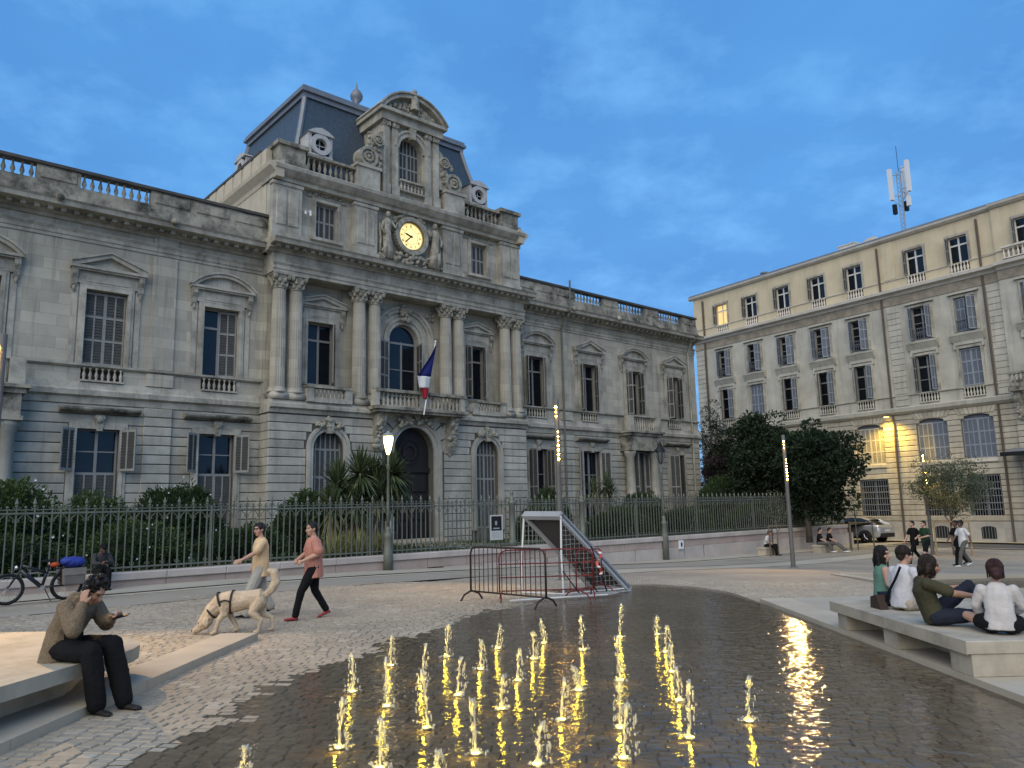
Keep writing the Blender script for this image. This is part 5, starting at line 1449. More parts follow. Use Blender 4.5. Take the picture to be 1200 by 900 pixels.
# ================================================================== planting
def leaf_material(name, c0, c1, c2, trans=.35, rough=.6):
    M = bpy.data.materials.new(name); M.use_nodes = True; N, L = M.node_tree.nodes, M.node_tree.links; N.clear()
    out = N.new('ShaderNodeOutputMaterial'); geo = N.new('ShaderNodeNewGeometry'); r = N.new('ShaderNodeValToRGB'); L.new(geo.outputs['Random Per Island'], r.inputs[0])
    el = r.color_ramp.elements; el.new(.5)
    for e, (p, c) in zip(el, ((0, c0), (.55, c1), (1, c2))): e.position = p; e.color = (*c, 1)
    p = N.new('ShaderNodeBsdfPrincipled'); p.inputs['Roughness'].default_value = rough; p.inputs['Specular IOR Level'].default_value = .3; t = N.new('ShaderNodeBsdfTranslucent'); mx = N.new('ShaderNodeMixShader'); mx.inputs[0].default_value = trans
    L.new(r.outputs[0], p.inputs['Base Color']); L.new(r.outputs[0], t.inputs[0]); L.new(p.outputs[0], mx.inputs[1]); L.new(t.outputs[0], mx.inputs[2]); L.new(mx.outputs[0], out.inputs[0]); return M
LF_MAG = leaf_material('dark_evergreen_leaf', (.008, .018, .008), (.017, .033, .014), (.036, .058, .026), .2, .6)
LF_HED = leaf_material('hedge_leaf', (.022, .044, .016), (.045, .078, .027), (.09, .135, .05))
LF_ROSE = leaf_material('rose_leaf', (.035, .065, .02), (.07, .115, .035), (.13, .18, .065))
LF_OLI = leaf_material('olive_leaf', (.05, .065, .035), (.10, .12, .07), (.18, .20, .13))
LF_PUR = leaf_material('purple_leaf', (.020, .012, .018), (.04, .022, .03), (.07, .045, .055))
LF_YUC = leaf_material('yucca_leaf', (.028, .05, .02), (.065, .095, .04), (.15, .175, .085), .2)  # leaf tones raised, light falling on the yucca put into the colour
LF_STR = leaf_material('striped_leaf', (.16, .16, .05), (.36, .34, .13), (.55, .52, .26), .3)  # own pale stripes, lightened further to stand in for lamplight
LF_GRS = leaf_material('grass_blade', (.03, .05, .012), (.055, .085, .022), (.10, .13, .04))
BARK = mat('bark', (.075, .062, .05), .95, var=.3, vscale=6, bump=.6, bscale=20)
PALEBARK = mat('pale_bark', (.17, .145, .115), .95, var=.3, vscale=6, bump=.5, bscale=20)
WOOD = mat('stake_wood', (.13, .105, .075), .9, var=.25, vscale=4)
FLOW = mat('white_petal', (.72, .70, .68), .7)

def rv(): 
    while True:
        v = Vector((random.uniform(-1, 1), random.uniform(-1, 1), random.uniform(-1, 1)))
        if .05 < v.length < 1: return v
def add_leaf(m_, c, d, ln, wd):
    d = d.normalized(); s = d.cross(rv()).normalized(); up = d.cross(s) * .15 * ln
    n = len(m_.v); m_.v += [tuple(c), tuple(c + d * ln * .5 + s * wd + up), tuple(c + d * ln), tuple(c + d * ln * .5 - s * wd + up)]
    m_.f.append((n, n + 1, n + 2, n + 3))
def clump(m_, c, r, n, ln, wd, up=.3):
    for i in range(n):
        v = rv(); v = v.normalized() * (v.length ** .5); p = c + Vector((v.x * r[0], v.y * r[1], v.z * r[2]))
        add_leaf(m_, p, v + rv() * .8 + Vector((0, 0, up)), ln * random.uniform(.7, 1.25), wd * random.uniform(.8, 1.2))
def raw(m_, name, matl, parent, loc=None):
    me = bpy.data.meshes.new(name); me.from_pydata(m_.v, [], m_.f); me.update(); me.materials.append(matl); return put(name, me, parent, loc)
def limbs(m_, base, top, r0, n, spread, rise, rng=random):
    """trunk plus n limbs that fork; returns limb ends"""
    base, top = Vector(base), Vector(top); ends = []
    mid = base.lerp(top, .5) + rv() * .08
    m_.tube([base, mid, top], [r0, r0 * .8, r0 * .62], 8)
    for i in range(n):
        a = 2 * PI * i / n + random.uniform(-.4, .4); d = Vector((math.cos(a), math.sin(a), 0)) * spread * random.uniform(.5, 1) + Vector((0, 0, rise * random.uniform(.5, 1)))
        s = base.lerp(top, random.uniform(.65, 1)); e = s + d; q = s.lerp(e, .5) + Vector((0, 0, d.length * .08)) + rv() * .1
        m_.tube([s, q, e], [r0 * .5, r0 * .32, r0 * .16], 6); ends.append(e)
        for k in range(2):
            e2 = q.lerp(e, .4) + rv() * spread * .5 + Vector((0, 0, rise * .2)); m_.tube([q, q.lerp(e2, .5) + rv() * .05, e2], [r0 * .25, r0 * .16, r0 * .08], 5); ends.append(e2)
    return ends
def tree(name, label, loc, h_trunk, r0, crown_c, crown_r, clumps, leaves, ln, wd, lm, bark=BARK, cr=.45, cat='tree', group=None, n_l=6, bare=.0):
    e = empty(name, loc); tag(e, label, cat, group)
    t = MB(); ends = limbs(t, (0, 0, -.1), (random.uniform(-.1, .1), random.uniform(-.1, .1), h_trunk), r0, n_l, crown_r[0] * .75, crown_r[2] * 1.1)
    t.build('trunk', bark, e, True)
    m_ = MB(); C = Vector(crown_c)
    cs = [x for x in ends]
    lobes = [(C, 1.0)] if clumps < 100 else [(C + Vector((crown_r[0] * random.uniform(-.62, .62), crown_r[1] * random.uniform(-.6, .6), crown_r[2] * random.uniform(-.55, .5))), random.uniform(.42, .68)) for _ in range(9)]
    for i in range(clumps):
        lc, ls = random.choice(lobes)
        v = rv(); v = v.normalized() * random.uniform(.35, 1.12) ** .6
        cs.append(lc + Vector((v.x * crown_r[0], v.y * crown_r[1], v.z * crown_r[2])) * ls)
    for c in cs: s = random.uniform(.6, 1.25) * cr; clump(m_, c, (s, s, s * .8), leaves, ln, wd)
    o = raw(m_, 'crown', lm, e); tag(o, kind='stuff'); return e

random.seed(11)
# big dark evergreen trees at the right end of the yard
def place(px_xy, z=.3): return (px_xy[0], px_xy[1], z)
tree('magnolia_tree', 'large dark evergreen tree, left one of the two beside the office building', (15.1, 47.2, -.2), 2.0, .2, (0, 0, 4.2), (2.6, 2.5, 3.0), 210, 120, .22, .065, LF_MAG, cr=.6, group='dark trees by the office')
tree('magnolia_tree', 'large dark evergreen tree, right one of the two beside the office building', (16.35, 43.6, -.3), 2.0, .2, (0, 0, 4.0), (2.35, 2.2, 2.75), 210, 120, .22, .065, LF_MAG, cr=.6, group='dark trees by the office')
tree('plum_tree', 'purple leaved small tree at the corner of the palace', (13.6, 49.0, .2), 1.6, .1, (0, 0, 3.6), (1.5, 1.5, 1.6), 50, 90, .16, .06, LF_PUR, cr=.5)
tree('cypress_tree', 'narrow dark conifer in the gap between the two buildings', (15.0, 58.0, -.3), 1.6, .12, (0, 0, 5.0), (.9, .9, 4.6), 60, 120, .16, .03, LF_MAG, cr=.5)
tree('olive_tree', 'young staked olive tree with thin grey green leaves before the office building', (20.45, 36.7, -.8), 2.0, .055, (0, 0, 3.35), (1.65, 1.65, 1.25), 95, 75, .12, .022, LF_OLI, PALEBARK, cr=.4, n_l=7)
tree('young_tree', 'spindly staked sapling with few leaves left of the silver car', (18.75, 43.0, -.78), 2.2, .035, (0, 0, 3.0), (.7, .7, .7), 3, 10, .07, .02, LF_OLI, PALEBARK, cr=.25, n_l=6)
tree('young_tree', 'small staked sapling behind the lamp pole at the railing', (12.9, 38.6, -.72), 1.7, .04, (0, 0, 2.5), (.7, .7, .8), 12, 24, .09, .025, LF_OLI, PALEBARK, cr=.3, n_l=5)
def stakes(loc, rz, label, matl, w=.55, h=1.35, bars=True):
    e = empty('tree_stakes', loc, rz); tag(e, label, 'stakes', 'timber stakes round young trees')
    for x, y in ((-w, -w * .5), (w, -w * .5), (0, w * .8)): MB().tube([(x, y, -.1), (x * .98, y * .98, h)], .04, 7).build('stake', matl, e)
    if bars:
        for a, b in (((-w, -w * .5), (w, -w * .5)), ((w, -w * .5), (0, w * .8)), ((0, w * .8), (-w, -w * .5))): MB().tube([(*a, h - .08), (*b, h - .08)], .035, 6).build('cross_rail', matl, e)
stakes((18.75, 43.0, -.78), .3, 'dark timber stakes round the spindly sapling by the car', WOOD, .75, 1.5)
stakes((12.9, 38.6, -.72), .2, 'dark timber stakes round the sapling behind the lamp pole', WOOD, .6, 1.5)
stakes((20.45, 36.7, -.8), -.5, 'yellow lit timber stakes round the young olive tree', mat('lamplit_stake_wood', (.30, .22, .12), .9, var=.2), .72, 1.65)  # wood colour lightened and yellowed to show the lamplight

# hedges and shrubs behind the railing
def shrub(name, label, u, w, r, n, ln, wd, lm, cat='shrub', group=None, z0=.25, flowers=0, core=True):
    p = uw(u, w, z0); e = empty(name, p, AZ); tag(e, label, cat, group)
    m_ = MB(); R_ = Vector(r); 
    for i in range(n):
        v = rv().normalized(); v.z = abs(v.z) if random.random() < .93 else v.z
        lump = .82 + .22 * mnoise.noise(Vector((v.x * 2.2 + u, v.y * 2.2, v.z * 2.6))) + random.uniform(-.16, .1)
        c = Vector((v.x * R_.x * lump, v.y * R_.y * lump, R_.z * .12 + v.z * R_.z * .9 * lump))
        for k in range(3): add_leaf(m_, c + rv() * ln * .8, v + rv() * .9 + Vector((0, 0, .3)), ln * random.uniform(.7, 1.3), wd)
    tag(raw(m_, 'foliage', lm, e), kind='stuff')
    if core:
        c_ = MB(); c_.ball((0, 0, R_.z * .35), (R_.x * .72, R_.y * .72, R_.z * .5), 14, 9); c_.build('inner_shade', mat('shrub_core', (.008, .014, .006), 1.0, bump=1, bscale=8), e)  # solid near-black core standing in for shade behind the leaves
    st = MB()
    for k in range(5): st.tube([(random.uniform(-.2, .2), random.uniform(-.1, .1), -.1), (random.uniform(-.5, .5) * R_.x, random.uniform(-.3, .3) * R_.y, R_.z * .6)], [.03, .015], 5)
    st.build('stem', BARK, e)
    if flowers:
        f = MB()
        for k in range(flowers):
            v = rv().normalized(); v.z = abs(v.z); v.y = -abs(v.y); c = Vector((v.x * R_.x * .97, v.y * R_.y * .97, R_.z * .12 + v.z * R_.z * .88)); s = random.uniform(.018, .035)
            for q in range(5): a = 2 * PI * q / 5; f.quad(c, c + Vector((math.cos(a) * s, -.01, math.sin(a) * s)), c + Vector((math.cos(a + .6) * s * 1.3, -.02, math.sin(a + .6) * s * 1.3)), c + Vector((math.cos(a + 1.2) * s, -.01, math.sin(a + 1.2) * s)))
        tag(raw(f, 'flowers', FLOW, e), kind='stuff')
    return e
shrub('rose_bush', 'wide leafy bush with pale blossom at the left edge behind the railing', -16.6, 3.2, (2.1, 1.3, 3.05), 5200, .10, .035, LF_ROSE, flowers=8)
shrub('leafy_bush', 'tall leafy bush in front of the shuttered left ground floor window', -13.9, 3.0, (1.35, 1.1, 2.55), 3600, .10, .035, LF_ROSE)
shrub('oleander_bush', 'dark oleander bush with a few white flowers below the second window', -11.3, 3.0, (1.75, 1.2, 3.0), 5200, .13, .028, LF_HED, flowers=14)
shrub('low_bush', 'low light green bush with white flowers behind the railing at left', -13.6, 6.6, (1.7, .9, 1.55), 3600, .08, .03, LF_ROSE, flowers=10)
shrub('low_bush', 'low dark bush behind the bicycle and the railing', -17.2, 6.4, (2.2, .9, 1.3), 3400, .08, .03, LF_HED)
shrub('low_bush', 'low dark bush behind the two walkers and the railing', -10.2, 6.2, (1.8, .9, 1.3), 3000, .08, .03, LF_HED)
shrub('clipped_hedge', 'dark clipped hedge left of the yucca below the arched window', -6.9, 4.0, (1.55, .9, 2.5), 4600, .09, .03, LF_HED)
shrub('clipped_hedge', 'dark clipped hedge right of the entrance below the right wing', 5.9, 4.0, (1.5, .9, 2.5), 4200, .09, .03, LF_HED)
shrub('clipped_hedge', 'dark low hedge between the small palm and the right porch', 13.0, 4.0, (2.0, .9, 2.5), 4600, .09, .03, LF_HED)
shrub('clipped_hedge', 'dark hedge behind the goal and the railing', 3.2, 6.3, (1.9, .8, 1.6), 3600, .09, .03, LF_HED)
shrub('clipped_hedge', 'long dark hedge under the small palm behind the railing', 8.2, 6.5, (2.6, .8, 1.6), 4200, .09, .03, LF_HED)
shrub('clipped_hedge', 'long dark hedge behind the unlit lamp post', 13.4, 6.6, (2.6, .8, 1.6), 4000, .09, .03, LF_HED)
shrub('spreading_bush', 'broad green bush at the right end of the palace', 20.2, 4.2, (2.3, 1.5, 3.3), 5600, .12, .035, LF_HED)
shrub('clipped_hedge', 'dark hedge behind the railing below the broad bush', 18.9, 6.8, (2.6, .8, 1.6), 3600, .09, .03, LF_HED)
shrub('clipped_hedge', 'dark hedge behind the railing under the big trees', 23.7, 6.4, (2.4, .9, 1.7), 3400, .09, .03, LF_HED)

def rosette(m_, c, n, ln, wd, droop=.35, down=.5):
    c = Vector(c)
    for i in range(n):
        a = random.random() * 2 * PI; el = random.uniform(-down, 1.0) * PI / 2
        d = Vector((math.cos(a) * math.cos(el), math.sin(a) * math.cos(el), math.sin(el))); s = d.cross(Vector((0, 0, 1)))
        if s.length < .05: s = Vector((1, 0, 0))
        s.normalize(); L_ = ln * random.uniform(.75, 1.15); k0 = len(m_.v)
        for q, (t, w) in enumerate(((0, .5), (.35, 1.0), (.7, .75), (1.0, .05))):
            p = c + d * L_ * t - Vector((0, 0, droop * L_ * t * t * (1 - abs(math.sin(el)) * .8))); m_.v += [tuple(p - s * wd * w), tuple(p + s * wd * w)]
        for q in range(3): m_.f.append((k0 + 2 * q, k0 + 2 * q + 1, k0 + 2 * q + 3, k0 + 2 * q + 2))
def yucca(label, u, w, heads, n, ln, wd, name='yucca_plant', lm=None):
    e = empty(name, uw(u, w, .3), AZ); tag(e, label, 'yucca')
    t = MB()
    for hx, hy, hz in heads: t.tube([(hx * .25, hy * .25, -.1), (hx * .6, hy * .6, hz * .55), (hx, hy, hz)], [.11, .09, .08], 7)
    t.build('stem', PALEBARK, e)
    for h in heads:
        m_ = MB(); rosette(m_, h, n, ln, wd); raw(m_, 'leaf_rosette', lm or LF_YUC, e)
    d = MB()
    for h in heads: rosette(d, (h[0], h[1], h[2] - .2), n // 3, ln * .8, wd, .9, 1.0)
    tag(raw(d, 'dry_leaves', leaf_material('dry_leaf', (.10, .075, .03), (.17, .14, .07), (.26, .22, .12), .2), e), kind='stuff')
yucca('big many headed yucca with spiky leaves behind the lit lamp post', -5.55, 6.2, [(-1.25, 0, 2.45), (-.5, -.25, 2.9), (.3, .2, 2.75), (.1, -.4, 2.1), (1.2, .1, 2.35), (-.8, -.4, 1.8), (.8, -.3, 2.9), (-1.6, -.2, 1.6)], 210, 1.12, .042)
yucca('smaller spiky palm like yucca below the right wing', 9.3, 4.3, [(-.5, 0, 2.3), (.4, -.1, 2.55), (.9, .2, 2.1)], 80, 1.0, .028)
# striped grass lit by the lamp
e = empty('striped_grass', uw(-6.9, 7.5, .33), AZ); tag(e, 'pale yellow striped grass clump lit behind the railing beside the lamp post', 'plant')
for k in range(9):
    m_ = MB(); rosette(m_, (-1.1 + k * .3 + random.uniform(-.1, .1), random.uniform(-.3, .3), 0), 70, 1.05, .02, .55, -.35); raw(m_, 'grass_tuft', LF_STR, e)
# grass in the yard
m_ = MB()
for i in range(15000):
    p = uw(random.uniform(-20, 26), random.uniform(2.2, 8.25), .31)
    add_leaf(m_, p, Vector((random.uniform(-.4, .4), random.uniform(-.4, .4), 1)), random.uniform(.08, .24), .012)
tag(raw(m_, 'yard_grass', LF_GRS, None), 'rough grass in the yard behind the railing', 'grass', kind='stuff')
# ================================================================== people and the dog
WORK = bpy.data.scenes.new('workbench')      # scratch scene for remeshing, removed at the end
def V3(*a): return Vector(a)
def xform(m_, src, M):
    n = len(m_.v); m_.v += [tuple(M @ Vector(v)) for v in src.v]; m_.f += [tuple(i + n for i in f) for f in src.f]
def limb(m_, a, b, ra, rb, seg=10):
    m_.tube([a, b], [ra, rb], seg); m_.ball(a, ra, seg, 7); m_.ball(b, rb, seg, 7)
def chain(m_, pts, rads):
    for i in range(len(pts) - 1): limb(m_, pts[i], pts[i + 1], rads[i], rads[i + 1])
def etube(m_, rings, seg=14):
    """rings: (centre, side vector * radius, front vector * radius)"""
    n = len(m_.v)
    for c, s, f in rings:
        for q in range(seg): a = 2 * PI * q / seg; m_.v.append(tuple(Vector(c) + Vector(s) * math.cos(a) + Vector(f) * math.sin(a)))
    for i in range(len(rings) - 1):
        for q in range(seg): w = (q + 1) % seg; m_.f.append((n + i * seg + q, n + i * seg + w, n + (i + 1) * seg + w, n + (i + 1) * seg + q))
    m_.f.append(tuple(n + q for q in range(seg - 1, -1, -1))); m_.f.append(tuple(n + (len(rings) - 1) * seg + q for q in range(seg)))
JOBS = []
def voxel(m_, name, matl, parent, vox=.01, smooth=4, fac=.5, wrinkle=0.0, wscale=9.0):
    """queue a union of overlapping solids to be fused into one continuous skin; all are fused in one go by fuse_all()"""
    tmp = bpy.data.objects.new('tmp', m_.mesh(name + '_raw')); WORK.collection.objects.link(tmp)
    md = tmp.modifiers.new('r', 'REMESH'); md.mode = 'VOXEL'; md.voxel_size = vox; md.use_smooth_shade = True
    if smooth: sm = tmp.modifiers.new('s', 'SMOOTH'); sm.factor = fac; sm.iterations = smooth
    o = put(name, bpy.data.meshes.new(name), parent); JOBS.append((o, tmp, matl, wrinkle, wscale)); return o
def fuse_all():
    vl = WORK.view_layers[0]; vl.update(); dg = vl.depsgraph
    for o, tmp, matl, wrinkle, wscale in JOBS:
        src = tmp.evaluated_get(dg).data; vs = []
        for v in src.vertices:
            c = v.co
            if wrinkle:
                d = mnoise.noise(Vector((c.x * wscale, c.y * wscale, c.z * wscale * .55))) + .5 * mnoise.noise(c * wscale * 2.3); c = c + v.normal * d * wrinkle
            vs.append(tuple(c))
        me = o.data; me.from_pydata(vs, [], [tuple(p.vertices) for p in src.polygons]); me.update()
        me.polygons.foreach_set('use_smooth', [True] * len(me.polygons)); me.materials.append(matl)
    for j_ in JOBS:
        me = j_[1].data; bpy.data.objects.remove(j_[1]); bpy.data.meshes.remove(me)
    bpy.data.scenes.remove(WORK)
SKIN = {'light': mat('light_skin', (.46, .27, .19), .55, spec=.4), 'tan': mat('tan_skin', (.36, .20, .13), .55, spec=.4), 'dark': mat('dark_skin', (.12, .065, .042), .5, spec=.4)}
def cloth(name, col, rough=.9, var=.12, vs=6, bump=.3, bs=90): return mat(name, col, rough, var=var, vscale=vs, bump=bump, bscale=bs, spec=.2)
EYE = mat('eye_dark', (.02, .015, .012), .3); LIP = mat('lip', (.30, .11, .09), .5)
def head_matrix(c, yaw, pitch, roll=0.0):
    return Matrix.Translation(c) @ Matrix.Rotation(yaw, 4, 'Z') @ Matrix.Rotation(pitch, 4, 'Y') @ Matrix.Rotation(roll, 4, 'X')
def add_head(m_, M, female=False):
    h = MB(); k = .95 if female else 1.0
    h.ball((-.012, 0, .025), (.098 * k, .078 * k, .098), 16, 12)          # skull
    h.ball((.030, 0, -.035), (.062 * k, .060 * k, .080), 14, 10)          # face
    h.ball((.052, 0, -.092), (.030, .036 * k, .028), 10, 8)               # chin
    h.tube([(.082, 0, .018), (.104, 0, -.018), (.112, 0, -.036)], [.011, .014, .017], 8); h.ball((.107, 0, -.036), (.017, .018, .013), 8, 6)
    h.ball((.080, 0, .040), (.020, .055, .014), 10, 6)                     # brow
    h.ball((.088, 0, -.066), (.012, .026, .013), 8, 6)                     # mouth
    for s in (-1, 1): h.ball((-.008, s * .080 * k, -.005), (.020, .011, .032), 8, 6); h.ball((.058, s * .045, -.025), (.03, .022, .026), 8, 6)
    xform(m_, h, M)
def face_bits(parent, M):
    e = MB()
    for s in (-1, 1): e.ball((.083, s * .031, .016), (.010, .013, .0075), 8, 6)
    t = MB(); xform(t, e, M); t.build('eyes', EYE, parent)
    l = MB().ball((.099, 0, -.064), (.006, .024, .0065), 8, 6); t = MB(); xform(t, l, M); t.build('mouth', LIP, parent)
def add_hand(m_, wr, d, n, side, curl=.6, s=1.0):
    """wr wrist, d direction along the hand, n palm normal (towards palm side)"""
    d = Vector(d).normalized(); n = Vector(n); n = (n - d * n.dot(d)).normalized(); t = d.cross(n) * side
    wr = Vector(wr)
    def P(a, b, c): return wr + (d * a + t * b + n * c) * s
    etube(m_, [(P(0, 0, 0), t * .027 * s, n * .019 * s), (P(.04, 0, .003), t * .040 * s, n * .017 * s), (P(.088, 0, .004), t * .042 * s, n * .013 * s)], 10)
    for k, (b, L_) in enumerate(((.033, .070), (.011, .080), (-.011, .075), (-.032, .058))):
        a0 = P(.083, b, .003); c1 = curl; a1 = a0 + (d * math.cos(c1 * .7) + n * math.sin(c1 * .7)) * L_ * .45 * s
        a2 = a1 + (d * math.cos(c1 * 1.6) + n * math.sin(c1 * 1.6)) * L_ * .32 * s; a3 = a2 + (d * math.cos(c1 * 2.3) + n * math.sin(c1 * 2.3)) * L_ * .25 * s
        chain(m_, [a0, a1, a2, a3], [.0100 * s, .0092 * s, .0085 * s, .0075 * s])
    b0 = P(.018, .030, .004); b1 = P(.050, .055, .014); b2 = P(.078, .060, .024); chain(m_, [b0, b1, b2], [.014 * s, .011 * s, .009 * s])
def foot(m_, ank, fwd, up=V3(0, 0, 1), L_=.25, wd=.045, h=.045, sole=0.0):
    ank = Vector(ank); f = Vector(fwd).normalized(); s = f.cross(Vector(up)).normalized(); u = s.cross(f)
    base = ank - u * .075
    rings = []
    for t, w, hh in ((-.06, .55, .8), (-.03, .85, 1.25), (.03, .9, 1.25), (.09, .95, .95), (.14, 1.08, .72), (.18, .95, .6), (.205, .5, .4)):
        c = base + f * (t * L_ / .265) + u * (h * hh * .5); rings.append((c, s * wd * w, u * (h * hh * .5 + .004)))
    etube(m_, rings, 12); limb(m_, ank, base + u * .04, .038, .04)

def person(label, loc, rz, J, top, bottom, hair, shoes, skin='light', female=False, vox=.011, sleeve='short', legs='long', group=None, hairstyle='short', wide=1.0, near=False, hood=False, extra=None, build=1.0, bulk=0.0, size=1.0):
    """J: joints in the person's own frame (facing +X, left +Y). top/bottom/hair/shoes: materials"""
    e = empty('person', loc, rz); tag(e, label, 'person', group)
    sk = SKIN[skin]; B = build
    pel, wst, chs, nk, hd = (Vector(J[k]) for k in ('pel', 'wst', 'chs', 'nk', 'hd'))
    side = Vector(J.get('side', (0, 1, 0))).normalized()
    sax = Vector(J.get('sside', side)).normalized()
    shL, shR = chs + sax * .165 * B + (nk - chs) * .45, chs - sax * .165 * B + (nk - chs) * .45
    shL, shR = Vector(J.get('shL', shL)), Vector(J.get('shR', shR))
    elL, elR, wrL, wrR = (Vector(J[k]) for k in ('elL', 'elR', 'wrL', 'wrR'))
    hpL, hpR = pel + side * .095, pel - side * .095
    knL, knR, anL, anR = (Vector(J[k]) for k in ('knL', 'knR', 'anL', 'anR'))
    def fr(a, b, s): ax = (b - a).normalized(); return s.cross(ax).normalized() * -1 if s.cross(ax).length else Vector((1, 0, 0))
    f0, f1 = fr(pel, wst, side), fr(wst, chs, sax)
    bd = MB(); M = head_matrix(hd, *J.get('head', (0, 0))); add_head(bd, M, female)
    limb(bd, nk - (nk - chs) * .25, hd + (nk - hd) * .35, .058 if not female else .05, .052 if not female else .045)
    sh = .9 if female else 1.0
    etube(bd, [(pel - (wst - pel) * .35, side * .14, f0 * .10), (pel, side * .158, f0 * .108), (wst, side * .125, f0 * .092), (chs, sax * .155 * sh, f1 * .108), (chs + (nk - chs) * .55, sax * .14 * sh, f1 * .085), (nk, sax * .06, f1 * .055)])
    for s_, el, wr, hk in ((shL, elL, wrL, 'hL'), (shR, elR, wrR, 'hR')):
        chain(bd, [s_, s_.lerp(el, .5), el], [.056 * B, .05 * B, .041 * B]); chain(bd, [el, el.lerp(wr, .35), wr], [.041 * B, .040 * B, .027 * B])
        hh = J.get(hk, {}); add_hand(bd, wr, hh.get('d', (wr - el)), hh.get('n', (0, 0, -1)), 1 if hk == 'hL' else -1, hh.get('c', .6))
    for hp, kn, an in ((hpL, knL, anL), (hpR, knR, anR)):
        chain(bd, [hp, hp.lerp(kn, .5), kn], [.088 * B, .074 * B, .054 * B]); chain(bd, [kn, kn.lerp(an, .33), an], [.054 * B, .056 * B, .036])
    voxel(bd, 'body', sk, e, vox if not near else min(vox, .0075), 3)
    face_bits(e, M)
    # top garment
    tp = MB(); o = .016 + bulk; wb = J.get('hem', .25)
    hemc = pel + (wst - pel) * wb * -1
    etube(tp, [(hemc, side * (.168 + o), f0 * (.122 + o)), (pel.lerp(wst, .35), side * (.158 + o), f0 * (.115 + o)), (wst, side * (.140 + o), f0 * (.108 + o)), (chs, sax * (.160 * sh + o), f1 * (.112 + o)), (chs + (nk - chs) * .55, sax * (.135 * sh + o), f1 * (.085 + o)), (nk - (nk - chs) * .06, sax * .074, f1 * .070)])
    for s_, el, wr in ((shL, elL, wrL), (shR, elR, wrR)):
        if sleeve == 'none': limb(tp, s_ - (s_ - chs) * .35, s_ - (s_ - chs) * .12, .05, .045)
        elif sleeve == 'short': chain(tp, [s_, s_.lerp(el, .5), s_.lerp(el, .78)], [.070 * B + bulk * .5, .068 * B + bulk * .5, .070 * B + bulk * .5])
        else: chain(tp, [s_, s_.lerp(el, .5), el, el.lerp(wr, .5), el.lerp(wr, .93)], [.067 * B + bulk * .5, .065 * B + bulk * .7, .060 * B + bulk * .7, .054 * B + bulk * .6, .044 * B + bulk * .3])
    if hood: tp.ball(nk - f1 * -.03 + Vector((-.07, 0, .0)), (.07, .11, .06), 12, 8); tp.tube([nk + sax * .09, nk + Vector((-.08, 0, .03)), nk - sax * .09], .035, 8)
    voxel(tp, 'top', top, e, vox * .9, 3, wrinkle=.008 if near else .006, wscale=9)
    # lower garment
    bt = MB()
    etube(bt, [(pel - (wst - pel) * .4, side * .150, f0 * .112), (pel, side * .166, f0 * .116), (pel.lerp(wst, .6), side * .138, f0 * .10)])
    for hp, kn, an in ((hpL, knL, anL), (hpR, knR, anR)):
        if legs == 'long': chain(bt, [hp, hp.lerp(kn, .5), kn, kn.lerp(an, .5), kn.lerp(an, .97)], [.102 * B, .090 * B * (1 + (wide - 1) * .5), .070 * wide, .066 * wide, .062 * wide])
        elif legs == 'shorts': chain(bt, [hp, hp.lerp(kn, .5), hp.lerp(kn, .85)], [.104, .096, .094])
        else: chain(bt, [hp, hp.lerp(kn, .4)], [.106, .098])
    voxel(bt, 'trousers' if legs == 'long' else 'shorts', bottom, e, vox * .9, 3, wrinkle=.008 if near else .006, wscale=10)
    for an, kn, fk in ((anL, knL, 'fL'), (anR, knR, 'fR')):
        m_ = MB(); fd = J.get(fk, (1, 0, 0)); foot(m_, an, fd, up=J.get(fk + 'u', (0, 0, 1))); voxel(m_, 'shoe', shoes, e, .008, 2)
    # hair
    hr = MB(); h = MB()
    h.ball((-.022, 0, .040), (.100, .088, .096), 16, 12); h.ball((-.060, 0, .0), (.062, .080, .085), 12, 10)
    if hairstyle == 'curly':
        for i in range(34):
            v = rv().normalized()
            if v.x > .45 and v.z < .3: continue
            h.ball((-.02 + v.x * .095, v.y * .088, .05 + v.z * .092), random.uniform(.024, .036), 7, 5)
    elif hairstyle == 'mop':
        for i in range(60):
            v = rv().normalized()
            if v.x > .55 and v.z < .35 or v.z < -.45: continue
            h.ball((-.012 + v.x * .105, v.y * .095, .062 + v.z * .098), random.uniform(.018, .034), 7, 5)
    elif hairstyle == 'fringe':
        for i in range(24): a = random.uniform(-1.4, 1.4); h.ball((.055 + .035 * math.cos(a), .07 * math.sin(a), .055 + random.uniform(-.02, .03)), random.uniform(.02, .034), 7, 5)
    elif hairstyle == 'bun': h.ball((-.115, 0, .03), (.045, .05, .05), 10, 8)
    elif hairstyle == 'lowbun': h.ball((-.115, 0, -.075), (.06, .062, .055), 10, 8); h.ball((-.08, 0, -.02), (.06, .080, .075), 10, 8)
    elif hairstyle == 'long':
        for s in (-1, 1): h.tube([(-.03, s * .07, .02), (-.03, s * .085, -.08), (-.02, s * .08, -.2), (-.03, s * .07, -.28)], [.035, .034, .034, .02], 8)
        h.tube([(-.08, 0, .02), (-.095, 0, -.1), (-.09, 0, -.3)], [.06, .065, .04], 10)
    elif hairstyle == 'bob':
        for s in (-1, 1): h.tube([(-.02, s * .07, .03), (-.03, s * .085, -.05), (-.04, s * .08, -.10)], [.04, .04, .03], 8)
        h.tube([(-.07, 0, .03), (-.085, 0, -.05), (-.08, 0, -.12)], [.06, .065, .05], 10)
    elif hairstyle == 'cap': h.tube([(.05, 0, .065), (.14, 0, .05)], [.055, .04], 10)
    xform(hr, h, M); voxel(hr, 'hair' if hairstyle != 'cap' else 'cap', hair, e, .009, 2, wrinkle=.006, wscale=45)
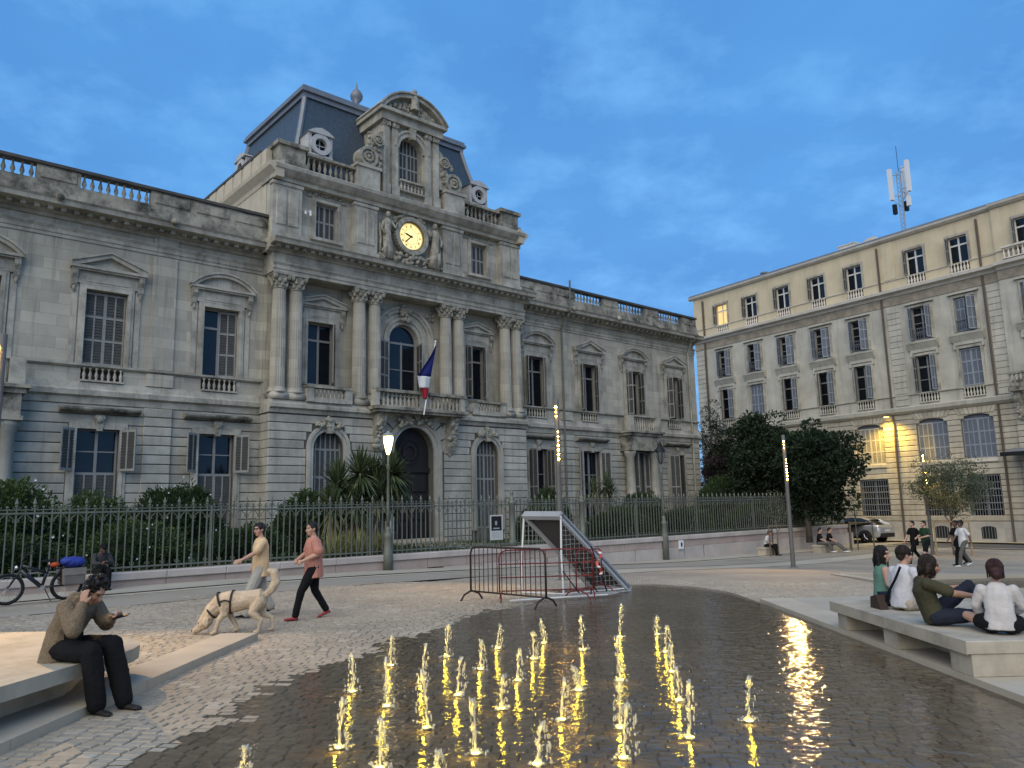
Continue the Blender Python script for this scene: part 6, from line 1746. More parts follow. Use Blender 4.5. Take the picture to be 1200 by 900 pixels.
    if near:                                        # loose strands over the hair
        st = MB(); q_ = MB()
        low = {'long': -1.2, 'bob': -1.0, 'lowbun': -.75}.get(hairstyle, -.35)
        for i in range(130):
            a = random.uniform(.55, 2 * PI - .55); k_ = random.uniform(1.0, 1.05); pts = []
            for j_ in range(6):
                t = 1.35 + (low - 1.35) * j_ / 5 if hairstyle != 'mop' else 1.4 - 1.2 * j_ / 5
                aa = a + .12 * math.sin(j_ * 1.3 + i); cz = math.sin(max(t, -.3)); cr = math.cos(max(t, -.3))
                pts.append((-.026 + .104 * k_ * cr * math.cos(aa), .092 * k_ * cr * math.sin(aa), .038 + .100 * k_ * cz + min(0, t + .3) * .22))
            q_.tube(pts, [.004, .0045, .004, .004, .003, .0015], 4)
        xform(st, q_, M); tag(st.build('hair_strands', hair, e, True), kind='stuff')
    if extra: extra(e, J, M)
    e.scale = (size,) * 3
    return e
BLACK = cloth('black_cloth', (.007, .007, .008)); HAIRB = mat('black_hair', (.008, .007, .007), .5, var=.3, vscale=30, bump=.6, bscale=80); HAIRR = mat('auburn_hair', (.035, .012, .010), .5, var=.3, vscale=30, bump=.5, bscale=80)
HAIRD = mat('brown_hair', (.022, .014, .010), .5, var=.3, vscale=30, bump=.6, bscale=80)
random.seed(31)
# ---- man sitting on the left bench with a phone
def phone_bits(e, J, M):
    w = Vector(J['wrL']); MB().box(-.075, -.036, -.005, .075, .036, .005).build('phone', mat('phone_black', (.01, .01, .011), .25), e, loc=w + V3(.125, -.005, .018)).rotation_euler = (.25, -.25, .2)
    b = MB(); b.cbox(-.09, -.04, -.06, .09, .04, .06, .015); o = b.build('belt_bag', BLACK, e, loc=(.17, -.08, .70)); o.rotation_euler = (0, .2, .2)
    hp = MB(); h = MB(); h.tube([(-.01, -.09, 0), (-.01, -.07, .09), (-.01, 0, .14), (-.01, .07, .09), (-.01, .09, 0)], .012, 6); h.ball((-.01, -.092, -.01), (.035, .022, .04), 10, 7); h.ball((-.01, .092, -.01), (.035, .022, .04), 10, 7); xform(hp, h, M); hp.build('headphones', BLACK, e, True)
J = dict(pel=(0, 0, .585), wst=(.03, 0, .76), chs=(.13, 0, .93), nk=(.225, 0, 1.06), hd=(.335, 0, 1.135), head=(0, .62), shR=(.17, -.185, 1.0), shL=(.18, .18, 1.0),
         elR=(.34, -.25, .80), wrR=(.365, -.185, 1.03), hR=dict(d=(-.12, .30, 1), n=(-.2, 1, .1), c=.35), elL=(.33, .20, .80), wrL=(.50, .05, .87), hL=dict(d=(1, -.15, .1), n=(0, .1, 1), c=.7),
         knR=(.47, -.15, .575), anR=(.58, -.17, .085), knL=(.50, .10, .60), anL=(.70, .06, .085), fR=(1, -.15, 0), fL=(1, 0, 0), hem=1.0)
person('man in brown tweed jacket and black trousers bent over a phone on the left bench', (-4.58, 8.02, 0), math.radians(-12), J, cloth('brown_tweed', (.20, .152, .098), var=.4, vs=60, bump=.7, bs=160), BLACK, HAIRB, mat('dark_shoe', (.022, .018, .016), .5), 'tan', sleeve='long', hairstyle='mop', wide=1.45, near=True, hood=True, vox=.010, extra=phone_bits, bulk=.026)

# ---- two walkers
def walk(dz=0, fwd=.24, back=-.26, lift=.07, arm=.16, **kw):
    d = dict(pel=(0, 0, .92), wst=(.005, 0, 1.08), chs=(.01, 0, 1.26), nk=(.01, 0, 1.44), hd=(.045, 0, 1.575), head=(0, .05), elL=(-arm * .6, .235, 1.14), elR=(arm * .5, -.235, 1.14), wrL=(-arm * .7, .255, .89), wrR=(arm * 1.5, -.23, .92),
             knL=(fwd * .72, .09, .50), anL=(fwd, .085, .085), knR=(back * .2, -.09, .48), anR=(back, -.085, .085 + lift), fL=(1, .05, .08), fR=(1, -.05, -.35), hem=1.25)
    d.update(kw); return d
def tee_print(e, J, M):
    MB().box(.118, -.06, 1.26, .122, .05, 1.30).box(.116, -.04, 1.20, .120, .06, 1.225).build('shirt_print', cloth('print_olive', (.12, .10, .05)), e)
    g = MB(); h = MB(); h.tube([(.09, -.062, .018), (.105, -.03, .03), (.108, 0, .022), (.105, .03, .03), (.09, .062, .018)], .006, 5); h.ring(.0, .0, .0, .0, 0, 0); xform(g, h, M); g.build('glasses', EYE, e)
    p = MB(); p.ball((.03, -.21, .84), (.09, .06, .11), 10, 8); p.build('pink_bag', cloth('pink_bag_cloth', (.42, .16, .16)), e, True); MB().tube([(.03, -.2, .92), (.02, -.16, 1.2), (.0, .05, 1.43)], .012, 5).build('bag_strap', cloth('beige_strap', (.35, .3, .22)), e)
person('woman in a cream printed T-shirt and pale wide trousers walking behind the dog', (-4.76, 14.66, 0), math.radians(212), walk(fwd=.26, back=-.22, elL=(.16, .22, 1.16), wrL=(.40, .25, 1.05), hL=dict(d=(1, 0, -.35), n=(0, -1, -.3), c=.3), elR=(-.06, -.25, 1.15), wrR=(.08, -.24, .93), head=(.5, .05)),
       cloth('cream_tee', (.60, .43, .25)), cloth('pale_grey_trousers', (.36, .34, .30)), HAIRB, BLACK, 'light', True, vox=.0095, wide=1.5, hairstyle='bun', extra=tee_print, bulk=.02)
person('man in a salmon T-shirt, black trousers and red shoes walking left', (-3.64, 14.15, 0), math.radians(208), walk(fwd=.33, back=-.26, lift=.05, elL=(-.02, .29, 1.15), wrL=(.25, .18, 1.02), hL=dict(d=(.6, -.8, -.1), n=(-1, 0, -.2), c=.9), elR=(.05, -.29, 1.15), wrR=(.29, -.12, 1.02), hR=dict(d=(.5, .9, 0), n=(-1, 0, -.2), c=.9), head=(.25, .03)),
       cloth('salmon_tee', (.44, .20, .15)), BLACK, HAIRB, mat('red_shoe', (.30, .04, .045), .7), 'light', vox=.0095, hairstyle='short', build=1.12, bulk=.03)

# ---- dog on a harness, nose to the ground
def dog():
    e = empty('dog', (-4.40, 12.68, 0), math.radians(186)); e.scale = (1.06,) * 3; tag(e, 'cream labrador like dog in a dark harness sniffing the paving with its tail up', 'dog')
    m_ = MB()
    etube(m_, [(V3(-.34, 0, .50), V3(0, .08, 0), V3(.02, 0, .09)), (V3(-.28, 0, .50), V3(0, .130, 0), V3(.01, 0, .145)), (V3(-.14, 0, .49), V3(0, .130, 0), V3(0, 0, .135)), (V3(.02, 0, .47), V3(0, .138, 0), V3(0, 0, .15)), (V3(.18, 0, .455), V3(0, .145, 0), V3(0, 0, .17)), (V3(.28, 0, .45), V3(0, .130, 0), V3(.03, 0, .15)), (V3(.36, 0, .42), V3(0, .095, 0), V3(.05, 0, .11))], 14)
    chain(m_, [(.30, 0, .46), (.42, 0, .36), (.52, 0, .22)], [.135, .115, .092])                  # neck going down
    chain(m_, [(.51, 0, .205), (.545, 0, .165)], [.100, .098]); chain(m_, [(.57, 0, .13), (.635, 0, .078), (.668, 0, .058)], [.070, .056, .046])   # skull, muzzle
    for s in (-1, 1):
        m_.ball((.49, s * .104, .185), (.044, .020, .075), 8, 7)                                   # ears
    F = [(.26, .09, .40, .30, .12, .22, .36, .115, .045), (.24, -.09, .40, .17, -.10, .22, .10, -.10, .04)]
    for (ax, ay, az, bx, by, bz, cx_, cy_, cz_) in F:
        chain(m_, [(ax, ay * .8, az), (ax - .03, ay, az - .1), (bx, by, bz), (cx_ - .02, cy_, cz_ + .03)], [.075, .055, .038, .030]); chain(m_, [(cx_ - .02, cy_, cz_ + .01), (cx_ + .04, cy_, .025)], [.033, .026])
    Hh = [(-.27, .085, .46, -.17, .10, .31, -.31, .10, .19, -.27, .10, .035), (-.27, -.085, .46, -.24, -.10, .29, -.43, -.10, .20, -.44, -.10, .035)]
    for (ax, ay, az, kx, ky, kz, hx, hy, hz, fx, fy, fz) in Hh:
        chain(m_, [(ax, ay * .7, az), (kx, ky, kz), (hx, hy, hz), (fx, fy, fz)], [.098, .062, .034, .029]); chain(m_, [(fx, fy, .03), (fx + .055, fy, .025)], [.032, .026])
    chain(m_, [(-.35, 0, .55), (-.43, 0, .62), (-.49, 0, .74), (-.47, 0, .87), (-.39, 0, .90)], [.05, .06, .068, .066, .04])
    fur = mat('cream_fur', (.56, .45, .32), .95, var=.22, vscale=7, bump=1.0, bscale=90)
    voxel(m_, 'body', fur, e, .008, 4, wrinkle=.006, wscale=38)
    n = MB().ball((.708, 0, .060), (.020, .022, .018), 8, 6); n.build('nose', EYE, e)
    ey = MB()
    for s in (-1, 1): ey.ball((.605, s * .066, .178), .012, 6, 5)
    ey.build('eyes', EYE, e)
    strap = cloth('harness_strap', (.035, .030, .030))
    for c, sy, ax in ((V3(.14, 0, .46), .153, V3(-.01, 0, .178)), (V3(.30, 0, .455), .142, V3(.06, 0, .158)), (V3(.44, 0, .32), .118, V3(.07, 0, .085))):
        hb = MB(); seg = 24; ring_ = []
        axis = V3(0, 1, 0).cross(ax).normalized()
        for o in (-.014, .014): ring_.append([tuple(c + axis * o + V3(0, sy * math.cos(2 * PI * q / seg), 0) + ax * math.sin(2 * PI * q / seg)) for q in range(seg)])
        hb.v = ring_[0] + ring_[1]; hb.f = [(q, (q + 1) % seg, seg + (q + 1) % seg, seg + q) for q in range(seg)]
        o_ = hb.build('harness', strap, e); sm = o_.modifiers.new('t', 'SOLIDIFY'); sm.thickness = .012
    for s in (-1, 1): MB().tube([(.14, s * .152, .48), (.22, s * .152, .50), (.30, s * .14, .48)], .012, 5).build('harness', strap, e)
dog()

# ---- four people on the right bench
Z = .405
def sit(**kw):
    d = dict(pel=(0, 0, .10), wst=(0, 0, .27), chs=(.03, 0, .44), nk=(.05, 0, .62), hd=(.09, 0, .755), head=(0, .1), elL=(.10, .24, .32), elR=(.10, -.24, .32), wrL=(.30, .14, .20), wrR=(.30, -.14, .20), knL=(.45, .11, .11), knR=(.45, -.11, .11), anL=(.50, .1, -.30), anR=(.50, -.1, -.30), hem=.3)
    d.update(kw); return d
def bag_a(e, J, M):
    b = MB(); b.cbox(-.13, -.10, 0, .13, .08, .2, .03); b.build('handbag', cloth('navy_bag', (.015, .02, .035)), e, loc=(-.02, -.30, 0))
person('woman with long dark hair and green sleeveless top at the bench far end', (5.24, 11.35, Z), math.radians(-8), sit(chs=(.02, 0, .44), nk=(.02, 0, .60), hd=(.05, 0, .735), head=(-.75, .05), elL=(.06, .24, .30), elR=(.02, -.24, .30), wrR=(.24, -.12, .17), wrL=(.28, .15, .2)), cloth('green_satin', (.10, .20, .155), .5), cloth('navy_skirt', (.015, .02, .035)), HAIRB, BLACK, 'light', True, sleeve='none', legs='shorts', hairstyle='long', near=True, extra=bag_a, size=.93)
def strap_b(e, J, M):
    MB().tube([(-.13, -.13, .62), (-.155, -.05, .45), (-.15, .10, .25), (-.12, .19, .10)], .018, 6).build('bag_strap', BLACK, e)
    b = MB(); b.prism([(-.20, 0), (.12, 0), (.1, .16), (-.08, .2)], 'y', -.06, .06); o = b.build('shoulder_bag', cloth('brown_bag', (.05, .035, .028)), e, loc=(-.13, .33, 0)); o.rotation_euler = (0, 0, 1.2)
person('man in a white shirt with a dark bag strap across his back on the bench', (5.16, 10.62, Z), math.radians(22), sit(hd=(.10, -.02, .77), head=(-.35, .1), chs=(.05, 0, .46), nk=(.08, 0, .64), elL=(.1, .26, .33), elR=(.1, -.26, .33)), cloth('white_shirt', (.52, .51, .53)), cloth('beige_chinos', (.38, .33, .26)), HAIRD, BLACK, 'light', sleeve='long', hairstyle='short', near=True, extra=strap_b, build=1.06, size=.93)
person('man in an olive T-shirt and jeans leaning back with knees drawn up on the bench', (4.90, 9.35, Z), math.radians(-12), sit(pel=(0, 0, .11), wst=(-.06, 0, .26), chs=(-.10, 0, .43), nk=(-.08, 0, .60), hd=(.0, -.01, .715), head=(-.12, .15), elR=(.18, -.22, .40), wrR=(.42, -.14, .36), hR=dict(d=(1, .1, 0), n=(0, 0, -1), c=.5), elL=(.16, .22, .40), wrL=(.40, .16, .44), knL=(.46, .13, .46), anL=(.66, .12, .08), knR=(.46, -.16, .14), anR=(.76, .02, .08), fL=(1, 0, 0), fR=(1, .3, .2)), cloth('olive_tee', (.055, .052, .030)), cloth('dark_denim', (.018, .022, .036)), HAIRD, BLACK, 'tan', hairstyle='bob', near=True, build=1.05, size=.95)
person('woman in white top and black shorts with her back turned on the right bench', (5.22, 8.62, Z), math.radians(58), sit(pel=(0, 0, .11), chs=(.05, 0, .44), nk=(.08, 0, .60), hd=(.14, 0, .735), head=(.1, .25), elL=(.1, .24, .32), wrL=(.22, .2, .14), elR=(.12, -.24, .32), wrR=(.3, -.12, .2), knL=(.34, .36, .16), anL=(.46, .02, .08), knR=(.42, -.28, .12), anR=(.40, .05, .06), fL=(.3, -1, 0), fR=(.3, 1, 0)), cloth('white_knit', (.50, .47, .45)), BLACK, HAIRR, BLACK, 'light', True, sleeve='long', legs='short', hairstyle='lowbun', near=True, size=.90)

# ---- person on the plinth beside the cargo bicycle
p = uw(-15.15, 8.95, .40)
person('person in dark grey clothes and cap sitting on the plinth beside the bicycle', p, AZ - PI / 2, sit(chs=(.10, 0, .42), nk=(.16, 0, .58), hd=(.24, 0, .67), head=(0, .4), elL=(.25, .22, .30), wrL=(.38, .06, .34), elR=(.25, -.22, .30), wrR=(.38, -.06, .30), anL=(.5, .1, -.28), anR=(.5, -.1, -.28)), cloth('dark_grey_jacket', (.045, .045, .048)), BLACK, BLACK, BLACK, 'dark', sleeve='long', hairstyle='cap')

# ---- far walkers and sitters
def far_walk(lab, x, y, rz, top, bot, skin='light', legs='long', hs='short', fem=False, **kw):
    person(lab, (x, y, gz(x, y)), rz, walk(**kw), top, bot, HAIRB, kw.pop('sh', None) or BLACK, skin, fem, vox=.016, legs=legs, hairstyle=hs, group='people walking past the far street')
far_walk('man in a dark green T-shirt and black shorts walking left by the lamp pole', 16.2, 31.0, math.radians(195), cloth('dark_green_tee', (.020, .045, .026)), BLACK, legs='shorts', wrL=(.3, .12, 1.05), elL=(.02, .24, 1.12), wrR=(.3, -.12, 1.05), elR=(.02, -.24, 1.12))
far_walk('person in black close behind the man in the green T-shirt', 16.05, 31.6, math.radians(195), BLACK, BLACK, fwd=.36, back=-.34)
person('person with dark hair in a white T-shirt, grey trousers and white shoes walking left', (16.75, 29.4, gz(16.75, 29.4)), math.radians(190), walk(fwd=.3, back=-.3, head=(0, .15)), cloth('white_tee', (.55, .55, .55)), cloth('grey_trousers', (.10, .095, .085)), HAIRB, mat('white_shoe', (.65, .65, .63), .6), 'dark', vox=.014, hairstyle='curly', group='people walking past the far street')
far_walk('taller person in black behind the one in the white T-shirt', 17.0, 30.2, math.radians(190), BLACK, BLACK, skin='dark', fwd=.2, back=-.36)
def block(label, x, y, rz, l=1.0):
    e = empty('stone_block', (x, y, gz(x, y)), rz); tag(e, label, 'stone seat', 'stone block seats by the railing')
    MB().box(-l / 2, -.22, -.05, l / 2, .22, .33).build('block_body', BENCHM, e); MB().box(-l / 2 - .03, -.25, .33, l / 2 + .03, .25, .42).build('block_top', BENCHM, e)
def far_sit(lab, x, y, rz, top, bot, sh, **kw):
    person(lab, (x, y, gz(x, y) + .40), rz, sit(**kw), top, bot, HAIRB, sh, 'light', vox=.016, group='people sitting on the far stone blocks')
block('pale stone block seat under the person in white', 12.55, 39.2, AZ); block('pale stone block seat under the pair in black tops', 16.0, 40.9, AZ, 1.3)
far_sit('person in a white T-shirt and black trousers sitting on a block by the railing', 12.5, 39.1, math.radians(-40), cloth('white_tee', (0, 0, 0)), BLACK, BLACK, chs=(.08, 0, .43), nk=(.14, 0, .58), hd=(.2, 0, .70), head=(0, .4))
far_sit('person all in black sitting on a block under the dark trees', 15.75, 40.7, math.radians(-30), BLACK, cloth('grey_trousers', (0, 0, 0)), mat('white_shoe', (0, 0, 0)), knL=(.42, .1, .14), anL=(.62, .1, -.28), anR=(.6, -.1, -.28))
far_sit('person in a black top with white print, legs stretched out, on the far block', 16.35, 40.95, math.radians(-35), BLACK, cloth('grey_trousers', (0, 0, 0)), mat('white_shoe', (0, 0, 0)), knL=(.44, .1, .06), anL=(.82, .1, -.28), knR=(.42, -.1, .06), anR=(.75, -.1, -.28))
# ================================================================== barriers and tilted goal
def barrier(loc, rz, label, matl, bars, L_=2.15, H_=1.08, mid=False):
    TH = .015 if mid else .021
    e = empty('crowd_barrier', loc, rz); tag(e, label, 'barrier', 'crowd barriers round the goal')
    h = L_ / 2; r = .14
    pts = [(-h, 0, .16), (-h, 0, H_ - r), (-h + r * .3, 0, H_ - r * .3), (-h + r, 0, H_), (h - r, 0, H_), (h - r * .3, 0, H_ - r * .3), (h, 0, H_ - r), (h, 0, .16)]
    MB().tube(pts, TH, 8).tube([(-h, 0, .18), (h, 0, .18)], TH * .85, 8).build('barrier_frame', matl, e, True)
    if mid:
        for z in (.45, .72): MB().tube([(-h, 0, z), (h, 0, z)], .013, 7).build('cross_bar', matl, e)
    for k in range(bars):
        x = -h + L_ * (k + 1) / (bars + 1); MB().tube([(x, 0, .18), (x, 0, H_)], .0095, 6).build('upright_bar', matl, e)
    for s in (-1, 1): MB().tube([(s * (h - .02), -.30, .0), (s * (h - .02), -.20, .12), (s * (h - .02), 0, .19), (s * (h - .02), .20, .12), (s * (h - .02), .30, .0)], TH, 7).build('barrier_foot', matl, e)
    return e
BROWN = mat('brown_barrier_paint', (.055, .032, .028), .5, .3); RED = mat('red_barrier_paint', (.17, .022, .018), .5, var=.15, vscale=8)
barrier((-.20, 15.74, 0), math.atan2(-1.51, 1.49), 'dark brown upright barred crowd barrier in front of the tilted goal', BROWN, 15)
barrier((.62, 16.35, 0), math.radians(3), 'red crowd barrier with cross bars behind the brown one', RED, 3, 1.95, 1.0, True)
barrier((1.55, 16.75, 0), math.radians(60), 'red crowd barrier turned sideways under the goal', RED, 2, 1.3, .95, True)
# ---- goal tipped over: tilted grey board, white legs and net
gl_ = empty('tilted_goal', (0, 0, 0)); tag(gl_, 'tipped up goal with a slanting grey board, white posts and net', 'goal')
BR_, TR_ = Vector((2.52, 17.75, .0)), Vector((1.02, 17.35, 1.66)); Wv = Vector((-.82, .42, .02))
Lv = TR_ - BR_; nrm = Lv.cross(Wv).normalized()
def slab(p, a, b, c):
    m_ = MB(); q = [p, p + a, p + a + b, p + b]; m_.v = [tuple(x) for x in q] + [tuple(x + c) for x in q]
    m_.f = [(0, 3, 2, 1), (4, 5, 6, 7), (0, 1, 5, 4), (1, 2, 6, 5), (2, 3, 7, 6), (3, 0, 4, 7)]; return m_
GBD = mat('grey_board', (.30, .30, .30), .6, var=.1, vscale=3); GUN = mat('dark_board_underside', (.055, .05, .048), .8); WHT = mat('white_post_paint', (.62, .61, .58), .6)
if nrm.z < 0: nrm = -nrm
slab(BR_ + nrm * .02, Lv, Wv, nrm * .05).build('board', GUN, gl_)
for a in (Vector((0, 0, 0)), Wv * .94): slab(BR_ + a - nrm * .06, Lv, Wv * .07, nrm * .20).build('board_rim', GBD, gl_)
for a in (-.02, .97): slab(BR_ + Lv * a - nrm * .062, Lv * .05, Wv, nrm * .204).build('board_rim', GBD, gl_)
slab(BR_ + nrm * .072, Lv, Wv, nrm * .06).build('board_cover', GBD, gl_)
TL_ = TR_ + Wv
for p, q in ((TR_, Vector((1.0, 16.9, .02))), (TL_, Vector((.12, 17.4, .02)))): MB().tube([p, q.lerp(p, .5) + V3(-.02, 0, 0), q], .022, 8).build('goal_post', WHT, gl_)
for a, b in (((1.0, 16.9, .03), (2.4, 17.7, .03)), ((.12, 17.4, .03), (1.0, 16.9, .03)), ((-.15, 15.9, .03), (1.9, 16.6, .03))): MB().tube([a, b], .02, 7).build('goal_base_bar', WHT, gl_)
NET = mat('net_cord', (.42, .42, .39), .9)
def net(p, a, b, n, m, tri=False, sag=.03):
    m_ = MB()
    for i in range(n + 1):
        s = i / n; lim = 1 - s if tri else 1.0
        if lim > .02: m_.tube([p + a * s + b * (lim * k / 5) + V3(0, 0, -sag * math.sin(PI * k / 5)) + rv() * .012 for k in range(6)], .0028, 4)
    for j in range(m + 1):
        t = j / m; lim = 1 - t if tri else 1.0
        if lim > .02: m_.tube([p + b * t + a * (lim * k / 5) + rv() * .012 for k in range(6)], .0028, 4)
    return m_
tag(net(Vector((1.0, 16.9, .02)), Vector((1.45, .8, 0)), TR_ - Vector((1.0, 16.9, .02)), 15, 16, True).build('side_net', NET, gl_), kind='stuff')
tag(net(Vector((.12, 17.4, .02)), Vector((1.5, .8, 0)), TL_ - Vector((.12, 17.4, .02)), 14, 15, True).build('side_net', NET, gl_), kind='stuff')
tag(net(Vector((-.15, 15.9, .03)), Vector((2.1, .7, 0)), Vector((.55, .55, .02)), 24, 8, False, .0).build('ground_net', NET, gl_), kind='stuff')
MB().tube([(1.0, 16.95, .5), (1.35, 16.9, .02)], .014, 5).build('dark_strut', IRON, gl_); MB().tube([(1.2, 17.0, .9), (1.75, 17.0, .02)], .014, 5).build('dark_strut', IRON, gl_); MB().tube([(1.65, 17.2, 1.0), (1.95, 17.0, .02)], .018, 5).build('dark_strut', IRON, gl_)
TAPE = mat('striped_tape', (.55, .10, .09), .6)
tp_ = MB(); pts = [Vector((1.72, 16.3, .95)) + V3(.05 * math.sin(k * 1.3), .03 * math.cos(k * 2), -.07 * k) for k in range(8)]
for a, b in zip(pts, pts[1:]): tp_.quad(a - V3(.03, 0, 0), a + V3(.03, 0, 0), b + V3(.03, .01, 0), b - V3(.03, -.01, 0))
e = empty('barrier_tape', (0, 0, 0)); tag(e, 'shred of red and white tape tied to the red barrier', 'tape'); tp_.build('tape_strip', TAPE, e)
tw = MB()
for k in range(0, 7, 2):
    a, b = pts[k], pts[k + 1]; tw.quad(a.lerp(b, .3) - V3(.031, .004, 0), a.lerp(b, .3) + V3(.031, -.004, 0), b.lerp(a, .2) + V3(.031, -.004, 0), b.lerp(a, .2) - V3(.031, .004, 0))
tw.build('white_stripe', WHT, e)

# ================================================================== cargo bicycle by the railing
def bicycle():
    p = uw(-16.9, 11.2); e = empty('cargo_bicycle', (p.x, p.y, gz(p.x, p.y) + .035), AZ + PI + .05); tag(e, 'black cargo bicycle with grey panniers and a blue bag parked by the railing', 'bicycle')
    TY = mat('tyre_rubber', (.012, .012, .012), .8); AL = mat('bright_alloy', (.45, .45, .46), .3, .9); FRM = mat('bike_frame', (.012, .016, .022), .35, .2, coat=.4)
    def wheel(x, nm='wheel'):
        w = empty(nm, (x, 0, .33), 0, e)
        m_ = MB()
        for q in range(28):
            a, b = 2 * PI * q / 28, 2 * PI * (q + 1) / 28; m_.tube([(.305 * math.cos(a), 0, .305 * math.sin(a)), (.305 * math.cos(b), 0, .305 * math.sin(b))], .040, 6, False)
        m_.build('tyre', TY, w, True); MB().ring(0, 0, .262, .28, -.012, .012, 0, 2 * PI, 28).build('rim', AL, w)
        s_ = MB()
        for q in range(20): a = 2 * PI * q / 20; s_.tube([(.02 * math.cos(a + .5), .02 * (-1) ** q, .02 * math.sin(a + .5)), (.265 * math.cos(a), 0, .265 * math.sin(a))], .0025, 4)
        s_.tube([(0, -.06, 0), (0, .06, 0)], .028, 8); tag(s_.build('spokes', AL, w), kind='stuff')
    wheel(-.55); wheel(.62)
    MB().tube([(-.05, 0, .32), (.38, 0, .72)], .045, 8).tube([(-.05, 0, .32), (-.17, 0, .80)], .034, 8).tube([(-.15, 0, .62), (.36, 0, .82)], .034, 8).tube([(-.55, .06, .33), (-.05, .03, .32)], .016, 6).tube([(-.55, -.06, .33), (-.05, -.03, .32)], .016, 6).tube([(-.55, .06, .33), (-.16, .02, .62)], .013, 6).tube([(.36, 0, .90), (.40, 0, .68), (.62, .05, .33)], [.022, .024, .014], 7).tube([(.40, 0, .68), (.62, -.05, .33)], [.024, .014], 7).build('frame', FRM, e, True)
    MB().tube([(.36, 0, .88), (.33, 0, 1.04)], .016, 7).tube([(.26, -.3, 1.08), (.33, -.12, 1.05), (.33, .12, 1.05), (.26, .3, 1.08)], .013, 6).build('handlebar', IRON, e, True)
    for s in (-1, 1): MB().tube([(.26, s * .3, 1.08), (.20, s * .33, 1.08)], .019, 7).build('grip', TY, e); MB().tube([(.26, s * .27, 1.08), (.26, s * .27, 1.24)], .008, 5).ball((.26, s * .28, 1.28), (.012, .05, .035), 8, 6).build('mirror', IRON, e)
    MB().prism([(-.32, .88), (-.30, .93), (-.12, .92), (.02, .90), (.02, .885), (-.12, .87)], 'y', -.05, .05).build('saddle', TY, e)
    MB().tube([(-.16, 0, .78), (-.18, 0, .88)], .014, 6).build('seat_post', AL, e)
    MB().box(-.95, -.09, .70, -.28, .09, .72).tube([(-.9, .08, .7), (-.56, .07, .34)], .008, 5).tube([(-.9, -.08, .7), (-.56, -.07, .34)], .008, 5).build('rack', IRON, e)
    MB().tube([(-.05, -.10, .32), (-.05, .10, .32)], .05, 10).tube([(-.05, .1, .32), (.02, .1, .17)], .012, 5).tube([(-.05, -.1, .32), (-.12, -.1, .47)], .012, 5).build('crank', AL, e); MB().tube([(-.1, .02, .3), (-.2, .2, .01)], .012, 5).build('kickstand', IRON, e)
    pn = cloth('grey_pannier', (.15, .135, .125))
    for s in (-1, 1):
        b = MB(); b.prism([(-.86, .34), (-.42, .34), (-.40, .70), (-.88, .70)], 'y', s * .10, s * .26); o = b.build('pannier', pn, e); bv = o.modifiers.new('b', 'BEVEL'); bv.width = .03; bv.segments = 3
        f = MB(); f.box(-.87, s * .258, .56, -.41, s * .275, .715); f.build('pannier_flap', cloth('grey_flap', (.20, .185, .17)), e)
    m_ = MB(); m_.ball((-.66, 0, .83), (.26, .2, .13), 14, 9); m_.ball((-.52, .04, .86), (.16, .15, .1), 10, 8); voxel(m_, 'blue_bag', cloth('blue_nylon', (.03, .05, .26), .6), e, .014, 3, wrinkle=.012, wscale=9)
    m_ = MB(); m_.ball((-.28, .02, .80), (.10, .12, .06), 10, 8); m_.ball((-.2, -.02, .80), (.06, .08, .04), 8, 6); voxel(m_, 'red_bundle', cloth('red_orange_cloth', (.42, .07, .03)), e, .012, 2, wrinkle=.01, wscale=10)
    MB().ball((.47, 0, .78), (.04, .05, .05), 8, 6).build('head_lamp', AL, e)
bicycle()

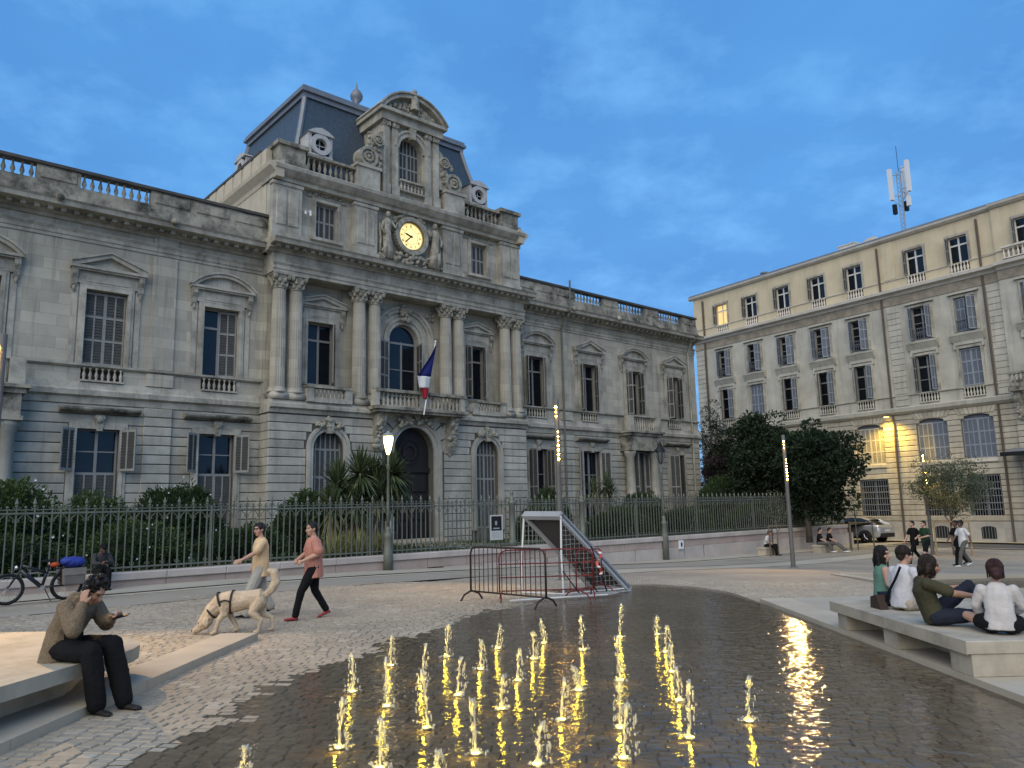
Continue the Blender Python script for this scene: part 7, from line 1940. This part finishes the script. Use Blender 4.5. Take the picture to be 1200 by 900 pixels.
# ================================================================== silver car parked along the office wall
def car():
    c = OFF.matrix_basis @ Vector((-8.3, -2.5, 0)); e = empty('parked_car', (c.x, c.y, gz(c.x, c.y) + .015), AR); tag(e, 'silver coupe like sport utility car parked along the office wall', 'car')
    PAINT = mat('silver_car_paint', (.46, .47, .48), .28, .55, coat=.6); CG = mat('car_glass', (.010, .011, .012), .05, spec=.6); PLA = mat('black_car_plastic', (.018, .018, .018), .6)
    # stations along the length (front +x): x, sill z, shoulder z, half width low, half width shoulder, roof z, roof half width
    st = [(2.32, .42, .72, .70, .66), (2.25, .34, .86, .84, .78), (1.9, .30, .97, .94, .86), (1.2, .30, 1.03, .97, .88), (.6, .30, 1.06, .97, .89), (-.4, .30, 1.09, .97, .90), (-1.3, .30, 1.13, .98, .91), (-1.9, .32, 1.17, .96, .88), (-2.25, .38, 1.13, .88, .82), (-2.36, .48, .98, .78, .74)]
    m_ = MB(); k = 8
    for x, zs, zh, wl, wh in st:
        prof = [(-wl * .96, zs), (-wl, zs + .18), (-wl, zh - .22), (-wh, zh), (wh, zh), (wl, zh - .22), (wl, zs + .18), (wl * .96, zs)]
        m_.v += [(x, p, q) for p, q in prof]
    for i in range(len(st) - 1):
        for q in range(k): w = (q + 1) % k; m_.f.append((i * k + q, i * k + w, (i + 1) * k + w, (i + 1) * k + q))
    m_.f.append(tuple(range(k))); m_.f.append(tuple(range((len(st) - 1) * k, len(st) * k)))
    o = m_.build('body', PAINT, e, True); o.modifiers.new('b', 'BEVEL').width = .05; o.modifiers['b'].segments = 3; o.modifiers['b'].limit_method = 'ANGLE'
    # cabin: glass house and roof
    gh = [(1.05, 1.02, 1.05, .86, .84), (.25, 1.05, 1.55, .88, .66), (-.3, 1.08, 1.62, .89, .64), (-1.0, 1.10, 1.58, .89, .62), (-1.75, 1.14, 1.36, .86, .66), (-2.15, 1.12, 1.15, .80, .76)]
    m_ = MB()
    for x, z0, z1, w0, w1 in gh: m_.v += [(x, -w0, z0), (x, -w1, z1), (x, w1, z1), (x, w0, z0)]
    for i in range(len(gh) - 1):
        for q in range(4): w = (q + 1) % 4; m_.f.append((i * 4 + q, i * 4 + w, (i + 1) * 4 + w, (i + 1) * 4 + q))
    m_.build('glass_house', CG, e, True)
    m_ = MB(); rf_ = [(.35, 1.53, .68), (-.3, 1.63, .66), (-1.0, 1.59, .64), (-1.5, 1.46, .64)]
    for x, z, w in rf_: m_.v += [(x, -w, z - .05), (x, -w * .9, z + .015), (x, w * .9, z + .015), (x, w, z - .05)]
    for i in range(3):
        for q in range(3): m_.f.append((i * 4 + q, i * 4 + q + 1, (i + 1) * 4 + q + 1, (i + 1) * 4 + q))
    m_.build('roof', PAINT, e, True)
    for s in (-1, 1):
        for pts in ([(1.02, s * .87, 1.03), (.28, s * .68, 1.54)], [(-1.5, s * .64, 1.45), (-2.1, s * .80, 1.14)]): MB().tube(pts, .045, 6).build('pillar', PAINT, e)
        MB().tube([(-.35, s * .90, 1.06), (-.42, s * .68, 1.56)], .03, 6).build('pillar', PLA, e)
        MB().ball((.75, s * 1.02, 1.12), (.10, .09, .07), 8, 6).build('wing_mirror', PAINT, e)
        for x in (1.42, -1.42):
            w = empty('wheel', (x, s * .90, .36), 0, e)
            MB().lathe([(.22, -.11), (.34, -.12), (.37, -.08), (.37, .08), (.34, .12), (.22, .11)], seg=22, axis='y').build('tyre', mat('tyre_rubber', (0, 0, 0)), w, True)
            r_ = MB().lathe([(.01, 0), (.235, 0)], 0, s * .09, 0, 18, 'y')
            for q in range(5): a = 2 * PI * q / 5; r_.tube([(0, s * .11, 0), (.22 * math.cos(a), s * .11, .22 * math.sin(a))], .025, 5)
            r_.build('rim', mat('bright_alloy', (0, 0, 0)), w)
            MB().ring(x, .36, .39, .47, s * .955, s * .99, 0, PI, 14).build('wheel_arch', PLA, e)
        MB().box(1.3, s * .965, .30, -1.3, s * 1.0, .42).build('sill', PLA, e)
        for x in (.15, -.95): MB().box(x - .1, s * .965, .93, x + .1, s * .995, .96).build('door_handle', PAINT, e)
        MB().box(-2.31, s * .42, .92, -2.15, s * .84, 1.02).build('tail_light', mat('tail_light_red', (.12, .008, .01), .3), e)
        MB().box(2.12, s * .45, .72, 2.27, s * .78, .84).build('headlight', mat('headlight_glass', (.6, .62, .65), .1), e)
    MB().box(-2.42, -.76, .36, -2.2, .76, .62).build('rear_bumper', PLA, e); MB().box(2.2, -.7, .32, 2.36, .7, .55).build('front_bumper', PLA, e)
    MB().box(-2.405, -.26, .72, -2.37, .26, .84).build('number_plate', WHT, e)
car()
fuse_all()
